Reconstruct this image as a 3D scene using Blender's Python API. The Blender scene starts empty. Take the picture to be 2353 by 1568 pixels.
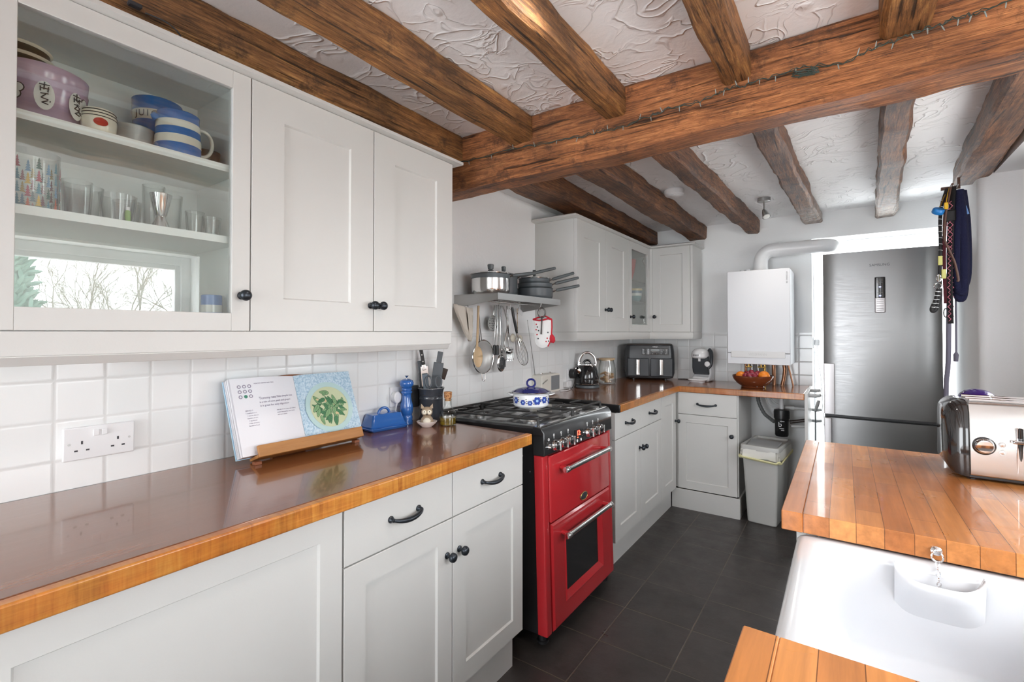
import bpy, math, random
from math import pi, sin, cos, radians
from mathutils import Vector, Matrix, noise
SC = bpy.context.scene
COL = SC.collection
V = Vector
# ------------------------------------------------------------------ camera
cam_data = bpy.data.cameras.new('camera')
cam = bpy.data.objects.new('camera', cam_data); COL.objects.link(cam)
cam.location = (0, 0, 1.30)
cam.rotation_euler = (radians(90.7516), 0, radians(34.889))
cam_data.sensor_width = 36.0
cam_data.lens = 1093.56 / 2353 * 36.0
cam_data.shift_y = -34.05 / 2353
cam_data.clip_start = 0.02
SC.camera = cam
# ------------------------------------------------------------------ sky, lights, exposure
SC.view_settings.view_transform = 'Standard'
SC.view_settings.look = 'None'
SC.view_settings.gamma = 1.0
SC.view_settings.exposure = 0.78
SC.cycles.max_bounces = 10
SC.cycles.diffuse_bounces = 6
SC.cycles.glossy_bounces = 5
SC.cycles.transmission_bounces = 8
SC.cycles.transparent_max_bounces = 12
SC.cycles.sample_clamp_indirect = 6.0
SC.cycles.caustics_reflective = False
SC.cycles.caustics_refractive = False
wd = bpy.data.worlds.new('overcast_sky'); SC.world = wd
wd.use_nodes = True
bg = wd.node_tree.nodes['Background']
bg.inputs['Color'].default_value = (0.93, 0.965, 1.0, 1)
bg.inputs['Strength'].default_value = 7.0

def area(name, loc, rot, sx, sy, power, col=(1, 1, 1)):
    l = bpy.data.lights.new(name, 'AREA'); l.shape = 'RECTANGLE'
    l.size = sx; l.size_y = sy; l.energy = power; l.color = col
    o = bpy.data.objects.new(name, l); COL.objects.link(o)
    o.location = loc; o.rotation_euler = rot
    return o
# sky light enters by the sink window, garden door and unseen openings added for fill; portals only guide the sampling to them
for nm, loc, rot, sx, sy in (('portal_side_fill', (0.94, 2.50, 1.45), (0, radians(90), 0), 0.9, 0.8), ('portal_sink_window', (0.94, 0.745, 1.39), (0, radians(90), 0), 0.82, 1.29), ('portal_garden_door', (0.2, 4.48, 1.0), (radians(-90), 0, 0), 0.8, 2.0),
                             ('portal_rear_fill', (-0.9, -2.62, 1.10), (radians(90), 0, 0), 1.3, 2.1), ('portal_rear_slit', (0.61, -2.62, 1.13), (radians(90), 0, 0), 0.22, 2.0)):
    area(nm, loc, rot, sx, sy, 1).data.cycles.is_portal = True
# fill light added at the two ceiling fittings, which are really unlit
def lamp(name, loc, power, radius, col=(1.0, 0.94, 0.86)):
    l = bpy.data.lights.new(name, 'SPOT'); l.energy = power; l.shadow_soft_size = radius; l.color = col; l.spot_size = radians(165); l.spot_blend = 1.0
    o = bpy.data.objects.new(name, l); COL.objects.link(o); o.location = loc
lamp('ceiling_spotlight_fill', (-0.40, 3.53, 2.03), 7, 0.06)
lamp('downlight_fill', (-0.55, 1.02, 2.17), 10, 0.06)

# ------------------------------------------------------------------ materials
def mat(name, col, rough=0.5, metal=0.0, coat=0.0, ior=1.5, emit=None, spec=None, alpha=None):
    m = bpy.data.materials.new(name); m.use_nodes = True
    b = m.node_tree.nodes['Principled BSDF']
    b.inputs['Base Color'].default_value = (*col, 1)
    b.inputs['Roughness'].default_value = rough
    b.inputs['Metallic'].default_value = metal
    b.inputs['IOR'].default_value = ior
    b.inputs['Coat Weight'].default_value = coat
    b.inputs['Coat Roughness'].default_value = 0.05
    if spec is not None: b.inputs['Specular IOR Level'].default_value = spec
    if emit:
        b.inputs['Emission Color'].default_value = (*emit[0], 1)
        b.inputs['Emission Strength'].default_value = emit[1]
    return m
class NT:
    """small helper round a material's node tree"""
    def __init__(s, m):
        s.t = m.node_tree; s.n = s.t.nodes; s.b = s.n['Principled BSDF']
    def new(s, kind, **kw):
        n = s.n.new(kind)
        for k, v in kw.items():
            if k in n.inputs: n.inputs[k].default_value = v
            else: setattr(n, k, v)
        return n
    def link(s, a, b): s.t.links.new(a, b)
    def coords(s, scale=(1, 1, 1), rot=(0, 0, 0), loc=(0, 0, 0)):
        c = s.new('ShaderNodeTexCoord'); mp = s.new('ShaderNodeMapping')
        mp.inputs['Scale'].default_value = scale; mp.inputs['Rotation'].default_value = rot; mp.inputs['Location'].default_value = loc
        s.link(c.outputs['Object'], mp.inputs['Vector']); return mp.outputs['Vector']
    def noise(s, vec, scale, detail=6, rough=0.6, dist=0.0):
        n = s.new('ShaderNodeTexNoise'); n.inputs['Scale'].default_value = scale; n.inputs['Detail'].default_value = detail
        n.inputs['Roughness'].default_value = rough; n.inputs['Distortion'].default_value = dist
        s.link(vec, n.inputs['Vector']); return n.outputs['Fac']
    def ramp(s, fac, stops):
        r = s.new('ShaderNodeValToRGB'); e = r.color_ramp.elements
        while len(e) < len(stops): e.new(0.5)
        for el, (p, c) in zip(e, stops):
            el.position = p; el.color = (*c, 1) if len(c) == 3 else c
        s.link(fac, r.inputs['Fac']); return r.outputs['Color']
    def mix(s, a, b, fac=None, mode='MIX', f=1.0):
        m = s.new('ShaderNodeMixRGB'); m.blend_type = mode
        for sock, v in ((m.inputs[1], a), (m.inputs[2], b)):
            if isinstance(v, tuple): sock.default_value = (*v, 1)
            else: s.link(v, sock)
        if fac is None: m.inputs[0].default_value = f
        elif isinstance(fac, float): m.inputs[0].default_value = fac
        else: s.link(fac, m.inputs[0])
        return m.outputs['Color']
    def math(s, op, a, b=0.0):
        m = s.new('ShaderNodeMath'); m.operation = op
        for sock, v in ((m.inputs[0], a), (m.inputs[1], b)):
            if isinstance(v, (int, float)): sock.default_value = v
            else: s.link(v, sock)
        return m.outputs[0]
    def bump(s, h, strength=0.3, dist=0.01):
        b = s.new('ShaderNodeBump'); b.inputs['Strength'].default_value = strength; b.inputs['Distance'].default_value = dist
        s.link(h, b.inputs['Height']); s.link(b.outputs['Normal'], s.b.inputs['Normal']); return b
    def base(s, c): s.link(c, s.b.inputs['Base Color'])
    def rough(s, c): s.link(c, s.b.inputs['Roughness'])

def grey(v): return (v, v, v)
def paint_mat(name, col, rough=0.45):
    m = mat(name, col, rough); n = NT(m); v = n.coords()
    n.base(n.mix(col, tuple(c * 0.93 for c in col), n.noise(v, 3.0, 4)))
    n.bump(n.noise(v, 160, 3), 0.06, 0.002); return m
def plain_wall_mat(name, col):
    m = mat(name, col, 0.75); n = NT(m); v = n.coords()
    n.base(n.mix(col, tuple(c * 0.95 for c in col), n.noise(v, 1.3, 4)))
    n.bump(n.mix(n.noise(v, 6, 5), n.noise(v, 60, 3), 0.3), 0.25, 0.01); return m
def artex_mat():
    """swirled white textured plaster: ridges where a warped noise crosses its middle value"""
    m = mat('artex_ceiling', (0.92, 0.92, 0.93), 0.6); n = NT(m); v = n.coords()
    w = n.new('ShaderNodeTexNoise', Scale=3.0, Detail=2.0); n.link(v, w.inputs['Vector'])
    mx = n.new('ShaderNodeVectorMath', operation='MULTIPLY_ADD'); n.link(w.outputs['Color'], mx.inputs[0])
    mx.inputs[1].default_value = (0.5, 0.5, 0.5); n.link(v, mx.inputs[2])
    ridges = []
    for sc, wd_ in ((5.0, 0.018), (9.0, 0.03)):
        f = n.noise(mx.outputs['Vector'], sc, 2.5, 0.45, 0.6)
        d = n.math('ABSOLUTE', n.math('SUBTRACT', f, 0.5))
        ridges.append(n.ramp(d, [(0.0, grey(1)), (wd_, grey(0.15)), (wd_ * 3, grey(0))]))
    mask = n.ramp(n.noise(v, 4.0, 2), [(0.42, grey(0)), (0.6, grey(1))])
    h = n.mix(ridges[0], n.mix(ridges[1], mask, None, 'MULTIPLY'), None, 'ADD', 0.9)
    h = n.mix(h, n.noise(v, 30, 5), None, 'ADD', 0.35)
    n.bump(h, 0.55, 0.008); return m
def tile_mat(name, loc, axis):
    """square glazed tiles 0.1 m; axis 'x' = tiles on a wall facing x, 'y' = facing y"""
    m = mat(name, (0.83, 0.84, 0.84), 0.16); n = NT(m)
    rot = {'x': (0, radians(-90), 0), 'y': (radians(90), 0, 0)}[axis]
    c = n.new('ShaderNodeTexCoord'); sp = n.new('ShaderNodeSeparateXYZ'); n.link(c.outputs['Object'], sp.inputs[0])
    def cell(o, off):
        q = n.math('DIVIDE', n.math('ADD', o, off), 0.1008 if o is not sp.outputs[2] else 0.1)
        fr = n.math('FRACT', q)
        return n.math('FLOOR', q), n.math('MINIMUM', fr, n.math('SUBTRACT', 1.0, fr))
    iu, u = cell(sp.outputs[1] if axis == 'x' else sp.outputs[0], loc[0])
    iv, w = cell(sp.outputs[2], loc[1])
    vv = n.coords()
    wob = n.math('MULTIPLY', n.math('SUBTRACT', n.noise(vv, 26, 3), 0.5), 0.03)
    e = n.math('ADD', n.math('MINIMUM', u, w), wob)
    line = n.ramp(e, [(0.0, grey(1)), (0.02, grey(1)), (0.045, grey(0))])
    cb = n.new('ShaderNodeCombineXYZ'); n.link(iu, cb.inputs[0]); n.link(iv, cb.inputs[1])
    wn = n.new('ShaderNodeTexWhiteNoise'); n.link(cb.outputs[0], wn.inputs['Vector'])
    tint = n.mix((0.80, 0.815, 0.81), (0.86, 0.86, 0.855), wn.outputs['Value'])
    n.base(n.mix(tint, (0.72, 0.72, 0.71), line))
    n.rough(n.mix(grey(0.16), grey(0.7), line))
    hh = n.ramp(e, [(0.0, grey(0)), (0.018, grey(0.1)), (0.06, grey(0.95)), (0.12, grey(1))])
    n.bump(n.mix(hh, n.noise(vv, 20, 3), None, 'ADD', 0.4), 0.22, 0.003)
    return m
def slate_mat():
    m = mat('slate_floor', (0.02, 0.02, 0.02), 0.4); n = NT(m); v = n.coords()
    c = n.new('ShaderNodeTexCoord'); sp = n.new('ShaderNodeSeparateXYZ'); n.link(c.outputs['Object'], sp.inputs[0])
    def cell(o, off, pitch):
        q = n.math('DIVIDE', n.math('ADD', o, off), pitch); fr = n.math('FRACT', q)
        return n.math('FLOOR', q), n.math('MINIMUM', fr, n.math('SUBTRACT', 1.0, fr))
    iu, u = cell(sp.outputs[0], 0.858, 0.304); iv, w = cell(sp.outputs[1], 0.171, 0.292)
    e = n.math('ADD', n.math('MINIMUM', u, w), n.math('MULTIPLY', n.math('SUBTRACT', n.noise(v, 60, 3), 0.5), 0.01))
    line = n.ramp(e, [(0.0, grey(1)), (0.004, grey(1)), (0.010, grey(0))])
    patch = n.ramp(n.noise(v, 1.7, 3), [(0.35, grey(0.25)), (0.65, grey(1))])
    line = n.mix(line, patch, None, 'MULTIPLY')
    cb = n.new('ShaderNodeCombineXYZ'); n.link(iu, cb.inputs[0]); n.link(iv, cb.inputs[1])
    wn = n.new('ShaderNodeTexWhiteNoise'); n.link(cb.outputs[0], wn.inputs['Vector'])
    tint = n.mix((0.034, 0.029, 0.027), (0.052, 0.044, 0.042), wn.outputs['Value'])
    tint = n.mix(tint, n.ramp(n.noise(v, 7, 8, 0.7), [(0.3, (0.014, 0.013, 0.012)), (0.75, (0.085, 0.073, 0.068))]), 0.5)
    specks = n.ramp(n.noise(v, 120, 2, 0.5), [(0.70, grey(0)), (0.78, grey(1))])
    dirt = n.ramp(n.noise(v, 2.3, 4), [(0.5, grey(0)), (0.7, grey(0.6))])
    tint = n.mix(tint, (0.22, 0.19, 0.15), n.mix(specks, dirt, None, 'MULTIPLY'))
    n.base(n.mix(tint, (0.13, 0.10, 0.07), line))
    n.rough(n.ramp(n.noise(v, 9, 6, 0.7), [(0.3, grey(0.26)), (0.7, grey(0.5))]))
    n.bump(n.mix(n.noise(v, 14, 8, 0.65), line, None, 'SUBTRACT', 0.6), 0.35, 0.006); return m
def hewn_mat(name, axis, light, mid, dark, seed=0.0, white=0.0):
    """old hand-hewn oak: fine grain drawn out along the axis, dark checks, saw marks and worn pale patches"""
    m = mat(name, mid, 0.5); n = NT(m)
    def gc(across, along): st = [across] * 3; st[axis] = along; return n.coords(tuple(st), loc=(seed, seed * 2, seed * 3))
    v = n.coords(loc=(seed, seed, seed))
    coarse = n.noise(gc(16, 1.1), 2.6, 8, 0.72, 1.2)
    fine = n.noise(gc(60, 3.5), 3.2, 6, 0.75, 0.5)
    grain = n.mix(coarse, fine, 0.5)
    c = n.ramp(grain, [(0.38, dark), (0.455, tuple(x * .6 for x in mid)), (0.52, mid), (0.64, light)])
    big = n.noise(v, 3.0, 5, 0.65)
    c = n.mix(c, n.ramp(big, [(0.3, grey(0.38)), (0.52, grey(0.85)), (0.7, grey(1.3))]), None, 'MULTIPLY', 0.9)
    blot = n.ramp(n.noise(v, 9.0, 8, 0.8), [(0.53, grey(0)), (0.64, grey(1))])
    c = n.mix(c, dark, n.math('MULTIPLY', blot, 0.8))
    crack = n.ramp(n.noise(gc(34, 1.3), 1.7, 5, 0.6, 0.3), [(0.33, grey(1)), (0.40, grey(0))])
    c = n.mix(c, tuple(x * 0.3 for x in dark), n.math('MULTIPLY', crack, 0.9))
    if white:
        sp = n.new('ShaderNodeSeparateXYZ'); tc = n.new('ShaderNodeTexCoord'); n.link(tc.outputs['Object'], sp.inputs[0])
        end = n.ramp(n.math('ADD', n.math('MULTIPLY', sp.outputs[1], 0.5), 0.4), [(0.62, grey(0.03)), (0.95, grey(0.9))])
        w = n.ramp(n.noise(n.coords((14, 60, 14)), 1.6, 6, 0.75, .8), [(0.40, grey(0)), (0.56, grey(1))])
        c = n.mix(c, (0.62, 0.58, 0.54), n.math('MULTIPLY', n.math('MULTIPLY', w, end), white))
    n.base(c)
    h = n.mix(grain, n.mix(crack, n.noise(v, 60, 5), None, 'SUBTRACT', 0.5), None, 'SUBTRACT', 0.6)
    n.bump(h, 0.8, 0.010); return m
def wood_mat(name, axis, a, b, rough=0.3, coat=0.0, scale=1.0, seed=0.0, bump=0.1):
    m = mat(name, a, rough, coat=coat); n = NT(m)
    st = [22.0 * scale] * 3; st[axis] = 1.4 * scale
    g = n.coords(tuple(st), loc=(seed, seed, seed))
    gr = n.noise(g, 2.0, 7, 0.65, 0.4)
    c = n.mix(b, a, n.ramp(gr, [(0.3, grey(0)), (0.7, grey(1))]))
    v = n.coords(loc=(seed, 0, 0))
    c = n.mix(c, n.mix(a, b, n.noise(v, 4 * scale, 3)), 0.4)
    n.base(c); n.bump(gr, bump, 0.003); return m
def edge_mat(name, axis, light, mid, dark, seed):
    """lipping strip with ripple figure across the grain and short finger-jointed lengths"""
    m = mat(name, mid, 0.3, coat=0.2); n = NT(m)
    st = [30.0] * 3; st[axis] = 2.0
    g = n.noise(n.coords(tuple(st), loc=(seed,) * 3), 2.0, 7, .7, .8)
    rp = [6.0] * 3; rp[axis] = 70.0
    r = n.noise(n.coords(tuple(rp), loc=(seed,) * 3), 1.0, 4, .6, 1.0)
    c = n.ramp(n.mix(g, r, .45), [(0.34, dark), (0.5, mid), (0.66, light)])
    sp = n.new('ShaderNodeSeparateXYZ'); tc = n.new('ShaderNodeTexCoord'); n.link(tc.outputs['Object'], sp.inputs[0])
    wn = n.new('ShaderNodeTexWhiteNoise'); wn.noise_dimensions = '1D'; n.link(n.math('FLOOR', n.math('MULTIPLY', sp.outputs[axis], 2.1)), wn.inputs['W'])
    c = n.mix(c, n.ramp(wn.outputs['Value'], [(0, (.72, .66, .6)), (1, (1.15, 1.12, 1.1))]), None, 'MULTIPLY', 1.0)
    blot = n.ramp(n.noise(n.coords(), 9, 4, .6), [(.45, grey(0)), (.7, grey(1))]); c = n.mix(c, (light[0], light[1] * .55, light[2] * .3), n.math('MULTIPLY', blot, .45))
    n.base(c); n.bump(g, .08, .002); return m
def stave_mat(name, axis):
    """butcher-block oak staves, laid along the axis (0 = x, 1 = y)"""
    m = mat(name, (0.5, 0.2, 0.06), 0.3, coat=0.25); n = NT(m)
    c0 = n.coords(rot=(0, 0, radians(90) if axis == 1 else 0))
    br = n.new('ShaderNodeTexBrick'); n.link(c0, br.inputs['Vector'])
    br.offset = 0.37; br.inputs['Scale'].default_value = 1.0
    br.inputs['Brick Width'].default_value = 0.42; br.inputs['Row Height'].default_value = 0.047
    br.inputs['Mortar Size'].default_value = 0.0007; br.inputs['Mortar Smooth'].default_value = 0.2
    br.inputs['Color1'].default_value = (0.72, 0.31, 0.095, 1); br.inputs['Color2'].default_value = (0.47, 0.165, 0.045, 1)
    br.inputs['Mortar'].default_value = (0.20, 0.07, 0.02, 1)
    st = [26.0, 26.0, 26.0]; st[axis] = 1.6
    gr = n.noise(n.coords(tuple(st)), 2.2, 5, 0.6, 0.25)
    c = n.mix(br.outputs['Color'], n.ramp(gr, [(0.25, (0.55, 0.5, 0.45)), (0.7, (1.15, 1.1, 1.05))]), None, 'MULTIPLY', 0.75)
    n.base(c)
    n.rough(n.ramp(n.noise(n.coords(), 5, 3, 0.6), [(0.35, grey(0.25)), (0.7, grey(0.40))]))
    n.bump(n.mix(gr, br.outputs['Fac'], None, 'SUBTRACT', 0.8), 0.05, 0.002); return m
def brushed_mat(name, col, rough, axis=0, aniso=0.6):
    m = mat(name, col, rough, metal=1.0); n = NT(m)
    st = [2.0, 2.0, 2.0]; st[axis] = 300.0
    st = [300.0 if i != axis else 2.0 for i in range(3)]
    g = n.noise(n.coords(tuple(st)), 1.0, 3, 0.6)
    n.rough(n.ramp(g, [(0.3, grey(rough * 0.85)), (0.7, grey(rough * 1.15))])); return m
def glass_mat(name, col=(1, 1, 1), gloss=1.5, edge=None):
    """thin glass: clear to look and shine light through, with a true Fresnel reflection on top"""
    m = bpy.data.materials.new(name); m.use_nodes = True; t = m.node_tree; t.nodes.clear()
    o = t.nodes.new('ShaderNodeOutputMaterial'); tr = t.nodes.new('ShaderNodeBsdfTransparent'); gl = t.nodes.new('ShaderNodeBsdfGlossy')
    lw = t.nodes.new('ShaderNodeLayerWeight'); mx = t.nodes.new('ShaderNodeMixShader'); pw = t.nodes.new('ShaderNodeMath'); ma = t.nodes.new('ShaderNodeMath')
    tr.inputs['Color'].default_value = (*col, 1); gl.inputs['Roughness'].default_value = 0.0; gl.inputs['Color'].default_value = (1, 1, 1, 1)
    lw.inputs['Blend'].default_value = 0.5; f0 = ((gloss - 1) / (gloss + 1)) ** 2; pw.operation = 'POWER'; pw.inputs[1].default_value = 5.0     # Schlick, the same from both sides
    ma.operation = 'MULTIPLY_ADD'; ma.inputs[1].default_value = 1 - f0; ma.inputs[2].default_value = f0
    t.links.new(lw.outputs['Facing'], pw.inputs[0]); t.links.new(pw.outputs[0], ma.inputs[0])
    t.links.new(ma.outputs[0], mx.inputs[0]); t.links.new(tr.outputs[0], mx.inputs[1]); t.links.new(gl.outputs[0], mx.inputs[2])
    if edge:   # light crosses more glass where the wall is seen edge-on
        ec = t.nodes.new('ShaderNodeMixRGB'); p2 = t.nodes.new('ShaderNodeMath'); p2.operation = 'POWER'; p2.inputs[1].default_value = 2.5
        t.links.new(lw.outputs['Facing'], p2.inputs[0]); t.links.new(p2.outputs[0], ec.inputs[0]); ec.inputs[1].default_value = (*col, 1); ec.inputs[2].default_value = (*edge, 1); t.links.new(ec.outputs[0], tr.inputs['Color'])
    t.links.new(mx.outputs[0], o.inputs[0]); return m
def leaf_mat(name, a, b):
    m = mat(name, a, 0.6); n = NT(m); n.base(n.mix(a, b, n.noise(n.coords(), 8, 4))); return m

M = {}
M['cab'] = paint_mat('cabinet_paint', (0.655, 0.65, 0.63), 0.42)
M['cab_in'] = mat('cabinet_inside', (0.86, 0.88, 0.86), 0.5)
M['gap'] = mat('matt_grey', (0.25, 0.25, 0.25), 0.8)  # plain mid grey of the boiler catches and fridge panel print
M['wall'] = plain_wall_mat('white_plaster', (0.89, 0.90, 0.90))
M['wall_grey'] = plain_wall_mat('grey_plaster', (0.83, 0.825, 0.825))
M['artex'] = artex_mat()
M['floor'] = slate_mat()
M['top_dark'] = wood_mat('dark_oiled_worktop', 1, (0.26, 0.092, 0.034), (0.12, 0.040, 0.017), 0.2, 0.5, 0.7)
M['edge'] = edge_mat('orange_worktop_edge', 1, (0.72, 0.37, 0.085), (0.56, 0.23, 0.04), (0.33, 0.10, 0.016), 3.0)
M['edge_x'] = edge_mat('orange_worktop_edge_across', 0, (0.56, 0.25, 0.07), (0.42, 0.16, 0.038), (0.26, 0.085, 0.02), 5.0)
M['top_far'] = wood_mat('brown_worktop', 0, (0.29, 0.105, 0.038), (0.15, 0.050, 0.02), 0.2, 0.3, 0.7, 2.0)
M['stave'] = stave_mat('butcher_block', 1)
M['stave_x'] = wood_mat('butcher_block_edge', 0, (0.55, 0.22, 0.065), (0.36, 0.12, 0.03), 0.35, 0.15, 0.8, 7.0)
M['pewter'] = mat('dark_pewter', (0.045, 0.052, 0.062), 0.32, 0.75)
M['black'] = mat('black_plastic', (0.012, 0.012, 0.013), 0.35)
M['blackgloss'] = mat('gloss_black', (0.010, 0.010, 0.011), 0.12, coat=0.3)
M['steel'] = mat('polished_steel', (0.72, 0.72, 0.71), 0.12, 1.0)
M['satin'] = mat('satin_steel', (0.45, 0.45, 0.44), 0.34, 1.0)
M['chrome'] = mat('chrome', (0.85, 0.85, 0.86), 0.05, 1.0)
M['glass'] = glass_mat('clear_glass', (0.985, 0.99, 0.985), 1.52, (0.45, 0.50, 0.48))
M['pane'] = glass_mat('door_glass', (0.96, 0.98, 0.97), 1.85)
M['white'] = mat('white_plastic', (0.80, 0.80, 0.81), 0.3)
M['cream'] = mat('cream_glaze', (0.80, 0.75, 0.62), 0.2, coat=0.3)
M['gloss_white'] = mat('white_enamel', (0.86, 0.87, 0.88), 0.12, coat=0.4)
M['ceramic'] = mat('white_fireclay', (0.70, 0.715, 0.74), 0.14, coat=0.3)
M['copper'] = mat('copper_pipe', (0.38, 0.19, 0.11), 0.35, 0.9)
M['brass'] = mat('brass', (0.65, 0.42, 0.12), 0.3, 1.0)
M['tile_l'] = tile_mat('white_tiles_side', (10.08 - 0.324 + 0.0, 10 - 1.0975), 'x')
M['tile_f'] = tile_mat('white_tiles_end', (10.08 - 0.02, 10 - 1.0975), 'y')
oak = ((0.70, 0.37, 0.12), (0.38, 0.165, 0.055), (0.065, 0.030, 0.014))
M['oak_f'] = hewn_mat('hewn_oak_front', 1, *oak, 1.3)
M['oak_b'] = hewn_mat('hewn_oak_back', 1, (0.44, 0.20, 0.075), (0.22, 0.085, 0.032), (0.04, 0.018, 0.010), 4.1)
M['oak_w'] = hewn_mat('hewn_oak_back_whitewashed', 1, (0.42, 0.19, 0.075), (0.21, 0.082, 0.032), (0.035, 0.017, 0.010), 6.3, 0.85)
M['oak_m'] = hewn_mat('hewn_oak_main', 0, (0.78, 0.35, 0.13), (0.43, 0.155, 0.052), (0.06, 0.025, 0.013), 8.7)

# ------------------------------------------------------------------ mesh building
class MB:
    """collects vertices and faces (with material slots) for ONE mesh"""
    def __init__(s): s.v = []; s.f = []; s.m = []; s.mi = 0; s.T = Matrix.Identity(4)
    def add(s, vs, fs, mi=None):
        o = len(s.v); s.v += [s.T @ V(p) for p in vs]
        s.f += [tuple(o + i for i in f) for f in fs]; s.m += [s.mi if mi is None else mi] * len(fs); return s
    def box(s, x0, y0, z0, x1, y1, z1):
        if x0 > x1: x0, x1 = x1, x0
        if y0 > y1: y0, y1 = y1, y0
        if z0 > z1: z0, z1 = z1, z0
        return s.add([(x0, y0, z0), (x1, y0, z0), (x1, y1, z0), (x0, y1, z0), (x0, y0, z1), (x1, y0, z1), (x1, y1, z1), (x0, y1, z1)],
              [(0, 3, 2, 1), (4, 5, 6, 7), (0, 1, 5, 4), (1, 2, 6, 5), (2, 3, 7, 6), (3, 0, 4, 7)])
    def rbox(s, x0, y0, z0, x1, y1, z1, r=0.004, n=3):
        """box whose vertical edges are rounded (r) and whose top/bottom edges are chamfered"""
        pts = []
        for cx, cy, a0 in ((x1 - r, y1 - r, 0), (x0 + r, y1 - r, 90), (x0 + r, y0 + r, 180), (x1 - r, y0 + r, 270)):
            for k in range(n + 1):
                a = radians(a0 + 90 * k / n); pts.append((cx, cy, r * cos(a), r * sin(a)))
        c = min(r, (z1 - z0) * .45) * 0.6
        rings = [(z0, -c), (z0 + c, 0), (z1 - c, 0), (z1, -c)]
        vs = []
        for z, d in rings:
            for cx, cy, dx, dy in pts:
                l = math.hypot(dx, dy) or 1; q = (r + d) / r
                vs.append((cx + dx * q, cy + dy * q, z))
        N = len(pts); fs = [(*range(N - 1, -1, -1),), tuple(range(3 * N, 4 * N))]
        for k in range(3):
            for i in range(N):
                j = (i + 1) % N; fs.append((k * N + i, k * N + j, (k + 1) * N + j, (k + 1) * N + i))
        return s.add(vs, fs)
    def lathe(s, prof, c=(0, 0, 0), n=32, axis=(0, 0, 1), sx=1.0, sy=1.0, closed=False):
        """prof = [(r, h)...]; caps itself where r == 0"""
        R = V((0, 0, 1)).rotation_difference(V(axis).normalized()).to_matrix()
        c = V(c); vs = []; idx = []
        for r, h in prof:
            if r <= 1e-6: idx.append([len(vs)]); vs.append(tuple(c + R @ V((0, 0, h))))
            else:
                idx.append(list(range(len(vs), len(vs) + n)))
                for k in range(n):
                    a = 2 * pi * k / n; vs.append(tuple(c + R @ V((r * cos(a) * sx, r * sin(a) * sy, h))))
        fs = []
        pairs = list(zip(idx, idx[1:])) + ([(idx[-1], idx[0])] if closed else [])
        for a, b in pairs:
            for k in range(n):
                j = (k + 1) % n
                if len(a) == 1 and len(b) == 1: continue
                if len(a) == 1: fs.append((a[0], b[j], b[k])) if False else fs.append((a[0], b[k], b[j])[::-1])
                elif len(b) == 1: fs.append((a[k], a[j], b[0]))
                else: fs.append((a[k], a[j], b[j], b[k]))
        return s.add(vs, fs)
    def cyl(s, p0, p1, r0, r1=None, n=20):
        p0, p1 = V(p0), V(p1); d = p1 - p0; r1 = r0 if r1 is None else r1
        return s.lathe([(0, 0), (r0, 0), (r1, d.length), (0, d.length)], p0, n, d)
    def ball(s, c, r, n=20, sx=1.0, sy=1.0, sz=1.0, h=12):
        return s.lathe([(r * sin(pi * k / h) if 0 < k < h else 0, -r * cos(pi * k / h) * sz) for k in range(h + 1)], c, n, (0, 0, 1), sx, sy)
    def tube(s, pts, r, n=10, closed=False, flat=1.0, cap=True):
        """round (or flattened) bar swept along points; r may be a list"""
        P = [V(p) for p in pts]; N = len(P); rr = r if isinstance(r, (list, tuple)) else [r] * N
        vs = []; up = None
        for i, p in enumerate(P):
            t = (P[(i + 1) % N] - P[i - 1]) if closed else (P[min(i + 1, N - 1)] - P[max(i - 1, 0)])
            t = t.normalized() if t.length > 1e-9 else V((0, 0, 1))
            if up is None: up = t.orthogonal().normalized() if abs(t.z) > .95 else V((0, 0, 1))
            sd = t.cross(up); sd = sd.normalized() if sd.length > 1e-6 else t.orthogonal().normalized()
            up = sd.cross(t).normalized()
            for k in range(n):
                a = 2 * pi * k / n; vs.append(tuple(p + sd * (rr[i] * cos(a)) + up * (rr[i] * flat * sin(a))))
        fs = []
        for i in range(N if closed else N - 1):
            b = ((i + 1) % N) * n; a = i * n
            for k in range(n):
                j = (k + 1) % n; fs.append((a + k, a + j, b + j, b + k))
        if cap and not closed: fs += [tuple(range(n - 1, -1, -1)), tuple(range((N - 1) * n, N * n))]
        return s.add(vs, fs)
    def ring(s, c, R, r, axis=(0, 0, 1), n=28, m=8, sx=1.0, sy=1.0):
        Q = V((0, 0, 1)).rotation_difference(V(axis).normalized()).to_matrix()
        return s.tube([V(c) + Q @ V((R * sx * cos(2 * pi * k / n), R * sy * sin(2 * pi * k / n), 0)) for k in range(n)], r, m, True)
    def prism(s, poly, d0, d1, plane='xy', holes=None):
        """polygon in a plane pushed between two depths. plane names the polygon's two axes"""
        def put(a, b, d): return {'xy': (a, b, d), 'yz': (d, a, b), 'xz': (a, d, b)}[plane]
        N = len(poly); vs = [put(a, b, d0) for a, b in poly] + [put(a, b, d1) for a, b in poly]
        fs = [tuple(range(N - 1, -1, -1)), tuple(range(N, 2 * N))]
        for i in range(N): j = (i + 1) % N; fs.append((i, j, N + j, N + i))
        return s.add(vs, fs)
    def sheet(s, rows):
        """grid of points -> quads"""
        a = len(rows); b = len(rows[0]); vs = [p for r in rows for p in r]
        return s.add(vs, [(i * b + j, i * b + j + 1, (i + 1) * b + j + 1, (i + 1) * b + j) for i in range(a - 1) for j in range(b - 1)])
    def at(s, loc=(0, 0, 0), rz=0.0, rx=0.0, ry=0.0):
        s.T = Matrix.Translation(V(loc)) @ Matrix.Rotation(rz, 4, 'Z') @ Matrix.Rotation(ry, 4, 'Y') @ Matrix.Rotation(rx, 4, 'X'); return s
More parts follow.
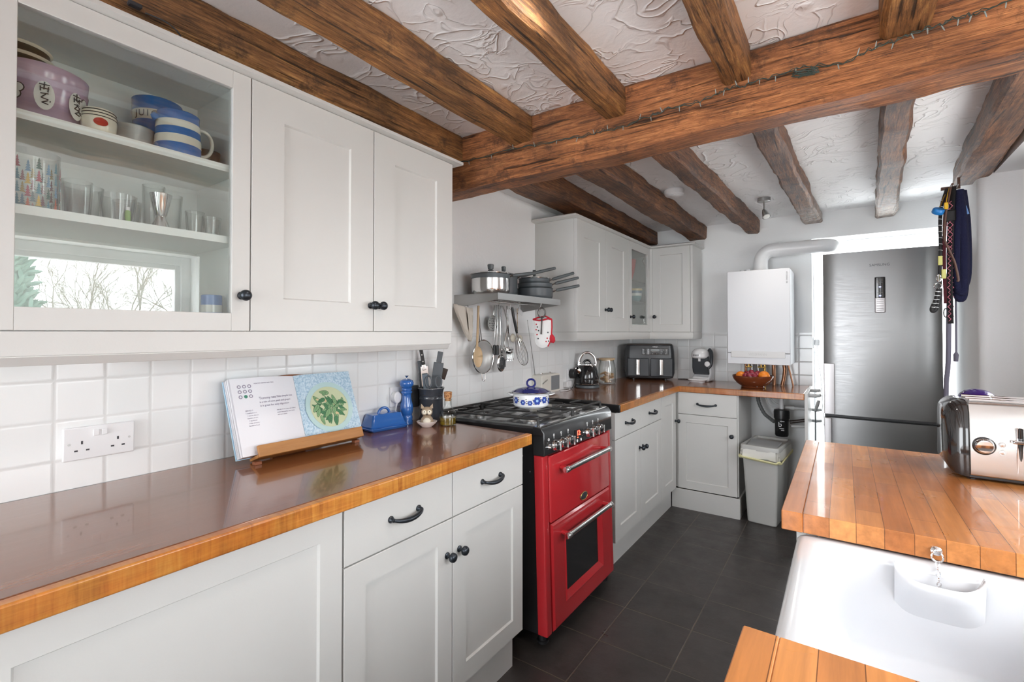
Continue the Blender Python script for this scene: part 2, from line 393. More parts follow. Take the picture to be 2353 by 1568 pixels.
    def mesh(s, name, mats, inv=None, smooth=38, bev=0.0):
        me = bpy.data.meshes.new(name)
        vs = [tuple(inv @ p) for p in s.v] if inv is not None else [tuple(p) for p in s.v]
        me.from_pydata(vs, [], s.f)
        for m in (mats if isinstance(mats, (list, tuple)) else [mats]): me.materials.append(M[m] if isinstance(m, str) else m)
        me.polygons.foreach_set('material_index', s.m)
        if smooth:
            me.polygons.foreach_set('use_smooth', [True] * len(me.polygons)); me.set_sharp_from_angle(angle=radians(smooth))
        me.update(); return me
def finish(o, bev=0.0, seg=2, solid=0.0, subd=0):
    if solid: md = o.modifiers.new('thickness', 'SOLIDIFY'); md.thickness = solid; md.offset = 0
    if bev:
        md = o.modifiers.new('bevel', 'BEVEL'); md.width = bev; md.segments = seg; md.limit_method = 'ANGLE'; md.angle_limit = radians(50); md.harden_normals = False
    if subd: md = o.modifiers.new('subdivision', 'SUBSURF'); md.levels = subd; md.render_levels = subd
def tag(o, label=None, cat=None, group=None, kind=None):
    if label: o['label'] = label
    if cat: o['category'] = cat
    if group: o['group'] = group
    if kind: o['kind'] = kind
    return o
WM = {}
class Thing:
    """an Empty at the thing's base; part() adds meshes given in world (or local) coordinates"""
    def __init__(s, name, label, cat, loc=(0, 0, 0), rot=(0, 0, 0), group=None, kind=None):
        s.o = bpy.data.objects.new(name, None); COL.objects.link(s.o); s.o.empty_display_size = 0.05
        s.o.location = loc; s.o.rotation_euler = rot
        s.w = Matrix.Translation(V(loc)) @ __import__('mathutils').Euler(rot).to_matrix().to_4x4(); s.inv = s.w.inverted()
        tag(s.o, label, cat, group, kind)
    def part(s, name, mb, mats, parent=None, local=False, bev=0.0, seg=2, smooth=38, solid=0.0, label=None, kind=None, subd=0):
        o = bpy.data.objects.new(name, mb.mesh(name, mats, None if local else s.inv, smooth)); COL.objects.link(o)
        o.parent = parent or s.o; finish(o, bev, seg, solid, subd); tag(o, label, None, None, kind); return o
def solo(name, label, cat, mb, mats, loc=(0, 0, 0), group=None, bev=0.0, seg=2, smooth=38, solid=0.0, kind=None, subd=0):
    """a thing that is one mesh (given in world coordinates), origin at its base"""
    o = bpy.data.objects.new(name, mb.mesh(name, mats, Matrix.Translation(-V(loc)), smooth)); COL.objects.link(o)
    o.location = loc; finish(o, bev, seg, solid, subd); tag(o, label, cat, group, kind); return o
def struct(name, mb, mats, smooth=38, bev=0.0):
    o = bpy.data.objects.new(name, mb.mesh(name, mats, None, smooth)); COL.objects.link(o); o['kind'] = 'structure'; finish(o, bev); return o
def copy_thing(root, loc=None, rot=None, label=None):
    c = root.copy(); COL.objects.link(c)
    if loc is not None: c.location = loc
    if rot is not None: c.rotation_euler = rot
    if label: c['label'] = label
    def kids(a, b):
        for ch in [x for x in bpy.data.objects if x.parent == a]:
            d = ch.copy(); COL.objects.link(d); d.parent = b; kids(ch, d)
    kids(root, c); return c
def bez(p0, p1, p2, p3, n=12):
    p0, p1, p2, p3 = V(p0), V(p1), V(p2), V(p3)
    return [p0 * (1 - t) ** 3 + p1 * 3 * t * (1 - t) ** 2 + p2 * 3 * t * t * (1 - t) + p3 * t ** 3 for t in [k / n for k in range(n + 1)]]
def smoothpts(pts, k=6):
    """Catmull-Rom through the points"""
    P = [V(p) for p in pts]; P = [P[0] * 2 - P[1]] + P + [P[-1] * 2 - P[-2]]; out = []
    for i in range(1, len(P) - 2):
        a, b, c, d = P[i - 1:i + 3]
        for j in range(k):
            t = j / k; out.append(0.5 * ((2 * b) + (c - a) * t + (2 * a - 5 * b + 4 * c - d) * t * t + (3 * b - a - 3 * c + d) * t ** 3))
    return out + [P[-2]]
# ------------------------------------------------------------------ the room shell
XW, YF, ZC = -1.63, 4.23, 2.20     # left wall, far wall, ceiling
mb = MB(); mb.box(-1.75, -2.7, -0.1, 1.1, 5.2, 0); struct('floor', mb, 'floor', 0)
mb = MB(); mb.box(-1.80, -2.7, 0, XW, 4.5, 2.35); struct('wall_left', mb, 'wall', 0)
mb = MB(); mb.box(XW, YF, 0, -0.195, 4.5, 2.35).box(-0.195, YF, 2.005, 0.605, 4.5, 2.35); struct('wall_far', mb, 'wall', 0)
mb = MB(); mb.rbox(0.575, 3.40, 0, 1.1, 4.5, 2.35, 0.045, 8); struct('wall_corner', mb, 'wall_grey')
mb = MB()
for b in ((-2.7, 0.10, 0, 2.35), (1.39, 2.10, 0, 2.35), (2.90, 3.40, 0, 2.35), (2.10, 2.90, 0, 1.0), (2.10, 2.90, 1.9, 2.35), (0.10, 1.39, 0, 0.98), (0.10, 1.39, 1.80, 2.35)): mb.box(0.80, b[0], b[2], 1.10, b[1], b[3])
struct('wall_right', mb, 'wall', 0)
mb = MB()
for b in ((-1.63, -1.55, 0, 2.35), (0.72, 0.80, 0, 2.35), (-0.25, 0.50, 0, 2.35), (-1.55, -0.25, 0, 0.04), (-1.55, -0.25, 2.16, 2.35), (0.50, 0.72, 0, 0.12), (0.50, 0.72, 2.14, 2.35)): mb.box(b[0], -2.7, b[2], b[1], -2.55, b[3])  # unseen rear openings, shaped for even light and a bright strip on the fridge
struct('wall_rear', mb, 'wall', 0)
mb = MB(); mb.box(XW, -2.55, ZC, 0.80, YF, 2.35); struct('ceiling', mb, 'artex', 0)
mb = MB(); mb.box(0.635, 1.80, 2.115, 0.80, 3.44, ZC); struct('ceiling_soffit', mb, 'wall_grey', 0)
mb = MB(); mb.box(XW, -0.8, 0.9, XW + 0.008, YF, 1.298); struct('wall_left_tiles', mb, 'tile_l', 0)
mb = MB(); mb.box(XW, YF - 0.008, 0.9, -0.195, YF, 1.298); struct('wall_far_tiles', mb, 'tile_f', 0)
mb = MB(); mb.box(XW, 1.80, 2.115, XW + 0.085, YF, ZC); struct('trim_1', mb, 'wall', 0, 0.006)     # white-painted wall plate

def win_frame(mb, x, y0, y1, z0, z1, w, d):
    mb.box(x, y0, z0, x + d, y0 + w, z1); mb.box(x, y1 - w, z0, x + d, y1, z1)
    mb.box(x, y0 + w, z0, x + d, y1 - w, z0 + w); mb.box(x, y0 + w, z1 - w, x + d, y1 - w, z1)
mb = MB(); win_frame(mb, 0.93, 0.10, 1.39, 0.98, 1.80, 0.055, 0.07); win_frame(mb, 0.95, 0.155, 1.335, 1.035, 1.745, 0.03, 0.05)
w1 = struct('window_1', mb, 'white', 30, 0.004)
mb = MB(); win_frame(mb, 0.93, 2.10, 2.90, 1.0, 1.9, 0.05, 0.07); struct('fill_window', mb, 'white', 30, 0.004)  # unseen window, added to brighten the far cabinets
# garden door beyond the fridge: white frame and two tall panes
mb = MB()
for x in (-0.1949, 0.589): mb.box(x, 4.44, 0, x + 0.015, 4.47, 2.0049)
mb.box(-0.18, 4.44, 1.990, 0.589, 4.47, 2.0049); mb.box(-0.18, 4.44, 0, 0.589, 4.47, 0.12)
d1 = struct('door_1', mb, 'white', 30, 0.003)
gp = MB(); gp.box(-0.18, 4.452, 0.12, 0.589, 4.458, 1.99)
o = bpy.data.objects.new('door_pane', gp.mesh('door_pane', 'glass', None, 0)); COL.objects.link(o); o.parent = d1

# ------------------------------------------------------------------ timber overhead
def hewn(mb, a, b, wa, ha, wb, hb, axis, jit=0.006, seed=0, n=36, ch=0.012):
    """rough squared timber from a to b (centre-lines), widths and heights at either end"""
    a, b = V(a), V(b); vs = []; K = 16
    for i in range(n + 1):
        t = i / n; c = a.lerp(b, t); w = (wa + (wb - wa) * t) / 2; h = (ha + (hb - ha) * t) / 2
        ring = []
        for sx, sz in ((1, 1), (-1, 1), (-1, -1), (1, -1)):
            q = [(sx * w, sz * (h - ch)), (sx * (w - ch), sz * h)]
            ring += q if sx * sz < 0 else q
        ring = [(w, -h + ch), (w, 0), (w, h - ch), (w - ch, h), (0, h), (-w + ch, h), (-w, h - ch), (-w, 0), (-w, -h + ch), (-w + ch, -h), (0, -h), (w - ch, -h)]
        for k, (u, z) in enumerate(ring):
            p = (c + V((u, 0, z))) if axis == 1 else (c + V((0, u, z)))
            s = noise.noise_vector(V((p.x * 5 + seed, p.y * 5, p.z * 5 + seed))) + noise.noise_vector(p * 17) * 0.35
            e = jit * (1.4 if k in (0, 2, 3, 5, 6, 8, 9, 11) else 0.8)
            p = p + V((s.x * e * (axis == 1), s.y * e * (axis == 0), s.z * e))
            vs.append(tuple(p))
    K = 12; fs = []
    for i in range(n):
        for k in range(K):
            j = (k + 1) % K; f = (i * K + k, i * K + j, (i + 1) * K + j, (i + 1) * K + k)
            fs.append(f if axis == 0 else f[::-1])
    fs += [tuple(range(K)), tuple(range(n * K + K - 1, n * K - 1, -1))]
    return mb.add(vs, fs)
BEAMS = 'oak ceiling timbers'
mb = MB(); hewn(mb, (-1.63, 1.715, 2.073), (0.80, 1.725, 2.097), 0.135, 0.254, 0.15, 0.21, 0, 0.007, 2.0, 60)
solo('main_ceiling_beam', 'massive hewn oak crossbeam spanning the ceiling, fairy lights along its face', 'ceiling beam', mb, 'oak_m', (-0.4, 1.715, 1.95), kind='thing')
fj = [  # x-left/right at near end, at the beam, bottom z, label
    (-1.56, -1.375, -1.56, -1.425, 2.078, 'near oak joist running just above the double wall cabinet on the left'),
    (-1.175, -1.085, -1.158, -1.048, 2.095, 'second near oak joist from the left, ending left of the steel shelf below'),
    (-0.745, -0.665, -0.733, -0.645, 2.09, 'third near oak joist from the left, meeting the crossbeam near its middle'),
    (-0.325, -0.240, -0.320, -0.236, 2.098, 'fourth near oak joist from the left, meeting the crossbeam beside the tangle of lights'),
    (0.085, 0.195, 0.089, 0.195, 2.103, 'short near oak joist at top right, rightmost on this side of the crossbeam')]
for k, (a0, a1, b0, b1, z, lab) in enumerate(fj):
    mb = MB(); hewn(mb, ((a0 + a1) / 2, -2.5, (z + 2.205) / 2), ((b0 + b1) / 2, 1.646, (z + 2.205) / 2), a1 - a0, 2.205 - z, b1 - b0, 2.205 - z, 1, 0.006, k * 3.7, 70)
    solo('ceiling_joist', lab, 'ceiling beam', mb, 'oak_f', ((a0 + a1) / 2, 0, z), BEAMS, kind='thing')
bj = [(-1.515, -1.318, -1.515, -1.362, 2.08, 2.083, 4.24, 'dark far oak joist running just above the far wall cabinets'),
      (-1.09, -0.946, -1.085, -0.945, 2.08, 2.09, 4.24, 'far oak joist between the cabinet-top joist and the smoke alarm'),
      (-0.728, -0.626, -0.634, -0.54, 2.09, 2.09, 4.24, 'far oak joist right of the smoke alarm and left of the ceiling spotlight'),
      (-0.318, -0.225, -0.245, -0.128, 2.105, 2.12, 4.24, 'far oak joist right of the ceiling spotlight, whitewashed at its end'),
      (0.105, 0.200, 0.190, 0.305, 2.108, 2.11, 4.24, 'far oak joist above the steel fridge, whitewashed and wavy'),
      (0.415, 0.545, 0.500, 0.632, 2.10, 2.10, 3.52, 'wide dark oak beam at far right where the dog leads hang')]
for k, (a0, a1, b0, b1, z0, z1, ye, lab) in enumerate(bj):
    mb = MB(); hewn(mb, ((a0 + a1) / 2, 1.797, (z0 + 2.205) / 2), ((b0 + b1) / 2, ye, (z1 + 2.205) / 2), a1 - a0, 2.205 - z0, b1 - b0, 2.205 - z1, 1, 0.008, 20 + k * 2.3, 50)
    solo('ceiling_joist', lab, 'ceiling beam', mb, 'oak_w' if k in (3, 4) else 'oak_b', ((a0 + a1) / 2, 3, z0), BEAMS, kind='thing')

# ------------------------------------------------------------------ fitted cupboards
def panel_front(mb, O, U, N, w, h, frame=0.07, rec=0.007, t=0.02, bevel=0.004):
    """shaker door: flat frame with a sunk panel. O = lower left front corner, U along width, N outward"""
    O, U, N = V(O), V(U), V(N); Z = V((0, 0, 1))
    def P(a, b, d): return O + U * a + Z * b + N * d
    e = 0.0015
    rect = lambda i, d: [P(i, i, d), P(w - i, i, d), P(w - i, h - i, d), P(i, h - i, d)]
    vs = rect(0, -t) + rect(0, -e) + rect(e, 0)
    loops = 3
    if frame:
        vs += rect(frame, 0) + rect(frame + bevel, -rec); loops = 5
    fs = [(3, 2, 1, 0)]
    for l in range(loops - 1):
        for k in range(4): j = (k + 1) % 4; fs.append((l * 4 + k, l * 4 + j, l * 4 + 4 + j, l * 4 + 4 + k))
    fs.append(tuple((loops - 1) * 4 + k for k in range(4)))
    if U.cross(Z).dot(N) < 0: fs = [f[::-1] for f in fs]
    return mb.add([tuple(p) for p in vs], fs)
def glazed_front(mb, O, U, N, w, h, frame, t=0.02):
    O, U, N = V(O), V(U), V(N); Z = V((0, 0, 1))
    def bar(a0, b0, a1, b1):
        ps = [O + U * a + Z * b + N * d for d in (-t, 0) for a, b in ((a0, b0), (a1, b0), (a1, b1), (a0, b1))]
        fs = [(3, 2, 1, 0), (4, 5, 6, 7)] + [(k, (k + 1) % 4, 4 + (k + 1) % 4, 4 + k) for k in range(4)]
        if U.cross(Z).dot(N) < 0: fs = [f[::-1] for f in fs]
        mb.add([tuple(p) for p in ps], fs)
    bar(0, 0, frame, h); bar(w - frame, 0, w, h); bar(frame, 0, w - frame, frame); bar(frame, h - frame, w - frame, h)
    return mb
def glass_front(O, U, N, w, h, frame, t=0.02):
    O, U, N = V(O), V(U), V(N); Z = V((0, 0, 1)); g = MB(); f = frame - 0.002
    ps = [O + U * a + Z * b + N * d for d in (-0.013, -0.009) for a, b in ((f, f), (w - f, f), (w - f, h - f), (f, h - f))]
    fs = [(3, 2, 1, 0), (4, 5, 6, 7)] + [(k, (k + 1) % 4, 4 + (k + 1) % 4, 4 + k) for k in range(4)]
    if U.cross(Z).dot(N) < 0: fs = [q[::-1] for q in fs]
    return g.add([tuple(p) for p in ps], fs)
def knob(p, N, r=0.0145):
    return MB().lathe([(0, 0), (r * .72, 0), (r * .72, .003), (r * .4, .006), (r * .36, .013), (r * .55, .016), (r, .022), (r * 1.04, .027), (r * .9, .033), (r * .5, .037), (0, .038)], p, 20, N)
def bow(p, U, N, L=0.105):
    """bowed bar handle on two round roses"""
    p, U, N = V(p), V(U), V(N); m = MB()
    for s in (-1, 1):
        q = p + U * (s * L / 2); m.lathe([(0, 0), (.0095, 0), (.0095, .004), (.006, .008), (.0055, .016), (0, .018)], q, 14, N)
    pts = [p + U * (t * L / 2) + N * (.016 + .012 * (1 - t * t) ** .7) - V((0, 0, .008)) * (1 - t * t) for t in [k / 8 for k in range(-8, 9)]]
    m.tube(pts, [.0045 + .003 * (1 - abs(k / 8) ** 2) for k in range(-8, 9)], 10); return m
X1, Y1, Zv = V((1, 0, 0)), V((0, 1, 0)), V((0, 0, 1))
G = 0.0016   # half the shadow gap between fronts
class Cab(Thing):
    def door(s, O, U, N, w, h, knob_at=None, frame=0.07, glazed=False, r=0.0145):
        mb = MB()
        if glazed:
            glazed_front(mb, O, U, N, w, h, frame); d = s.part('door', mb, 'cab', bev=0.0012)
            s.part('glass_pane', glass_front(O, U, N, w, h, frame), 'pane', d, smooth=0)
        else:
            panel_front(mb, O, U, N, w, h, frame); d = s.part('door', mb, 'cab', smooth=20)
        if knob_at: s.part('knob', knob(V(O) + V(U) * knob_at[0] + Zv * knob_at[1], N, r), 'pewter', d, label='dark pewter knob')
        return d
    def drawer(s, O, U, N, w, h, L=0.105):
        mb = MB(); panel_front(mb, O, U, N, w, h, 0); d = s.part('drawer', mb, 'cab', smooth=20)
        s.part('handle', bow(V(O) + V(U) * (w / 2) + Zv * (h * .5), U, N, L), 'pewter', d, label='dark pewter bow handle'); return d
XU, XB = -1.33, -1.035     # front planes of the wall and base cupboards on the left wall
# --- glazed wall cabinet, nearest
c = Cab('glazed_wall_cabinet', 'cream wall cabinet with glass door showing bowls, jugs and tumblers', 'wall cabinet', (-1.48, 0.40, 1.303))
mb = MB(); xb = XU - 0.021
mb.box(XW, 0.157, 1.303, xb, 0.175, 2.0).box(XW, 0.640, 1.303, xb, 0.657, 2.0).box(XW, 0.175, 1.983, xb, 0.640, 2.0).box(XW, 0.175, 1.303, xb, 0.640, 1.321).box(XW, 0.175, 1.321, XW + 0.006, 0.640, 1.983)
c.part('carcass', mb, 'cab_in', smooth=0)
for z in (1.733, 1.540):
    c.part('shelf', MB().box(XW + 0.006, 0.1755, z, -1.36, 0.6395, z + 0.019), 'cab_in', smooth=0)
c.door((XU, 0.157 + G, 1.304), Y1, X1, 0.5 - 2 * G, 0.695, (0.474, 0.095), 0.047, True)
# --- plain double wall cabinet
c = Cab('wall_cabinet', 'cream double wall cabinet with two panelled doors, left of the steel shelf', 'wall cabinet', (-1.48, 1.067, 1.303))
c.part('carcass', MB().box(XW, 0.6585, 1.303, xb, 1.477, 2.0), 'cab', smooth=0)
c.door((XU, 0.657 + G, 1.304), Y1, X1, 0.416 - 2 * G, 0.695, (0.400, 0.088), 0.092)
c.door((XU, 1.073 + G, 1.304), Y1, X1, 0.404 - 2 * G, 0.695, (0.020, 0.088), 0.092)
def cornice_mb(mb, path, z0, z1, out):
    """flat strip with a small ogee, swept along a path of (x, y) with mitred corners; out > 0 to the left of travel"""
    prof = [(0, 0), (out * .7, 0), (out, .25), (out, .75), (out * .8, 1), (0, 1)]
    n = len(path); rows = []
    for d, f in prof:
        row = []
        for i, (x, y) in enumerate(path):
            a = V(path[max(i - 1, 0)]); b = V((x, y)); cc = V(path[min(i + 1, n - 1)])
            n1 = (b - a) if i else (cc - b); n2 = (cc - b) if i < n - 1 else n1
            n1 = V((n1.y, -n1.x)).normalized(); n2 = V((n2.y, -n2.x)).normalized()
            m = (n1 + n2).normalized(); k = d / max(m.dot(n1), .2)
            row.append((x + m.x * k, y + m.y * k, z0 + (z1 - z0) * f))
        rows.append(row)
    rows.append(rows[0]); mb.sheet([r for r in rows][::-1])
    for i in (0, n - 1):
        q = [r[i] for r in rows[:-1]]; mb.add(q, [tuple(range(len(q)))])
    return mb
mb = MB(); cornice_mb(mb, [(-1.36, 0.135), (-1.36, 1.475), (XW, 1.475)][::1], 2.0005, 2.022, 0.048)
solo('cabinet_cornice', 'slim cream cornice strip along the top of the near wall cabinets', 'trim', mb, 'cab', (-1.34, 0.5, 2.0))
mb = MB(); mb.box(-1.352, 0.140, 1.252, -1.332, 1.472, 1.3025).box(XW + .008, 1.452, 1.252, -1.352, 1.472, 1.3025)
mb.prism([(-1.352, 1.252), (-1.332, 1.252), (-1.345, 1.232), (-1.352, 1.232)], 0.140, 1.465, 'xz')
solo('cabinet_pelmet', 'cream pelmet strip under the near wall cabinets', 'trim', mb, 'cab', (-1.34, 0.5, 1.24), bev=0.002)
# --- base cupboards on the left
c = Cab('base_cabinet', 'nearest white base cabinet with one wide panelled front, at bottom left', 'base cabinet', (-1.33, 0.44, 0))
c.part('carcass', MB().box(XW + .01, 0.10, 0.14, XB - .021, 0.744, 0.857), 'cab', smooth=0)
c.door((XB, 0.100, 0.142), Y1, X1, 0.643 - G, 0.713, None, 0.062)
c.part('plinth', MB().box(XB - .045, 0.10, 0, XB - .030, 0.744, 0.1395), 'cab', smooth=0)
c = Cab('base_cabinet', 'white double base cabinet with two drawers, between the wide front and the cooker', 'base cabinet', (-1.33, 1.15, 0))
c.part('carcass', MB().box(XW + .01, 0.7455, 0.14, XB - .021, 1.557, 0.857), 'cab', smooth=0)
c.part('plinth', MB().box(XB - .050, 0.7455, 0, XB - .034, 1.535, 0.1395).box(-1.60, 1.519, 0, XB - .050, 1.535, 0.1395), 'cab', smooth=0)
for y0, w, kx in ((0.745, 0.406, 0.378), (1.151, 0.408, 0.030)):
    c.drawer((XB, y0 + G, 0.707), Y1, X1, w - 2 * G, 0.148)
    c.door((XB, y0 + G, 0.142), Y1, X1, w - 2 * G, 0.561, (kx, 0.452), 0.066)
def worktop(name, label, loc, slab, edge, m_top, m_edge):
    t = Thing(name, label, 'worktop', loc); t.part('top', slab, m_top, bev=0.004, seg=3)
    if edge: t.part('front_edge', edge, m_edge, bev=0.004, seg=3, label='orange-toned wooden edge strip')
    return t
worktop('worktop', 'long dark wooden worktop along the left wall with orange front edge', (-1.3, 0.6, 0.9),
        MB().box(XW + .008, 0.05, 0.858, -1.038, 1.590, 0.8995), MB().box(-1.0378, 0.05, 0.858, -1.0115, 1.590, 0.9), 'top_dark', 'edge')

# --- far left run of base cupboards and the return along the far wall
c = Cab('base_cabinet', 'white base cabinet with two drawers and two doors, right of the red cooker', 'base cabinet', (-1.33, 2.87, 0))
c.part('carcass', MB().box(XW + .01, 2.475, 0.14, XB - .021, 3.283, 0.857), 'cab', smooth=0)
c.part('plinth', MB().box(XB - .050, 2.475, 0, XB - .034, 3.61, 0.1395), 'cab', smooth=0)
for y0, w, kx in ((2.475, 0.404, 0.376), (2.879, 0.404, 0.028)):
    c.drawer((XB, y0 + G, 0.707), Y1, X1, w - 2 * G, 0.148)
    c.door((XB, y0 + G, 0.142), Y1, X1, w - 2 * G, 0.561, (kx, 0.452), 0.075)
c = Cab('base_cabinet', 'narrow white corner base cabinet with one tall door, where the two runs meet', 'base cabinet', (-1.33, 3.46, 0))
c.part('carcass', MB().box(XW + .01, 3.2845, 0.14, XB - .021, 4.22, 0.857), 'cab', smooth=0)
c.door((XB, 3.284 + G, 0.142), Y1, X1, 0.340, 0.713, (0.318, 0.50), 0.075)
c = Cab('base_cabinet', 'white base cabinet with one drawer over one door, left of the bin', 'base cabinet', (-0.82, 3.92, 0))
YB = 3.645
c.part('carcass', MB().box(-1.05, YB + .021, 0.14, -0.612, 4.22, 0.857), 'cab', smooth=0)
c.part('plinth', MB().box(-1.065, YB - .022, 0, -0.600, YB - .008, 0.1395).box(-0.612, YB - .008, 0, -0.600, 4.22, 0.1395), 'cab', smooth=0)
c.drawer((-1.024, YB, 0.695), X1, -Y1, 0.404, 0.160, 0.125)
c.door((-1.024, YB, 0.142), X1, -Y1, 0.404, 0.550, (0.372, 0.425), 0.058)
# L-shaped worktop
poly = [(XW + .008, 2.500), (-1.033, 2.500), (-1.033, 3.647), (-0.215, 3.647), (-0.215, YF - .008), (XW + .008, YF - .008)]
slab = MB().prism(poly, 0.858, 0.8995)
t = worktop('worktop', 'L-shaped dark wooden worktop running round the far corner under the boiler', (-1.3, 3.6, 0.9), slab,
            MB().prism([(-1.0328, 2.500), (-1.012, 2.500), (-1.012, 3.626), (-1.0328, 3.6465)], 0.858, 0.9), 'top_far', 'edge')
t.part('front_edge', MB().prism([(-1.0118, 3.626), (-0.215, 3.626), (-0.215, 3.6465), (-1.0322, 3.6465)], 0.858, 0.9), 'edge_x', bev=0.004, seg=3, label='orange-toned wooden edge strip')
mb = MB().box(XW + .01, 2.482, 0.8575, -1.012, 2.4995, 0.9005)
e = t.part('heat_strip', mb, 'black', bev=0.003, label='black heat-resistant end strip with screws')
for k in range(4): t.part('screw', MB().lathe([(0, 0), (.005, 0), (.005, .002), (0, .003)], (-1.56 + k * .155, 2.482, 0.880), 10, (0, -1, 0)), 'satin', e)
# --- wall cabinets in the far corner
c = Cab('wall_cabinet', 'cream double wall cabinet right of the steel shelf, panelled doors', 'wall cabinet', (-1.48, 3.0, 1.303))
c.part('carcass', MB().box(XW, 2.597, 1.303, xb, 3.454, 2.0), 'cab', smooth=0, bev=0.001)
c.door((XU, 2.597 + G, 1.304), Y1, X1, 0.436 - 2 * G, 0.695, (0.418, 0.150), 0.1)
c.door((XU, 3.033 + G, 1.304), Y1, X1, 0.422 - 2 * G, 0.695, (0.022, 0.150), 0.1)
c = Cab('glazed_corner_cabinet', 'narrow cream corner wall cabinet with glass door holding a red bowl', 'wall cabinet', (-1.48, 3.8, 1.303))
mb = MB(); mb.box(XW, 3.4555, 1.303, xb, 3.472, 2.0).box(XW, 3.472, 1.983, xb, YF - .01, 2.0).box(XW, 3.472, 1.303, xb, YF - .01, 1.321).box(XW, 3.472, 1.321, XW + .006, YF - .01, 1.983).box(XW + .006, YF - .026, 1.321, xb, YF - .01, 1.983)
c.part('carcass', mb, 'cab_in', smooth=0)
for z in (1.71, 1.55): c.part('shelf', MB().box(XW + .007, 3.473, z, -1.375, YF - .027, z + .006), 'glass', smooth=0, label='clear glass shelf')
d = c.door((XU, 3.455 + G, 1.304), Y1, X1, 0.472, 0.695, (0.026, 0.115), 0.058, True)
c.part('corner_post', MB().box(XU - .021, 3.9292, 1.304, -1.3098, 3.9505, 1.999), 'cab', bev=0.001)
for z in (1.40, 1.89):
    mb = MB().rbox(XU - .034, 3.835, z - .012, XU - .0205, 3.905, z + .012, .004).rbox(XU - .034, 3.855, z - .024, XU - .022, 3.885, z + .024, .004)
    c.part('hinge', mb, 'satin', d)
c = Cab('wall_cabinet', 'cream single-door wall cabinet on the far wall, left of the boiler', 'wall cabinet', (-1.15, 4.08, 1.303))
YU = 3.93
c.part('carcass', MB().box(-1.309, YU + .021, 1.303, -0.985, YF - .009, 2.0), 'cab', smooth=0, bev=0.001)
c.door((-1.309, YU, 1.304), X1, -Y1, 0.304, 0.695, (0.022, 0.125), 0.06)
c.part('end_post', MB().box(-1.003, YU, 1.304, -0.985, YU + .0205, 1.999), 'cab', bev=0.001)
mb = MB(); cornice_mb(mb, [(XW, 2.600), (-1.36, 2.600), (-1.36, 3.96), (-1.01, 3.96), (-1.01, YF - .01)], 2.0005, 2.022, 0.048)
solo('cabinet_cornice', 'slim cream cornice strip round the top of the far corner wall cabinets', 'trim', mb, 'cab', (-1.34, 3.2, 2.0))
mb = MB(); cornice_mb(mb, [(XW + .008, 2.62), (-1.352, 2.62), (-1.352, 3.952), (-1.005, 3.952), (-1.005, YF - .01)], 1.247, 1.3025, 0.020)
solo('cabinet_pelmet', 'cream pelmet strip under the far corner wall cabinets', 'trim', mb, 'cab', (-1.34, 3.2, 1.25))

# --- worktops on the right, either side of the sink
t = Thing('worktop', 'orange butcher-block worktop on the right behind the white sink', 'worktop', (0.3, 1.6, 0.9))
t.part('top', MB().box(-0.078, 1.235, 0.857, 0.80, 2.090, 0.8995), 'stave', bev=0.0012, seg=2)
t.part('edge_strip', MB().rbox(-0.119, 1.233, 0.857, -0.0781, 2.090, 0.8996, 0.0025), 'stave', bev=0.0012)
t = Thing('worktop', 'orange butcher-block worktop corner at bottom right, in front of the sink', 'worktop', (0.3, 0.3, 0.9))
t.part('top', MB().box(-0.072, -0.5, 0.857, 0.80, 0.720, 0.8995), 'stave', bev=0.0012, seg=2)
t.part('edge_strip', MB().rbox(-0.116, -0.5, 0.857, -0.0721, 0.7205, 0.8996, 0.0025), 'stave', bev=0.0012)
for nm, y0, y1, lab in (('base_cabinet', 1.31, 2.07, 'white base cabinet carrying the worktop behind the sink'), ('base_cabinet', -0.4, 0.64, 'white base cabinet carrying the worktop corner nearest the camera')):
    c = Cab(nm, lab, 'base cabinet', (0.3, (y0 + y1) / 2, 0))
    c.part('carcass', MB().box(-0.075, y0, 0.14, 0.798, y1, 0.856), 'cab', smooth=0)
    c.part('plinth', MB().box(-0.03, y0, 0, 0.75, y1, 0.139), 'cab', smooth=0)
    panel_front(mb := MB(), (-0.0955, y1 - G, 0.142), -Y1, -X1, y1 - y0 - 2 * G, 0.713, 0.07); c.part('door', mb, 'cab', smooth=20)
# ------------------------------------------------------------------ lettering
def text_mb(mb, s, size, O, U, Up, depth=0.0006, align='CENTER', squash=1.0):
    """raised lettering: O = anchor on the surface, U = reading direction, Up = up direction"""
    cu = bpy.data.curves.new('lettering', 'FONT'); cu.body = s; cu.size = size; cu.align_x = align; cu.align_y = 'CENTER'; cu.extrude = depth / 2; cu.resolution_u = 3
    o = bpy.data.objects.new('lettering', cu); me = o.to_mesh()
    U = V(U).normalized(); Up = V(Up).normalized(); N = U.cross(Up)
    vs = [tuple(V(O) + U * (v.co.x * squash) + Up * v.co.y + N * (v.co.z + depth / 2)) for v in me.vertices]
    fs = [tuple(p.vertices) for p in me.polygons]; o.to_mesh_clear(); bpy.data.objects.remove(o); bpy.data.curves.remove(cu)
    return mb.add(vs, fs)
M['ink'] = mat('dark_ink', (0.03, 0.03, 0.035), 0.5)
M['inkw'] = mat('white_print', (0.8, 0.8, 0.8), 0.5)
M['red_enamel'] = mat('red_enamel', (0.46, 0.022, 0.028), 0.18, coat=0.5)
M['hob_black'] = mat('hob_enamel', (0.018, 0.018, 0.019), 0.18, coat=0.4)
M['iron'] = mat('cast_iron', (0.03, 0.029, 0.028), 0.45)
m = mat('speckled_black_side', (0.010, 0.010, 0.011), 0.45); n = NT(m); n.base(n.mix((0.010, 0.010, 0.011), (0.3, 0.3, 0.3), n.ramp(n.noise(n.coords(), 55, 1, 0.3), [(0.735, grey(0)), (0.75, grey(1))]))); M['speck'] = m
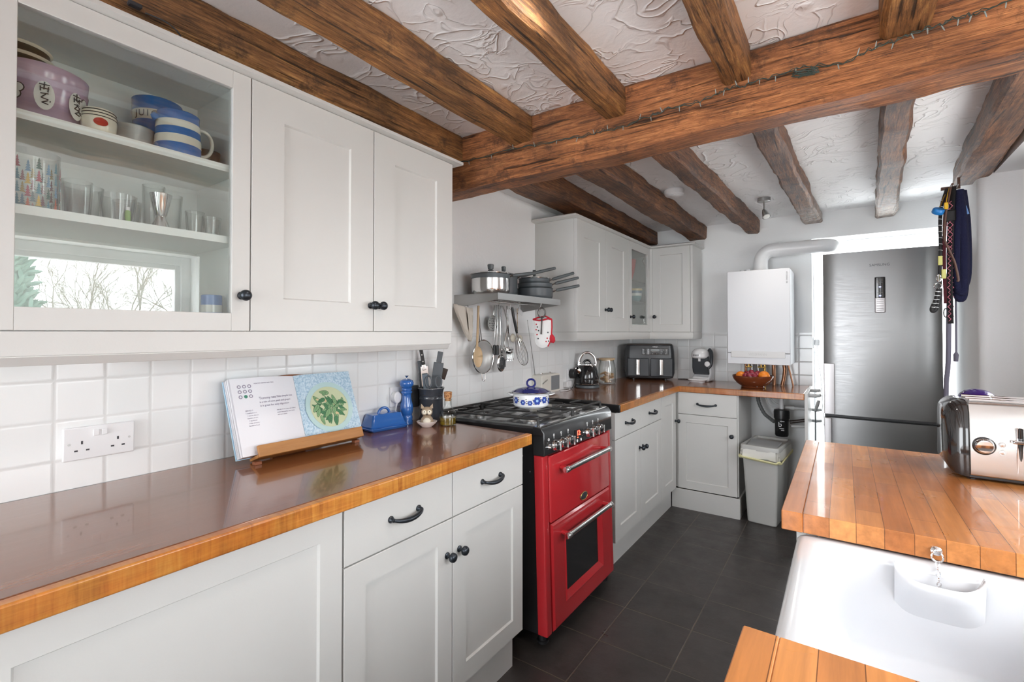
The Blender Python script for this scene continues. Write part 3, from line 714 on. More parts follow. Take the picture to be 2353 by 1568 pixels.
M['oven_glass'] = mat('dark_oven_glass', (0.012, 0.013, 0.014), 0.06, coat=0.5)
M['led'] = mat('red_led', (0.2, 0.0, 0.0), 0.4, emit=((1.0, 0.06, 0.03), 6.0))

# ------------------------------------------------------------------ range cooker
base = (-1.30, 2.0, 0)
ck = Thing('range_cooker', 'red double-oven gas cooker with black hob and sides', 'cooker', base, (0, radians(-1.6), 0))
def L(): m = MB(); m.T = Matrix.Translation((1.30, -2.0, 0)); return m
def cp(name, mb, mats, parent=None, **k): return ck.part(name, mb, mats, parent, local=True, **k)
XF = -0.978
cp('body', L().box(-1.600, 1.672, 0.055, -1.030, 2.328, 0.862), 'speck', bev=0.003)
cp('side_column', L().rbox(-1.030, 1.662, 0.060, -0.984, 1.702, 0.786, .005), 'red_enamel')
cp('side_column', L().rbox(-1.030, 2.302, 0.060, -0.984, 2.338, 0.786, .005), 'red_enamel')
for y in (1.70, 2.30):
    cp('foot', L().cyl((-1.03, y, 0.022), (-1.03, y, 0.06), .016).cyl((-1.03, y, 0.016), (-1.03, y, 0.026), .024), 'black')
d = cp('grill_door', L().rbox(-1.030, 1.706, 0.505, XF, 2.300, 0.778, .007), 'red_enamel', bev=0.004, seg=3)
def bar(z, y0=1.770, y1=2.235):
    m = L().cyl((-0.942, y0, z), (-0.942, y1, z), .0115, n=20); return m
def rail(dd, z):
    cp('handle', bar(z), 'steel', dd, label='polished steel rail handle')
    for y in (1.795, 2.21): cp('handle_post', L().cyl((XF, y, z + .004), (-0.942, y, z), .009, .012, 14), 'red_enamel', dd)
    for y, s in ((1.770, -1), (2.235, 1)): cp('handle_cap', L().lathe([(.0115, -.030), (.0135, -.029), (.0135, -.004), (.011, 0), (0, .001)], (-0.942, y, z), 18, (0, s, 0)), 'chrome', dd)
rail(d, 0.712)
mb = L().lathe([(0, 0), (.034, 0), (.034, .003), (.030, .005), (0, .006)], (XF, 2.00, 0.538), 28, (1, 0, 0), 0.5, 1.0)
bd = cp('badge', mb, 'ink', d, label='small oval black badge')
cp('badge_rim', L().ring((XF + .004, 2.00, 0.538), .034, .0016, (1, 0, 0), 30, 6, 0.5, 1.0), 'brass', bd)
# lower door with a sunk window
m = L(); y0, y1, z0, z1 = 1.712, 2.300, 0.062, 0.497; a0, a1, b0, b1 = 1.845, 2.165, 0.172, 0.385
def ring_rect(ins, x): return [(x, y0 + ins, z0 + ins), (x, y1 - ins, z0 + ins), (x, y1 - ins, z1 - ins), (x, y0 + ins, z1 - ins)]
def win(o, x): return [(x, a0 - o, b0 - o), (x, a1 + o, b0 - o), (x, a1 + o, b1 + o), (x, a0 - o, b1 + o)]
vs = ring_rect(0, -1.030) + ring_rect(0, XF - .008) + ring_rect(.008, XF) + win(.032, XF) + win(.026, XF + .004) + win(0, XF - .012)
fs = [(3, 2, 1, 0)] + [(l * 4 + k, l * 4 + (k + 1) % 4, l * 4 + 4 + (k + 1) % 4, l * 4 + 4 + k) for l in range(5) for k in range(4)]
m.add(vs, fs); d2 = cp('oven_door', m, 'red_enamel', smooth=25)
gl = cp('oven_window', L().box(-0.998, a0 - .004, b0 - .004, XF - .0125, a1 + .004, b1 + .004), 'oven_glass', d2, smooth=0, label='black oven window')
rail(d2, 0.438)
# control panel
pn = cp('control_panel', L().prism([(-1.030, 0.787), (XF + .003, 0.787), (XF + .003, 0.880), (-0.990, 0.903), (-1.030, 0.906)], 1.660, 2.338, 'xz'), 'hob_black', bev=0.003, seg=3)
XP = XF + .0035
for y in (1.738, 1.800, 1.862, 2.052, 2.112, 2.172):
    kb = cp('knob', L().lathe([(0, 0), (.0215, 0), (.0215, .006), (.0195, .010), (.0195, .019), (.017, .021), (0, .021)], (XP, y, 0.820), 26, (1, 0, 0)), 'chrome', pn)
    cp('knob_face', L().lathe([(.0165, .0195), (.0165, .023), (.012, .0275), (0, .030)], (XP, y, 0.820), 22, (1, 0, 0)), 'black', kb)
    cp('knob_grip', L().rbox(XP + .022, y - .0035, 0.801, XP + .036, y + .0035, 0.839, .002), 'steel', kb)
    m = L(); m.ring((XP + .0006, y, 0.862), .0045, .0012, (1, 0, 0), 14, 5); m.box(XP, y - .001, 0.848, XP + .001, y + .001, 0.857)
    cp('marking', m, 'inkw', pn)
cp('ignition_button', L().lathe([(0, 0), (.009, 0), (.008, .004), (.006, .012), (0, .013)], (XP, 1.695, 0.820), 14, (1, 0, 0)), 'chrome', pn)
m = L(); m.ring((XP + .0006, 1.695, 0.850), .005, .0014, (1, 0, 0), 14, 5); cp('marking', m, 'inkw', pn)
ds = cp('clock_display', L().box(XP, 1.925, 0.808, XP + .0012, 2.005, 0.850), 'blackgloss', pn, smooth=0)
m = L(); text_mb(m, '12:', 0.032, (XP + .0016, 1.962, 0.832), (0, 1, 0), (0, 0, 1)); m.box(XP + .001, 1.948, 0.812, XP + .002, 1.956, 0.816); cp('clock_digits', m, 'led', ds, label='glowing red clock digits', smooth=0)
for y in (1.945, 1.982): cp('clock_button', L().rbox(XP, y - .005, 0.795, XP + .002, y + .005, 0.805, .002).ring((XP + .002, y, .800), .0055, .0012, (1, 0, 0), 12, 5), 'inkw', pn)
m = L(); m.box(XP - .0005, 2.285, 0.868, XP + .0008, 2.325, 0.874); cp('maker_mark', m, 'inkw', pn, smooth=0)
# hob
hb = cp('hob', L().rbox(-1.618, 1.664, 0.862, -0.992, 2.336, 0.903, .012, 4), 'hob_black')
cp('hob_trim', L().box(-1.012, 1.672, 0.9025, -0.996, 2.328, 0.9075), 'steel', hb, bev=.001)
for y in (1.684, 2.310): cp('hob_side_trim', L().box(-1.60, y, 0.9032, -1.03, y + .006, 0.9062), 'satin', hb)
m = L(); m.box(-1.612, 1.68, .9032, -1.575, 2.32, .914)
for k in range(9): m.box(-1.606, 1.70 + k * .07, .9135, -1.581, 1.745 + k * .07, .9165)
cp('rear_vent', m, 'hob_black', hb, bev=.001)
burn = [(-1.135, 1.815, .036), (-1.435, 1.815, .028), (-1.435, 2.185, .036), (-1.135, 2.185, .045)]
for x, y, r in burn:
    b = cp('burner', L().lathe([(r + .016, 0), (r + .014, .003), (r, .004), (r, .013), (0, .013)], (x, y, .903), 28), 'satin')
    cp('burner_cap', L().lathe([(0, .012), (r * .92, .012), (r * .95, .016), (r * .7, .020), (0, .021)], (x, y, .903), 28), 'iron', b)
for y0, y1 in ((1.693, 1.996), (2.004, 2.307)):
    g = L(); r = .0055; xa, xb2 = -1.565, -1.022; zt = .930; ym = (y0 + y1) / 2
    g.tube([(xa, y0, zt), (xb2, y0, zt), (xb2, y1, zt), (xa, y1, zt)], r, 8, True)
    g.tube([((xa + xb2) / 2, y0, zt), ((xa + xb2) / 2, y1, zt)], r, 8)
    for x in (-1.135, -1.435):
        for ang in range(4):
            dx, dy = ((1, 0), (0, 1), (-1, 0), (0, -1))[ang]
            far = {0: min(xb2, (xa + xb2) / 2 if x < -1.3 else xb2) - x, 2: x - ((xa + xb2) / 2 if x > -1.3 else xa), 1: y1 - ym, 3: ym - y0}[ang]
            g.tube([(x + dx * .025, ym + dy * .025, zt + .004), (x + dx * far * .6, ym + dy * far * .6, zt + .003), (x + dx * far, ym + dy * far, zt)], [.004, .0055, .0055], 8)
    for x in (xa, xb2):
        for y in (y0, y1): g.cyl((x, y, .9035), (x, y, zt), .006, n=8)
    cp('pan_support', g, 'iron', label='cast-iron pan support')

# enamel casserole on the hob
m = mat('flowered_enamel', (0.86, 0.88, 0.90), 0.12, coat=0.5); M['flower_enamel'] = m
M['cobalt'] = mat('cobalt_enamel', (0.018, 0.022, 0.16), 0.12, coat=0.5)
M['petal'] = mat('blue_petals', (0.03, 0.07, 0.36), 0.2, coat=0.3); M['petal_c'] = mat('pale_blue_centre', (0.35, 0.55, 0.8), 0.25)
M['stem'] = mat('olive_stems', (0.10, 0.09, 0.035), 0.4)
px, py, pz, pr_ = -1.250, 1.955, 0.9425, 0.088
po = Thing('casserole_pot', 'white enamel casserole with blue flowers and dark blue lid on the hob', 'pot', (px, py, pz))
po.part('body', MB().lathe([(0, 0), (.078, 0), (.086, .008), (pr_, .03), (pr_, .060), (.093, .064), (.094, .067), (.088, .069), (.084, .066), (.082, .010), (0, .008)], (px, py, pz), 48), 'flower_enamel')
ld = po.part('lid', MB().lathe([(.0945, .069), (.095, .072), (.086, .074), (.07, .083), (.04, .091), (.0, .093)], (px, py, pz), 48), 'cobalt', label='dark blue domed lid')
RV, FV = V((0.82, 0.572, 0)), V((-0.572, 0.82, 0))
cx = V((px, py, pz + .111))
po.part('lid_handle', MB().tube([cx + RV * (.020 * cos(a)) + Zv * (.019 * sin(a)) for a in [2 * pi * k / 20 for k in range(20)]], .0062, 10, True, .8), 'cobalt', ld)
po.part('lid_rim', MB().ring((px, py, pz + .0705), .0945, .0022, n=40, m=6), 'steel', ld, label='steel rim')
for s in (-1, 1):
    q = V((px, py, pz + .058)); A = RV * s
    hp = [q + A * .086 + FV * .032, q + A * .103 + FV * .026 + Zv * .003, q + A * .112 + Zv * .004, q + A * .103 - FV * .026 + Zv * .003, q + A * .086 - FV * .032]
    po.part('handle', MB().tube(smoothpts(hp, 5), .0065, 10, flat=.55), 'flower_enamel')
def on_cyl(c, r, ang, z, du, dz, lift): a = ang + du / r; return (c[0] + (r + lift) * cos(a), c[1] + (r + lift) * sin(a), z + dz)
fl, fc, stm = MB(), MB(), MB()
def disc(mb, c, r, ang, z, u, w, rad, lift, n=12, sq=1.0):
    ctr = on_cyl(c, r, ang, z, u, w, lift)
    mb.add([ctr] + [on_cyl(c, r, ang, z, u + rad * cos(2 * pi * k / n), w + rad * sq * sin(2 * pi * k / n), lift) for k in range(n)], [(0, 1 + k, 1 + (k + 1) % n) for k in range(n)])
face = math.atan2(-py, -px)
for a, z, s in ((-.95, .035, .011), (-.45, .028, .0085), (-.06, .026, .008), (.33, .036, .0125), (.78, .038, .011), (-1.5, .034, .011), (1.25, .03, .01), (2.0, .035, .011), (-2.1, .03, .01), (2.7, .034, .011)):
    A = face + a; R_ = pr_ + .0003
    for k in range(6): disc(fl, (px, py), R_, A, pz + z, s * .95 * cos(pi * k / 3), s * .95 * sin(pi * k / 3), s * .62, .0004)
    disc(fc, (px, py), R_, A, pz + z, 0, 0, s * .5, .0007)
    for dx, dz in ((.016, .014), (.019, .006), (.018, -.004)): disc(stm, (px, py), R_, A, pz + z, dx, dz, .0045, .0003, 8, .5)
po.part('flower_pattern', fl, 'petal', smooth=0); po.part('flower_centres', fc, 'petal_c', smooth=0); po.part('stem_pattern', stm, 'stem', smooth=0)

# ------------------------------------------------------------------ steel shelf with pans
sh = Thing('steel_shelf', 'stainless steel wall shelf stacked with saucepans, utensils hanging below', 'shelf', (-1.49, 2.125, 1.455))
sh.part('tray', MB().box(-1.628, 1.82, 1.486, -1.352, 2.43, 1.490).box(-1.355, 1.82, 1.458, -1.351, 2.43, 1.4905), 'satin', smooth=0)
for y in (1.82, 2.4265): sh.part('bracket', MB().prism([(-1.628, 1.4855), (-1.628, 1.422), (-1.356, 1.458), (-1.356, 1.4855)], y, y + .0035, 'xz'), 'satin', smooth=0)
sh.part('hanging_rail', MB().cyl((-1.56, 1.826, 1.468), (-1.56, 2.424, 1.468), .004, n=10).cyl((-1.385, 1.826, 1.468), (-1.385, 2.424, 1.468), .004, n=10), 'steel')
M['pan_grey'] = mat('grey_nonstick', (0.085, 0.10, 0.11), 0.38); M['pan_handle'] = mat('grey_pan_handle', (0.10, 0.115, 0.12), 0.42)
def pan(name, label, c, R, h, hdir, hlen, rise, body='pan_grey', lid=None, wall=.0025, knobr=.017, z_h=.8, loop=False):
    c = V(c); t = Thing(name, label, 'pan', c)
    t.part('body', MB().lathe([(0, 0), (R * .88, 0), (R * .97, h * .12), (R, h * .3), (R, h - .002), (R + .003, h), (R - wall, h), (R - wall, h * .3), (R * .86, wall), (0, wall)], c, 44), body)
    D = V(hdir).normalized(); p = c + Zv * (h * z_h)
    if hlen:
        br = [p + D * (R - .001), p + D * (R + .02) + Zv * .006 + Zv * rise * .1]
        t.part('handle_bracket', MB().tube(br, [.009, .006], 10, flat=.6), 'steel')
        a = br[1]; b = a + D * hlen + Zv * rise
        t.part('handle', MB().tube([a, a.lerp(b, .15), a.lerp(b, .6), a.lerp(b, .97), b], [.0075, .0095, .009, .0085, .006], 12), 'pan_handle', label='grey bar handle')
    if lid:
        l = t.part('lid', MB().lathe([(R + .004, h + .0005), (R + .005, h + .004), (R * .93, h + .008), (R * .5, h + .017), (0, h + .019)], c, 44), lid)
        t.part('lid_knob', MB().lathe([(.006, h + .017), (.008, h + .024), (knobr * .85, h + .028), (knobr, h + .050), (knobr * .8, h + .053), (0, h + .054)], c, 20), 'pan_handle', l)
    return t
ps = 1.4905
s1 = pan('saucepan', 'large polished saucepan with grey rim and lid, left on the steel shelf', (-1.475, 1.925, ps), .098, .104, (.60, .80, 0), .13, .018, 'steel', 'steel', z_h=.93)
s1.part('rim_band', MB().lathe([(.0985, .080), (.0995, .081), (.0995, .1015), (.0985, .1025)], (-1.475, 1.925, ps), 44), 'pan_grey', label='grey band below the rim')
pan('saucepan', 'dark grey lidded saucepan at the back of the steel shelf', (-1.545, 2.135, ps), .076, .122, (.72, .70, 0), .20, .050, 'pan_grey', 'pan_grey', z_h=.92, knobr=.013)
pan('saute_pan', 'dark grey saute pan at the bottom of the stack, right on the steel shelf', (-1.455, 2.318, ps), .102, .060, (.80, .60, 0), .135, .028, 'pan_grey', z_h=.72)
pan('frying_pan', 'grey frying pan nested second in the stack on the steel shelf', (-1.455, 2.318, ps + .0605), .098, .028, (.74, .67, 0), .14, .036, 'pan_grey', z_h=.8)
pan('small_frying_pan', 'small grey pan on top of the stack, its handle pointing at the wall cabinet', (-1.458, 2.315, ps + .089), .088, .026, (.70, .71, 0), .13, .040, 'pan_grey', 'steel', z_h=.7, knobr=.010)
# ------------------------------------------------------------------ things hanging under the shelf
def hookmb(y, x=-1.56, z0=1.472, drop=.03):
    return MB().tube(smoothpts([(x - .007, y, z0 - .004), (x, y, z0 + .006), (x + .007, y, z0 - .002), (x + .004, y, z0 - drop * .6), (x, y, z0 - drop), (x - .004, y, z0 - drop - .006), (x + .004, y, z0 - drop - .012)], 5), .0016, 7)
def hang(name, label, cat, y, z): return Thing(name, label, cat, (-1.56, y, z))
m = mat('unbleached_cloth', (0.62, 0.57, 0.50), 0.9); n = NT(m); n.bump(n.noise(n.coords(), 60, 5), .5, .004); M['cloth'] = m
M['beech'] = wood_mat('pale_beech', 2, (0.66, 0.50, 0.32), (0.52, 0.36, 0.20), 0.55, 0, 1.0, 2.0)
rows = []
for i in range(13):
    t = i / 12; w = .066 * (1 - t) ** .7 + .004; cy = 1.815 + .055 * t; z = 1.440 - .185 * t
    rows.append([(-1.565 + .014 * cos(2 * pi * k / 18) * (1 - t * .6) + .006 * sin(k * 2.2 + t * 5), cy + w * sin(2 * pi * k / 18), z - .012 * (t < .01) * (1 + sin(2 * pi * k / 18))) for k in range(19)])
jb = hang('straining_bag', 'pale cloth straining bag hanging leftmost under the steel shelf', 'bag', 1.84, 1.25)
jb.part('cloth', MB().sheet(rows), 'cloth', smooth=80, solid=.002)
jb.part('hook', hookmb(1.845), 'steel')
sp = hang('wooden_spoon', 'pale wooden spoon hanging beside the cloth bag under the shelf', 'spoon', 1.90, 1.12)
sp.part('handle', MB().tube([(-1.548, 1.917, 1.437), (-1.546, 1.912, 1.40), (-1.540, 1.897, 1.24), (-1.538, 1.893, 1.215)], [.0075, .007, .0075, .010], 12, flat=.8), 'beech')
q = MB(); q.T = Matrix.Translation((-1.536, 1.887, 1.175)) @ Matrix.Rotation(radians(3), 4, 'X')
rows = []
for i in range(11):
    a = i / 10 * pi / 2; rr = sin(a)
    rows.append([(-.012 * cos(a) + .012, .034 * rr * cos(2 * pi * k / 24), .052 * rr * sin(2 * pi * k / 24)) for k in range(25)])
q.sheet(rows[::-1]); sp.part('bowl', q, 'beech', smooth=80, solid=.004)
sv = hang('sieve', 'round wire mesh sieve hanging under the steel shelf', 'sieve', 1.99, 1.04)
m = mat('wire_mesh', (0.62, 0.61, 0.58), 0.4, 0.6); b = m.node_tree.nodes['Principled BSDF']; b.inputs['Alpha'].default_value = 0.55; M['mesh'] = m
sv.part('rim', MB().ring((-1.575, 1.992, 1.171), .088, .0035, (1, 0, 0), 40, 8), 'steel')
q = MB(); q.lathe([(.086 * sin(a), .035 * cos(a)) if a > .01 else (0, .035) for a in [pi / 2 * k / 8 for k in range(8, -1, -1)]], (-1.575, 1.992, 1.171), 36, (-1, 0, 0)); sv.part('mesh_bowl', q, 'mesh', smooth=80)
sv.part('handle', MB().tube([(-1.571, 1.955, 1.252), (-1.565, 1.940, 1.33), (-1.56, 1.930, 1.43)], .003, 8).tube([(-1.571, 1.972, 1.257), (-1.565, 1.950, 1.33), (-1.56, 1.934, 1.43)], .003, 8), 'steel')
sv.part('rest_loop', MB().tube(smoothpts([(-1.575, 1.978, 1.084), (-1.573, 1.980, 1.050), (-1.573, 1.992, 1.040), (-1.573, 2.004, 1.050), (-1.575, 2.006, 1.084)], 5), .002, 7), 'steel')
def handle_bar(t, y0, z0, y1, z1, w=.008, th=.0022, x=-1.548, m='steel', name='handle'):
    a, b = V((x, y0, z0)), V((x, y1, z1)); d = (b - a).normalized(); s = V((0, d.z, -d.y)) * w
    q = MB(); e = V((th, 0, 0))
    ps_ = [a - s - e, a + s - e, a + s + e, a - s + e, b - s * .7 - e, b + s * .7 - e, b + s * .7 + e, b - s * .7 + e]
    q.add([tuple(p) for p in ps_], [(3, 2, 1, 0), (4, 5, 6, 7), (0, 1, 5, 4), (1, 2, 6, 5), (2, 3, 7, 6), (3, 0, 4, 7)])
    return t.part(name, q, m, bev=.001)
sk = hang('skimmer', 'flat round perforated skimmer hanging behind the spoon handles', 'skimmer', 2.085, 1.31)
q = MB(); q.lathe([(0, 0), (.040, 0), (.043, .003), (.043, .005), (.040, .0022), (0, .0022)], (-1.585, 2.083, 1.350), 32, (1, 0, 0)); hd = sk.part('disc', q, 'satin')
q = MB()
for k in range(19):
    r = (.0, .014, .028)[0 if k == 0 else 1 if k < 7 else 2]; a = k * pi / 3 if k < 7 else (k - 7) * pi / 6
    q.lathe([(0, 0), (.0028, 0), (.0028, .0006)], (-1.5826, 2.083 + r * cos(a), 1.350 + r * sin(a)), 8, (1, 0, 0))
sk.part('perforation', q, 'ink', hd, smooth=0, kind='stuff')
handle_bar(sk, 2.098, 1.45, 2.086, 1.393, .005, .002, -1.58)
st = hang('slotted_spoon', 'steel slotted spoon hanging lowest, right of the sieve', 'spoon', 2.125, 1.09)
handle_bar(st, 2.112, 1.448, 2.120, 1.178, .009)
rows = []
q = MB(); q.T = Matrix.Translation((-1.546, 2.126, 1.132)); N_ = 24
for i in range(7):
    a = i / 6 * pi / 2; rows.append([(.010 * cos(a) - .010, .038 * sin(a) * cos(2 * pi * k / N_), .050 * sin(a) * sin(2 * pi * k / N_)) for k in range(N_ + 1)])
q.sheet(rows); bw = st.part('bowl', q, 'steel', smooth=80, solid=.0015)
q = MB()
for k in range(5):
    y = 2.126 + (k - 2) * .0115; hh = .034 * (1 - ((k - 2) / 3.4) ** 2); q.rbox(-1.5475, y - .0026, 1.130 - hh, -1.5425, y + .0026, 1.130 + hh, .002)
st.part('slot', q, 'ink', bw, kind='stuff')
tg = hang('tongs', 'steel kitchen tongs with black tips hanging left of the slotted spoon', 'tongs', 2.095, 1.17)
handle_bar(tg, 2.106, 1.452, 2.086, 1.225, .006, .002, -1.572, 'steel', 'arm'); handle_bar(tg, 2.108, 1.452, 2.100, 1.225, .006, .002, -1.560, 'steel', 'arm')
tg.part('tip', MB().rbox(-1.577, 2.077, 1.175, -1.565, 2.094, 1.23, .004).rbox(-1.566, 2.092, 1.175, -1.556, 2.108, 1.23, .004), 'black', label='black nylon tips')
tg.part('hook', hookmb(2.108), 'steel')
la = hang('ladle', 'steel soup ladle with curved handle hanging under the shelf', 'ladle', 2.16, 1.16)
la.part('handle', MB().tube(smoothpts([(-1.556, 2.138, 1.447), (-1.550, 2.160, 1.40), (-1.545, 2.172, 1.35), (-1.545, 2.158, 1.29), (-1.548, 2.146, 1.24), (-1.545, 2.152, 1.205)], 6), .0055, 8, flat=.5), 'steel')
q = MB(); q.lathe([(.030 * sin(a), -.026 * cos(a)) if a > .01 else (0, -.026) for a in [pi / 2 * k / 8 for k in range(9)]], (-1.535, 2.163, 1.205), 28, (.45, .1, .9)); la.part('bowl', q, 'steel', smooth=80, solid=.0015)
fs_ = hang('fish_slice', 'steel slotted fish slice hanging behind the whisk', 'spatula', 2.235, 1.13)
handle_bar(fs_, 2.205, 1.45, 2.222, 1.215, .007, .002, -1.572)
q = MB()
for k in range(6):
    y = 2.205 + k * .0115; q.box(-1.576, y, 1.145 - .002 * k, -1.573, y + .0065, 1.205)
q.box(-1.576, 2.205, 1.137, -1.573, 2.269, 1.150).box(-1.576, 2.205, 1.200, -1.573, 2.269, 1.217); fs_.part('blade', q, 'steel', smooth=0)
wk = hang('whisk', 'balloon whisk with black handle hanging under the shelf', 'whisk', 2.29, 1.10)
wk.part('handle', MB().tube([(-1.548, 2.220, 1.443), (-1.545, 2.228, 1.40), (-1.540, 2.252, 1.31), (-1.539, 2.256, 1.295)], [.007, .0085, .0075, .006], 10), 'black')
wk.part('collar', MB().cyl((-1.539, 2.256, 1.296), (-1.538, 2.262, 1.275), .0072, n=12), 'steel')
q = MB()
a0_, d_ = V((-1.538, 2.261, 1.28)), V((.03, .40, -1.0)).normalized(); s_ = d_.cross(V((1, 0, 0))).normalized(); u_ = s_.cross(d_)
for k in range(6):
    ph = pi * k / 6; w_ = s_ * cos(ph) + u_ * sin(ph)
    q.tube([a0_ + d_ * (.185 * (1 - cos(t)) / 2) + w_ * (.040 * sin(t) * (0.55 + .45 * (1 - cos(t)) / 2) * sgn) for sgn in (1,) for t in [pi * j / 12 for j in range(13)]] + [a0_ + d_ * (.185 * (1 + cos(t)) / 2) - w_ * (.040 * sin(t) * (0.55 + .45 * (1 + cos(t)) / 2)) for t in [pi * j / 12 for j in range(1, 13)]], .0012, 6)
wk.part('wires', q, 'steel'); wk.part('hook', hookmb(2.218), 'steel')
ms = hang('measuring_spoons', 'cream measuring spoons on a patterned strap hanging right of the whisk', 'measuring spoons', 2.30, 1.25)
m = mat('patterned_strap', (0.72, 0.62, 0.50), 0.8); n = NT(m); n.base(n.mix((0.72, 0.62, 0.50), (0.10, 0.03, 0.02), n.ramp(n.noise(n.coords(), 75, 2), [(.55, grey(0)), (.6, grey(1))]))); M['strap'] = m
ms.part('strap', MB().tube([(-1.566, 2.300, 1.440), (-1.566, 2.300, 1.38), (-1.566, 2.303, 1.27)], .0085, 8, flat=.35), 'strap')
for y, z in ((2.262, 1.268), (2.332, 1.262)):
    q = MB(); q.lathe([(.024 * sin(a), .013 * cos(a)) if a > .01 else (0, .013) for a in [pi / 2 * k / 7 for k in range(7, -1, -1)]], (-1.572, y, z), 24, (1, 0, 0)); ms.part('spoon_bowl', q, 'cream', smooth=80, solid=.0015)
ms.part('hook', hookmb(2.300), 'steel')
tgp = solo('paper_tag', 'small white paper tag hanging under the steel shelf by the whisk', 'tag', MB().at((-1.585, 2.36, 1.425), 0, radians(-35)).box(-.0006, -.030, -.012, .0006, .030, .012).at().tube([(-1.585, 2.340, 1.440), (-1.575, 2.335, 1.455), (-1.56, 2.335, 1.468)], .0008, 5), 'white', (-1.585, 2.36, 1.41))
# oven glove (plain: hearts and leaves) with bottle opener on the front hook
M['glove'] = mat('quilted_white_cotton', (0.80, 0.80, 0.79), 0.85); M['redcloth'] = mat('red_binding', (0.50, 0.015, 0.03), 0.8); M['leaf'] = mat('green_print', (0.10, 0.20, 0.05), 0.8); M['dkmetal'] = mat('dark_steel', (0.10, 0.09, 0.085), 0.3, 0.9)
gx = V((-1.372, 2.262, 1.30))
og = Thing('oven_glove', 'white quilted oven glove with red trim hanging at the right end of the shelf', 'oven glove', gx + V((0, 0, -.09)))
def GP(u, z, d=0.0): return tuple(gx + RV * u - FV * d + Zv * z)
outl = [(-.050, .072), (-.046, .02), (-.043, -.03), (-.036, -.062), (-.020, -.080), (.004, -.086), (.026, -.078), (.040, -.058), (.045, -.03), (.048, -.01), (.050, .03), (.050, .070)]
def pillow(mb, poly, th, n=5):
    cx_ = sum(p[0] for p in poly) / len(poly); cz_ = sum(p[1] for p in poly) / len(poly)
    for sgn in (1, -1):
        rows = []
        for i in range(n + 1):
            k = i / n; d = th * math.sqrt(max(0, 1 - k * k)) * sgn
            rows.append([GP(cx_ + (x - cx_) * k, cz_ + (z - cz_) * k, d) for x, z in poly + poly[:1]])
        mb.sheet(rows if sgn > 0 else rows[::-1])
q = MB(); pillow(q, [tuple(p) for p in [(v.x, v.y) for v in smoothpts([V((a, b, 0)) for a, b in outl], 3)]], .012); og.part('mitt', q, 'glove', smooth=80)
q = MB(); pillow(q, [(.040, -.012), (.058, -.010), (.070, -.028), (.072, -.048), (.062, -.060), (.046, -.056), (.036, -.035)], .010); og.part('thumb', q, 'redcloth', smooth=80, label='red thumb')
og.part('binding', MB().tube([GP(-.052, .072, .0), GP(-.02, .066, .011), (GP(.0, .068, .012)), GP(.03, .076, .010), GP(.052, .072, 0)], .0045, 8).tube([GP(-.052, .072), GP(-.02, .084, -.01), GP(.02, .090, -.01), GP(.052, .072)], .0045, 8).tube([GP(.052, .072), GP(.053, .03), GP(.050, -.02), GP(.044, -.05), GP(.030, -.078)], .004, 8), 'redcloth', label='red edge binding')
q, q2 = MB(), MB()
random.seed(5)
for k, (u, z) in enumerate([(-.034, .045), (-.028, .030), (-.035, .015), (-.022, .010), (.026, -.032), (.034, -.048), (-.030, -.012), (-.024, -.034), (.020, -.050), (.030, .0)]):
    (q if k % 2 == 0 else q2).lathe([(0, 0), (.0042, 0), (.0035, .0008), (0, .001)], GP(u, z, .0126 * math.sqrt(max(.05, 1 - (u / .05) ** 2 * .9))), 8, tuple(-FV))
og.part('red_dots', q, 'redcloth', kind='stuff'); og.part('dark_dots', q2, 'ink', kind='stuff')
og.part('hook', hookmb(2.262, -1.385), 'steel')
bo = Thing('bottle_opener', 'dark metal bottle opener hanging over the front of the oven glove', 'bottle opener', gx + V((0, 0, -.01)))
bo.part('ring', MB().tube([GP(-.004 + .019 * cos(a), .108 + .026 * sin(a), .016) for a in [2 * pi * k / 22 for k in range(22)]], .0045, 8, True), 'dkmetal')
bo.part('handle', MB().tube([GP(-.004, .084, .017), GP(-.004, .055, .0185), GP(-.006, .02, .0185), GP(-.008, -.01, .0180)], [.008, .0055, .0055, .008], 10, flat=.5), 'dkmetal')
# ------------------------------------------------------------------ on the near left worktop
WT = 0.9002
def vessel(prof, c, n=36, sx=1, sy=1): return MB().lathe(prof, c, n, (0, 0, 1), sx, sy)
def cup_prof(r0, r1, h, w=.003, foot=.0):
    return [(0, foot), (r0 * .8, foot), (r0 * .82, 0), (r0, 0), (r0 * .5 + r1 * .5 + .1 * (r1 - r0), h * .45), (r1, h - .002), (r1 - w * .4, h), (r1 - w, h - .002), (r0 * .5 + r1 * .5 - w, h * .45), (r0 - w, .006), (0, .005)]
def frame_m(O, U, Vv):
    U, Vv = V(U).normalized(), V(Vv).normalized(); N = U.cross(Vv)
    return Matrix(((U.x, Vv.x, N.x, O[0]), (U.y, Vv.y, N.y, O[1]), (U.z, Vv.z, N.z, O[2]), (0, 0, 0, 1)))
M['oak_stand'] = wood_mat('oak_stand', 1, (0.50, 0.24, 0.07), (0.30, 0.115, 0.03), 0.4, 0, 1.6, 9.0, .3)
M['mahog'] = wood_mat('reddish_wood', 1, (0.30, 0.11, 0.045), (0.20, 0.06, 0.025), 0.4, 0, 1.2, 1.0)
M['paper'] = mat('paper', (0.80, 0.80, 0.84), 0.7)
M['bluecover'] = mat('pale_blue_cover', (0.42, 0.62, 0.78), 0.6)
BM_ = frame_m((-1.478, 0.920, 0.912), (0.03, 1, 0), (-0.37, 0.0, 0.93))
def BK(): m = MB(); m.T = BM_; return m
stn = Thing('cookbook_stand', 'wooden cookbook stand with arched back on the dark worktop', 'book stand', (-1.49, 0.92, WT))
q = BK(); arc = [(.10 * cos(a), .235 + .035 * sin(a)) for a in [pi * k / 14 for k in range(15)]]
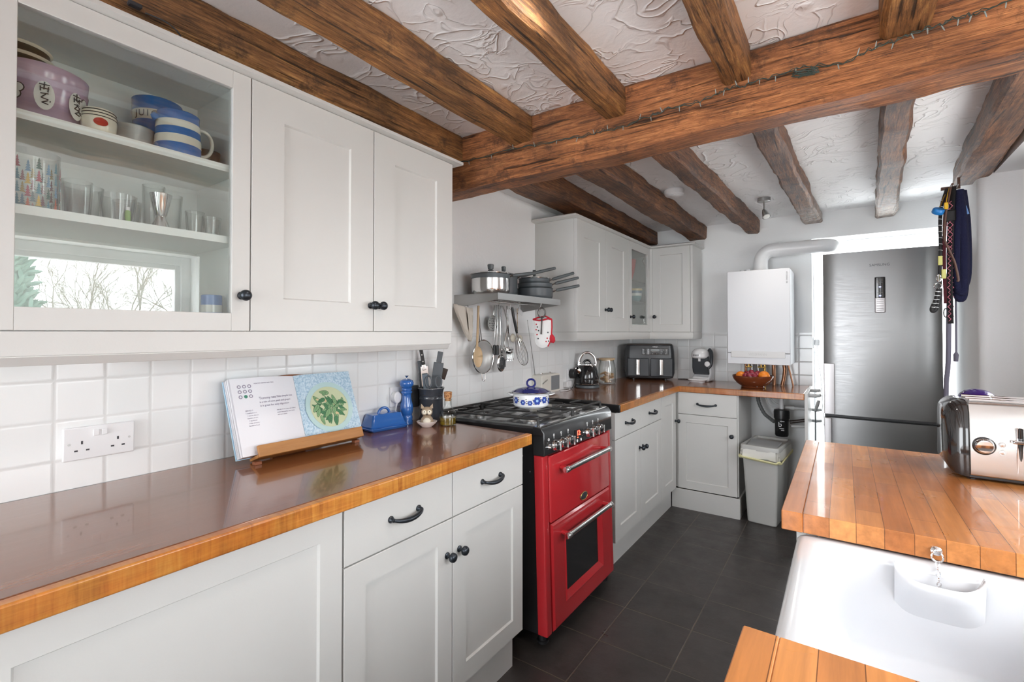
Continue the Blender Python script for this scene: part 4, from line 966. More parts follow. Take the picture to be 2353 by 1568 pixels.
q.prism([(.13, .02)] + [(.13 * cos(a), .215 + .052 * sin(a)) for a in [pi * k / 16 for k in range(17)]] + [(-.13, .02)], -.030, -.018); stn.part('backboard', q, 'mahog', bev=.002)
stn.part('ledge', BK().box(-.178, -.004, -.018, .192, .006, .038), 'oak_stand', bev=.002)
stn.part('lip', BK().box(-.178, -.004, .0385, .192, .032, .048), 'oak_stand', bev=.002)
stn.part('foot', MB().box(-1.470, 0.735, WT, -1.452, 0.755, .909).box(-1.470, 1.09, WT, -1.452, 1.11, .909), 'mahog')
stn.part('prop', MB().box(-1.60, 0.86, WT, -1.585, 0.98, 1.02), 'mahog')
book = Thing('cookbook', 'open cookbook showing a photo of herb tea, on the wooden stand', 'book', (-1.49, 0.92, 0.915))
PH = .245
def pagerow(u, v):   # surface height over the stand
    return None
rows = []; W2 = .212
def page_d(t): return .004 + .020 * math.sin(min(1, t * 1.6) * pi / 2) * (1 - .25 * t)
q = BK()
L_ = [(-W2 * t - .0, page_d(t)) for t in [k / 14 for k in range(15)]]
q.sheet([[(u, .0085, d) for u, d in L_], [(u, .0085 + PH, d) for u, d in L_]]); q.sheet([[(u, .0085 + PH, -.014) for u, d in L_], [(u, .0085 + PH, d) for u, d in L_]][::-1]); q.sheet([[(u, .0085, -.014) for u, d in L_], [(u, .0085, d) for u, d in L_]])
for k in range(9):
    d = -.013 + .0034 * k; u = -W2 - .001 - .0012 * sin(k * 1.7)
    q.box(u - .002, .0085, d, -W2 + .004, .0085 + PH, d + .0016)
lp = book.part('left_pages', q, 'paper', smooth=30)
q = BK(); Rr = [(.216 * t, .005 + .006 * math.sin(min(1, t * 3) * pi / 2)) for t in [k / 10 for k in range(11)]]
q.sheet([[(u, .0085, d) for u, d in Rr][::-1], [(u, .0085 + PH, d) for u, d in Rr][::-1]]); q.box(.002, .0085, -.014, .215, .0085 + PH, .0035)
m = mat('speckled_blue_photo', (0.40, 0.55, 0.68), 0.45); n = NT(m); n.base(n.mix((0.30, 0.46, 0.60), (0.58, 0.70, 0.78), n.ramp(n.noise(n.coords(), 150, 4, .7), [(.4, grey(0)), (.6, grey(1))]))); M['bluepage'] = m
rp = book.part('right_page', q, 'bluepage', smooth=30)
book.part('cover', BK().box(-W2 - .006, .0065, -.0175, .220, .011 + PH, -.0145), 'bluecover', smooth=0)
def flat_disc(mb, c, r, z, n=36, r2=0):
    if r2: mb.add([(c[0] + R * cos(2 * pi * k / n), c[1] + R * sin(2 * pi * k / n), z) for R in (r2, r) for k in range(n)], [(k, (k + 1) % n, n + (k + 1) % n, n + k)[::-1] for k in range(n)])
    else: mb.add([(c[0], c[1], z)] + [(c[0] + r * cos(2 * pi * k / n), c[1] + r * sin(2 * pi * k / n), z) for k in range(n)], [(0, 1 + k, 1 + (k + 1) % n) for k in range(n)])
M['glassrim'] = mat('printed_glass_rim', (0.45, 0.62, 0.62), 0.4); M['tea'] = mat('printed_tea', (0.55, 0.60, 0.38), 0.4); M['herb'] = leaf_mat('printed_leaves', (0.05, 0.16, 0.07), (0.20, 0.34, 0.16))
q = BK(); flat_disc(q, (.108, .128), .091, .0118, 48, .074); book.part('picture_bowl', q, 'glassrim', rp, smooth=0, label='printed picture of a glass bowl')
q = BK(); flat_disc(q, (.108, .128), .0735, .0118, 48); book.part('picture_tea', q, 'tea', rp, smooth=0)
random.seed(11); herbs = [(BK(), mm) for mm in (mat('printed_leaf_dark', (0.018, 0.075, 0.035), .45), mat('printed_leaf_mid', (0.06, 0.20, 0.085), .45), mat('printed_leaf_pale', (0.20, 0.36, 0.17), .45), mat('printed_peel', (0.62, 0.50, 0.28), .45))]
def leaf2(mb, c0, an, l, w, z):
    ax, ay = V((cos(an), sin(an), 0)), V((-sin(an), cos(an), 0))
    mb.add([tuple(c0 + ax * (l * cos(t)) + ay * (w * sin(t) * (1 - .35 * cos(t))) + V((0, 0, z))) for t in [2 * pi * j / 14 for j in range(14)]], [tuple(range(14))])
for k in range(46):
    a = random.uniform(0, 2 * pi); r = .056 * math.sqrt(random.random()); c0 = V((.106 + r * cos(a), .126 + r * sin(a), .01205)); an = a + random.uniform(-1.2, 1.2); l, w = random.uniform(.010, .019), random.uniform(.004, .0075); z = k * .00003
    if k % 9 == 8: leaf2(herbs[3][0], c0, an, l * .5, w * .5, z); continue
    leaf2(herbs[0][0], c0, an, l * 1.08, w * 1.2, z); leaf2(herbs[1 + k % 2][0], c0, an, l, w, z + .00001)
    for s_ in (-.45, 0, .45): leaf2(herbs[0][0], c0 + V((cos(an), sin(an), 0)) * (s_ * l), an + .5, w * .7, .0005, z + .00002)
for hb_, mm in herbs: book.part('picture_herbs', hb_, mm, rp, smooth=0, kind='stuff', label='printed herb leaves')
q = BK()
for i in range(3):
    for j in range(3):
        c = (-.188 + .0155 * i, .226 - .0165 * j); d_ = page_d((-c[0]) / W2) + .0006
        if (i, j) == (1, 2): continue
        flat_disc(q, c, .0058, d_, 16, .0034)
def ptxt(s, u, v, size): text_mb(q, s, size, BM_ @ V((u, v, page_d(-u / W2) * .97 + .0010)), BM_.to_3x3() @ V((1, 0, 0)), BM_.to_3x3() @ V((0, 1, 0)), .0004, 'LEFT')
q.T = Matrix.Identity(4); keep = q
ptxt('Tummy tea', -.135, .183, .0118)
for s, u, v, z in (('This simple tea', -.078, .184, .0088), ('is a mix of mint, peel and ginger,', -.135, .170, .0078), ('it is great for easy digestion', -.135, .158, .0084), ('Add all of it to a pan, add 500ml', -.085, .139, .0048), ('water, heat gently, then strain', -.085, .131, .0048), ('and serve warm', -.085, .123, .0048),
                   ('SERVES 2', -.182, .147, .006), ('1 small piece of ginger', -.182, .139, .0052), ('1 lemon, the peel', -.178, .131, .0052), ('handful of mint', -.179, .123, .0052), ('1 tsp fennel', -.176, .115, .0052), ('1 tbsp of runny honey if liked', -.178, .107, .0052), ('handful of basil', -.178, .099, .0052), ('HEALTHY DRINKS AND TEAS', -.142, .233, .0048)):
    ptxt(s, u, v, z)
book.part('print', q, mat('grey_print', (0.27, 0.24, 0.32), .7), lp, smooth=0, kind='stuff', label='grey printed recipe text and ring symbols')
q = BK(); flat_disc(q, (-.1725, .193), .0055, page_d(.81) + .0007, 16); book.part('print_dot', q, mat('green_print_dot', (0.06, 0.25, 0.17), .6), lp, smooth=0)

M['blue'] = mat('blue_stoneware', (0.025, 0.125, 0.42), 0.13, coat=0.5); n = NT(M['blue']); sx_ = n.new('ShaderNodeTexCoord')
bd_ = Thing('butter_dish', 'blue lidded butter dish on the dark worktop beside the cookbook', 'butter dish', (-1.572, 1.322, WT), (0, 0, radians(-7)))
def ring_poly(hx, hy, r=.008, n=4):
    p = []
    for cx_, cy_, a0 in ((hx - r, hy - r, 0), (-hx + r, hy - r, 90), (-hx + r, -hy + r, 180), (hx - r, -hy + r, 270)):
        p += [(cx_ + r * cos(radians(a0 + 90 * k / n)), cy_ + r * sin(radians(a0 + 90 * k / n))) for k in range(n + 1)]
    return p
def loft(mb, secs):
    """secs = [(hx, hy, r, z)...] rounded rectangles stacked"""
    rings = [[(x, y, z) for x, y in ring_poly(hx, hy, r)] for hx, hy, r, z in secs]; N = len(rings[0]); o = [p for R in rings for p in R]
    fs = [tuple(range(N - 1, -1, -1)), tuple(range((len(rings) - 1) * N, len(rings) * N))]
    for l in range(len(rings) - 1): fs += [(l * N + k, l * N + (k + 1) % N, (l + 1) * N + (k + 1) % N, (l + 1) * N + k) for k in range(N)]
    return mb.add(o, fs)
bd_.part('base', loft(MB(), [(.042, .080, .008, 0), (.048, .087, .010, .006), (.050, .090, .010, .012), (.049, .089, .010, .014)]), 'blue', local=True)
bl = bd_.part('lid', loft(MB(), [(.045, .084, .010, .0145), (.046, .085, .010, .020), (.042, .080, .010, .024), (.034, .070, .010, .058), (.030, .067, .010, .065), (.020, .055, .008, .067)]), 'blue', local=True)
bd_.part('lid_handle', MB().tube(bez((0, -.026, .064), (0, -.022, .095), (0, .022, .095), (0, .026, .064), 12), .0055, 10), 'blue', bl, local=True)
pm = Thing('pepper_mill', 'tall blue pepper mill on the dark worktop behind the butter dish', 'pepper mill', (-1.570, 1.446, WT))
pm.part('body', vessel([(0, 0), (.0265, 0), (.027, .012), (.0245, .020), (.026, .026), (.0255, .034), (.023, .040), (.0265, .050), (.0285, .070), (.027, .085), (.0215, .105), (.0195, .122), (.0205, .132), (.0245, .137), (.0245, .142), (.020, .146), (.0235, .150), (.0235, .155), (.021, .158), (0, .158)], (-1.570, 1.446, WT)), 'blue')
pm.part('head', vessel([(.020, .1585), (.024, .163), (.030, .172), (.0305, .180), (.026, .191), (.012, .197), (0, .198)], (-1.570, 1.446, WT)), 'blue')
pm.part('top_nut', MB().lathe([(0, .197), (.003, .198), (.003, .203), (.009, .211), (.007, .210), (0, .206)], (-1.570, 1.446, WT), 14), 'steel', label='small steel nut')
M['slate_glaze'] = mat('slate_grey_stoneware', (0.045, 0.050, 0.060), 0.22, coat=0.4)
cc = (-1.548, 1.572, WT)
cr = Thing('utensil_crock', 'slate grey stoneware crock full of knives and scissors', 'utensil crock', cc)
cr.part('body', vessel([(0, 0), (.052, 0), (.055, .004), (.0555, .098), (.057, .100), (.0555, .102), (.0555, .116), (.057, .118), (.0555, .120), (.058, .135), (.063, .147), (.062, .149), (.058, .147), (.052, .125), (.052, .008), (0, .006)], cc, 44), 'slate_glaze')
q = MB(); a_face = math.atan2(-cc[1], -cc[0])
for k, ch in enumerate('LE CREUSET'):
    a = a_face + (k - 4.5) * .128; text_mb(q, ch, .013, (cc[0] + .0556 * cos(a), cc[1] + .0556 * sin(a), cc[2] + .109), (-sin(a), cos(a), 0), (0, 0, 1), .0012)
cr.part('embossed_lettering', q, 'slate_glaze', smooth=0)
cr.part('rim_line', MB().ring((cc[0], cc[1], cc[2] + .148), .0615, .0012, n=40, m=6), mat('worn_rim', (0.40, 0.40, 0.40), .4), label='pale worn rim')
def utensil(name, label, cat): return Thing(name, label, cat, cc)
B = V(cc)
def stick(t, name, a, b, w, th, m, parent=None, taper=1.0, bev=.0025):
    """flat bar from a to b facing the room; w = half-width across, th = half-thickness"""
    a, b = V(a), V(b); d = (b - a).normalized(); f = V((.72, -.70, 0)); f = (f - d * f.dot(d)).normalized(); s = d.cross(f); q = MB()
    q.add([tuple(p) for p in (a - s * w - f * th, a + s * w - f * th, a + s * w + f * th, a - s * w + f * th, b - s * w * taper - f * th, b + s * w * taper - f * th, b + s * w * taper + f * th, b - s * w * taper + f * th)], [(0, 3, 2, 1)[::-1] if False else (0, 3, 2, 1), (4, 5, 6, 7), (0, 1, 5, 4), (1, 2, 6, 5), (2, 3, 7, 6), (3, 0, 4, 7)][::1])
    return t.part(name, q, m, parent, bev=bev, seg=3)
SR = V((.70, .715, 0)); TB = V((.715, -.70, 0))
def CP(u, v, d=0.0): return B + SR * u + Zv * v + TB * d
M['greyplastic'] = mat('grey_plastic', (0.075, 0.085, 0.095), 0.45)
k1 = utensil('kitchen_knife', 'riveted black-handled knife standing highest in the crock', 'knife')
stick(k1, 'blade', CP(-.012, .012), CP(-.030, .245), .016, .001, 'steel', None, 1.0, 0); stick(k1, 'bolster', CP(-.0285, .228), CP(-.033, .255), .009, .005, 'steel'); hdl = stick(k1, 'handle', CP(-.033, .2555), CP(-.0475, .340), .0085, .007, 'black')
q = MB()
for t in (.15, .5, .85): q.lathe([(0, 0), (.0025, 0), (.0025, .0008), (0, .001)], CP(-.033 - .0145 * t, .2555 + .0845 * t, .0075), 10, tuple(TB))
k1.part('rivet', q, 'steel', hdl)
k2 = utensil('kitchen_knife', 'grey plastic-handled knife at the far left of the crock', 'knife')
stick(k2, 'sheath', CP(-.020, .012, -.018), CP(-.040, .215, -.020), .0145, .006, 'greyplastic'); stick(k2, 'handle', CP(-.040, .216, -.020), CP(-.048, .270, -.020), .013, .0075, 'greyplastic')
k3 = utensil('kitchen_knife', 'large grey sheathed knife leaning right in the crock', 'knife')
stick(k3, 'sheath', CP(.004, .014, .002), CP(.036, .262, .002), .0225, .006, 'greyplastic'); stick(k3, 'handle', CP(.036, .263, .002), CP(.044, .312, .002), .012, .0085, 'greyplastic')
k4 = utensil('kitchen_knife', 'short blue-grey handled knife low at left front of the crock', 'knife')
stick(k4, 'blade', CP(-.012, .014, .020), CP(-.018, .13, .020), .010, .001, 'steel', None, 1, 0); stick(k4, 'handle', CP(-.018, .131, .020), CP(-.027, .212, .020), .013, .006, mat('blue_grey_plastic', (0.12, 0.15, 0.18), .4))
k5 = utensil('pastry_brush', 'black pastry brush with square head at right in the crock', 'brush')
stick(k5, 'handle', CP(.020, .014, -.020), CP(.046, .185, -.020), .006, .004, 'black'); stick(k5, 'head', CP(.046, .186, -.020), CP(.062, .235, -.020), .019, .006, 'blackgloss')
sc = utensil('kitchen_scissors', 'steel scissors with two open loops at the front of the crock', 'scissors')
for s in (-1, 1):
    cs = CP(.012 + s * .022, .178, .036); pts = [cs + SR * (.0135 * cos(a)) + Zv * (.026 * sin(a) + s * .2 * .0135 * cos(a) * 0) for a in [2 * pi * k / 22 for k in range(22)]]
    lp_ = sc.part('finger_loop', MB().tube(pts, .0038, 8, True), 'greyplastic' if s < 0 else 'greyplastic')
    sc.part('blade', MB().tube([CP(.012 + s * .016, .154, .036), CP(.012 + s * .004, .13, .034), CP(.012 - s * .005, .02, .015)], [.0045, .005, .002], 8, flat=.4), 'steel', lp_)
# little owl-faced cat figure in its dish
oc = (-1.452, 1.452, WT)
ow = Thing('ceramic_figurine', 'small cream fox-faced ceramic figure sitting in a dish before the crock', 'figurine', oc)
ow.part('dish', vessel([(0, 0), (.020, 0), (.024, .004), (.040, .018), (.043, .024), (.041, .025), (.036, .020), (.018, .009), (0, .008)], oc), mat('pinkish_glaze', (0.72, 0.64, 0.60), .25, coat=.3))
M['figure'] = mat('cream_bisque', (0.66, 0.60, 0.50), 0.5); M['figbrown'] = mat('brown_glaze', (0.33, 0.25, 0.17), 0.5)
of = V((.70, -.71, 0)); osd = V((.71, .70, 0)); OC = V(oc)
bdy = ow.part('body', vessel([(0, .010), (.024, .012), (.028, .022), (.024, .036), (.014, .048), (0, .052)], oc, 28), 'figbrown')
q = MB(); q.T = Matrix.Translation(OC + Zv * .064) @ Matrix.Rotation(radians(-45), 4, 'Z')
q.lathe([(.0235 * sin(a) ** .9 if .01 < a < 3.13 else 0, -.021 * cos(a)) for a in [pi * k / 12 for k in range(13)]], (0, 0, 0), 26, (0, 0, 1), .85, 1.0); hd_ = ow.part('head', q, 'figbrown')
for s in (-1, 1):
    e0 = OC + osd * (s * .016) + Zv * .078; q = MB(); tip = OC + osd * (s * .024) + Zv * .098
    ring_ = [e0 + osd * (.010 * cos(a)) + of * (.006 * sin(a)) for a in [2 * pi * k / 10 for k in range(10)]]
    q.add([tuple(p) for p in ring_] + [tuple(tip)], [(k, (k + 1) % 10, 10) for k in range(10)]); ow.part('ear', q, 'figbrown', hd_)
    c_ = OC + osd * (s * .0105) + of * .0175 + Zv * .064; q = MB().lathe([(.0100, -.002), (.009, .002), (.005, .0045), (0, .005)], c_, 18, tuple(of + osd * s * .35)); ey = ow.part('cheek', q, 'cream', hd_, label='cream cheek patch')
    ow.part('eye', MB().ball(c_ + of * .0052 + Zv * .003, .0022, 10, h=8), 'ink', ey)
ow.part('nose', MB().ball(OC + of * .0225 + Zv * .055, .003, 10, h=8), 'ink', hd_)
q = MB().ball(OC + Zv * .024 + of * .010, .020, 20, h=10); ow.part('chest', q, 'figure', bdy)
# oil bottle
bc = (-1.408, 1.534, WT)
ob = Thing('oil_bottle', 'small glass oil bottle with cork stopper, half full, right of the figurine', 'bottle', bc)
ob.part('glass', vessel([(0, 0), (.034, 0), (.0365, .004), (.037, .040), (.034, .056), (.022, .068), (.0165, .082), (.0155, .106), (.0175, .110), (.0175, .113), (.014, .113), (.0135, .084)], bc), 'glass')
m = mat('olive_oil', (0.36, 0.24, 0.02), 0.08); m.node_tree.nodes['Principled BSDF'].inputs['Transmission Weight'].default_value = .7; M['oil'] = m
ob.part('oil', vessel([(0, .004), (.0335, .005), (.0345, .034), (0, .034)], bc), 'oil', label='golden oil')
m = mat('cork', (0.42, 0.20, 0.08), 0.85); n = NT(m); n.base(n.mix((0.52, 0.27, 0.11), (0.20, 0.07, 0.03), n.ramp(n.noise(n.coords(), 160, 3), [(.45, grey(0)), (.6, grey(1))]))); M['cork'] = m
ob.part('cork', vessel([(.0130, .104), (.0135, .1135), (.0165, .118), (.018, .141), (.0165, .143), (0, .143)], bc), 'cork')
# sockets on the tiled wall
def socket(name, label, y0, y1, z0, z1, xw=-1.6215, gang=2, sw=True):
    t = Thing(name, label, 'socket', (xw, (y0 + y1) / 2, (z0 + z1) / 2)); xs = xw
    q = MB(); q.prism([(y0, z0), (y1, z0), (y1, z1), (y0, z1)], xs, xs + .010, 'yz'); pl = t.part('plate', q, 'white', bev=.003, seg=3)
    w = (y1 - y0) / gang
    for g in range(gang):
        yc = y0 + w * (g + .5); zc = (z0 + z1) / 2 - (.006 if sw else 0); q = MB()
        q.box(xs + .0098, yc - .002, zc + .004, xs + .0104, yc + .002, zc + .012).box(xs + .0098, yc - .015, zc - .014, xs + .0104, yc - .008, zc - .010).box(xs + .0098, yc + .008, zc - .014, xs + .0104, yc + .015, zc - .010)
        t.part('pin_slots', q, 'ink', pl, smooth=0)
        if sw: t.part('rocker', MB().box(xs + .010, (y0 + y1) / 2 - .015 + g * .017 if gang == 2 else yc - .006, z1 - .026, xs + .0135, (y0 + y1) / 2 - .003 + g * .017 if gang == 2 else yc + .006, z1 - .010), 'white', pl, bev=.001)
    q = MB()
    for y in (y0 + .012, y1 - .012): q.lathe([(0, 0), (.0028, 0), (.0025, .0008), (0, .001)], (xs + .0098, y, (z0 + z1) / 2), 10, (1, 0, 0))
    t.part('screw', q, 'satin', pl); return t
socket('double_socket', 'white double wall socket on the tiles at the left, nothing plugged in', 0.338, 0.486, 0.972, 1.056)
socket('double_socket', 'white wall socket on the tiles behind the blue pepper mill', 1.392, 1.538, 0.975, 1.061, sw=False)
def plug(name, label, y, z, m, sz=.026, dep=.030, x0=-1.6110, cable=None, shape=None):
    t = Thing(name, label, 'plug', (x0, y, z)); q = MB(); q.prism([(y + sz * cos(a), z + sz * 1.15 * sin(a)) for a in [2 * pi * k / 24 for k in range(24)]] if not shape else shape, x0, x0 + dep, 'yz'); t.part('casing', q, m, bev=.005, seg=3)
    if cable: t.part('cable', MB().tube(smoothpts(cable, 5), .0028, 8), m)
    return t
plug('plug', 'rounded white plug in the socket left of the pepper mill', 1.412, 1.018, 'white', .022, .026, cable=[(-1.592, 1.412, 0.996), (-1.60, 1.408, .95), (-1.608, 1.41, .906), (-1.610, 1.43, .904)])
plug('plug', 'square black plug adaptor between the pepper mill and the crock', 1.500, 1.015, 'black', .03, .034, shape=[(1.470, .965), (1.528, .965), (1.528, 1.062), (1.470, 1.062)])

# ------------------------------------------------------------------ behind the glass door, upper shelf
S1, S2, S0 = 1.7523, 1.5593, 1.3213
M['lilac'] = mat('lilac_glaze', (0.42, 0.31, 0.40), 0.18, coat=0.4); n = NT(M['lilac']); n.base(n.mix((0.56, 0.42, 0.53), (0.42, 0.30, 0.42), n.noise(n.coords((6, 6, 60)), 3, 4)))
M['whiteglaze'] = mat('white_glaze', (0.78, 0.78, 0.74), 0.2, coat=.3); M['yolk'] = mat('yellow_ochre', (0.65, 0.36, 0.03), .3); M['redpaint'] = mat('red_glaze', (0.45, 0.03, 0.02), .25, coat=.3)
def bowl_flowers(t, c, r, body, z):
    fw, fo, fy, pl, ink_ = MB(), MB(), MB(), MB(), MB(); face = math.atan2(-c[1], -c[0])
    for a in (-.62, 1.1, 2.4):
        A = face + a
        for k in range(5):
            u, w = .0125 * cos(2 * pi * k / 5 + .3), .0125 * sin(2 * pi * k / 5 + .3); disc(fo, c, r, A, z, u, w, .0105, .0016); disc(fw, c, r, A, z, u, w, .0085, .0022)
        disc(fw, c, r, A, z, 0, 0, .008, .0024); disc(fy, c, r, A, z, 0, 0, .0045, .0028)
    for a in (.06, .80, -1.8):
        A = face + a; disc(pl, c, r, A, z - .004, 0, 0, .016, .0016, 20, 1.9)
        rnd = random.Random(int(a * 100)); 
        for (u0, w0, u1, w1) in ((-.008, .020, .008, .021), (0, .026, -.001, .010), (-.007, .012, .007, .013), (-.006, .016, -.006, .006), (.006, .017, .005, .006), (-.006, .001, .006, .003), (.002, .001, -.005, -.008), (-.005, -.008, .006, -.010), (.005, -.012, -.004, -.018), (-.004, -.018, .006, -.020), (.008, -.014, .009, -.012)):
            ink_.tube([on_cyl(c, r, A, z - .002, u0 + (u1 - u0) * s, w0 + (w1 - w0) * s, .0026) for s in (0, .5, 1)], .0011, 6)
    t.part('flower_outline', fo, 'ink', body, smooth=0); t.part('flower_petals', fw, 'whiteglaze', body, smooth=0); t.part('flower_centre', fy, 'yolk', body, smooth=0); t.part('pale_panel', pl, 'whiteglaze', body, smooth=0); t.part('brush_characters', ink_, 'ink', body, label='black brush-painted characters')
for k, (dz, lab) in enumerate(((0, 'lilac bowl with white blossoms and black brush characters, lower of the nested pair'), (.030, 'lilac bowl with white blossoms, upper of the nested pair behind the glass door'))):
    c = (-1.450, .262, S1 + dz); t = Thing('blossom_bowl', lab, 'bowl', c)
    b = t.part('body', vessel([(0, 0), (.036, 0), (.038, .004), (.060, .018), (.072, .042), (.0775, .078), (.0785, .084), (.0765, .085), (.070, .045), (.058, .022), (.03, .008), (0, .008)] if k == 0 else [(0, .056), (.060, .056), (.0735, .052), (.0765, .0575), (.0785, .080), (.079, .084), (.077, .085), (.074, .062), (0, .060)], c, 44), 'lilac')
    if k == 0: bowl_flowers(t, c, .0755, b, c[2] + .050)
M['darkglaze'] = mat('dark_olive_glaze', (0.05, 0.05, 0.035), .3, coat=.3)
for k, (z, yy, lab) in enumerate(((S1 + .117, .232, 'small cream-rimmed dish on top of the lilac bowls, lower of two'), (S1 + .139, .226, 'small cream-rimmed dish topmost on the lilac bowls'))):
    c = (-1.45, yy, z - .001); t = Thing('small_dish', lab, 'dish', c, group=None)
    t.part('body', vessel([(0, 0), (.028, 0), (.034, .003), (.042, .010), (.050, .016), (0, .0155)], c), 'darkglaze'); t.part('rim', vessel([(.0445, .0135), (.052, .0165), (.054, .0195), (.052, .0215), (.040, .017), (0, .0165)], c), 'cream', label='cream glazed rim')
c = (-1.400, .349, S1); t = Thing('striped_cup', 'small cream cup with dark stripes between the lilac bowls and grey bowl', 'cup', c)
b = t.part('body', vessel([(0, 0), (.026, 0), (.031, .010), (.0325, .028), (.0315, .045), (.028, .055), (.026, .055), (.029, .03), (0, .006)], c), 'cream'); q = MB()
for z in (.050, .043, .036): q.ring((c[0], c[1], c[2] + z), .0318 - (.0012 if z > .045 else 0), .0011, n=32, m=5)
t.part('stripes', q, 'ink', b); q = MB(); disc(q, c, .0325, math.atan2(-c[1], -c[0]) + .1, c[2] + .022, 0, 0, .013, .0008, 20, .7); t.part('red_motif', q, 'redpaint', b, smooth=0)
c = (-1.465, .432, S1); m = mat('mottled_grey_glaze', (0.42, 0.44, 0.43), .3, coat=.2); n = NT(m); n.base(n.mix((.52, .53, .51), (.30, .33, .33), n.noise(n.coords(), 14, 5)))
solo('grey_bowl', 'mottled pale grey shallow bowl left of the striped jug', 'bowl', vessel(cup_prof(.030, .045, .060, .004), c), m, c)
M['jugblue'] = mat('jug_blue', (0.012, 0.14, 0.42), 0.2, coat=.4); M['jugcream'] = mat('jug_cream', (0.74, 0.71, 0.62), 0.2, coat=.4)
def banded(t, c, prof, bands):
    """prof = outer (r, z) list; bands = [(z0, z1, material)] cut out of it as separate rings"""
    def rad(z):
        for (r0, z0), (r1, z1) in zip(prof, prof[1:]):
            if z0 <= z <= z1: return r0 + (r1 - r0) * (z - z0) / max(1e-9, z1 - z0)
        return prof[-1][0]
    for k, (z0, z1, m) in enumerate(bands):
        zs = [z0] + [z for _, z in prof if z0 < z < z1] + [z1]
        p = [(rad(z), z) for z in zs]
        if k == 0: p = [(0, z0)] + p
        if k == len(bands) - 1: p = p + [(rad(z1) - .002, z1 + .0015), (rad(z1) - .0045, z1)] + [(rad(z) - .0045, z) for z in (z1 - .03, .02)] + [(0, .008)]
        t.part('body' if k == 0 else 'band', vessel(p, c, 44), m)
def jug_handle(c, r, z0, z1, out): return MB().tube(bez((c[0], c[1] + r * .96, c[2] + z1), (c[0], c[1] + r + out * 1.35, c[2] + z1 + .012), (c[0], c[1] + r + out * 1.3, c[2] + z0 - .006), (c[0], c[1] + r * .97, c[2] + z0), 16), .0062, 10, flat=.75)
c = (-1.540, .508, S1); t = Thing('juice_jug', 'blue jug with a cream band lettered JUICE at the back of the upper shelf', 'jug', c)
banded(t, c, [(.050, 0), (.054, .02), (.054, .12), (.057, .172)], [(0, .112, 'jugblue'), (.112, .139, 'jugcream'), (.139, .172, 'jugblue')])
q = MB(); fa = math.atan2(-c[1], -c[0])
for k, ch in enumerate('JUICE'):
    a = fa + (k - 2.0) * .27 - .38; text_mb(q, ch, .024, (c[0] + .0552 * cos(a), c[1] + .0552 * sin(a), c[2] + .1255), (-sin(a), cos(a), 0), (0, 0, 1), .0006)
t.part('lettering', q, 'ink', smooth=0); t.part('handle', jug_handle(c, .054, .04, .14, .034), 'jugcream')
c = (-1.412, .512, S1); t = Thing('striped_jug', 'blue and cream striped jug with cream handle at the front of the upper shelf', 'jug', c)
banded(t, c, [(.049, 0), (.051, .02), (.049, .07), (.046, .098), (.047, .108)], [(0, .026, 'jugblue'), (.026, .047, 'jugcream'), (.047, .066, 'jugblue'), (.066, .085, 'jugcream'), (.085, .108, 'jugblue')])
t.part('spout', MB().lathe([(.013, 0), (.006, .014), (0, .016)], (c[0] - .004, c[1] - .045, c[2] + .088), 14, (0, -.75, .65)), 'jugblue'); t.part('handle', jug_handle(c, .047, .018, .088, .034), 'jugcream')
c = (-1.462, .598, S1); m = mat('dark_textured_glaze', (0.035, 0.032, 0.032), .3, coat=.4); n = NT(m); n.bump(n.noise(n.coords(), 90, 4), .5, .004)
solo('leaf_bowl', 'small black textured bowl at the right end of the upper shelf', 'bowl', vessel([(0, 0), (.014, 0), (.028, .010), (.036, .030), (.0385, .050), (.0365, .049), (.034, .028), (.02, .012), (0, .008)], c, 30, 1, .9), m, c)
# glasses on the middle shelf
def tumbler(name, label, c, r0, r1, h, m='glass', base=.008, cat='glass', group='clear glasses on the middle shelf'):
    return solo(name, label, cat, vessel([(0, 0), (r0, 0), (r1, h), (r1 - .0015, h + .0006), (r1 - .003, h - .001), (r0 - .003, base), (0, base)], c, 36), m, c, group)
c = (-1.428, .243, S2); t = Thing('patterned_tumbler', 'large glass tumbler printed with rows of coloured fir trees', 'glass', c)
b = t.part('glass', vessel([(0, 0), (.045, 0), (.047, .125), (.0455, .1256), (.0445, .124), (.043, .007), (0, .007)], c, 44), 'glass')
cols = [mat('tree_' + nme, col, .4) for nme, col in (('teal', (.05, .22, .30)), ('green', (.02, .10, .07)), ('crimson', (.40, .02, .06)), ('blue', (.12, .28, .45)), ('orange', (.55, .10, .03)), ('yellow', (.65, .42, .03)))]
rnd = random.Random(4); trees = [MB() for _ in cols]
for col in range(18):
    for row in range(4):
        A = col * 2 * pi / 18 + .1; z0 = c[2] + .100 - row * .026 - (.008 if col % 2 else 0); mbk = trees[rnd.randrange(6)]
        for s in range(4):
            zz = z0 - s * .0055; w = .0022 + .0011 * s; R_ = .0465
            pts = [on_cyl(c, R_, A, zz, 0, .0075, .0005), on_cyl(c, R_, A, zz, -w, 0, .0005), on_cyl(c, R_, A, zz, w, 0, .0005)]; mbk.add(pts, [(0, 1, 2)])
for k, mbk in enumerate(trees): t.part('printed_trees', mbk, cols[k], b, smooth=0, kind='stuff')
tumbler('tumbler', 'short clear tumbler right beside the tree-patterned glass', (-1.425, .318, S2), .024, .028, .083)
tumbler('tumbler', 'wide clear bowl-shaped glass behind the short tumbler', (-1.54, .355, S2), .030, .040, .100)
tumbler('tumbler', 'low wide clear glass in the middle of the shelf', (-1.425, .392, S2), .030, .037, .068)
tumbler('tumbler', 'clear tumbler standing behind the low wide glass', (-1.53, .440, S2), .026, .031, .080)
tumbler('highball_glass', 'tall clear highball glass at the back of the middle shelf', (-1.545, .503, S2), .022, .026, .140)
tumbler('whisky_glass', 'cut clear whisky glass directly behind the steel jigger', (-1.475, .512, S2), .028, .033, .105)
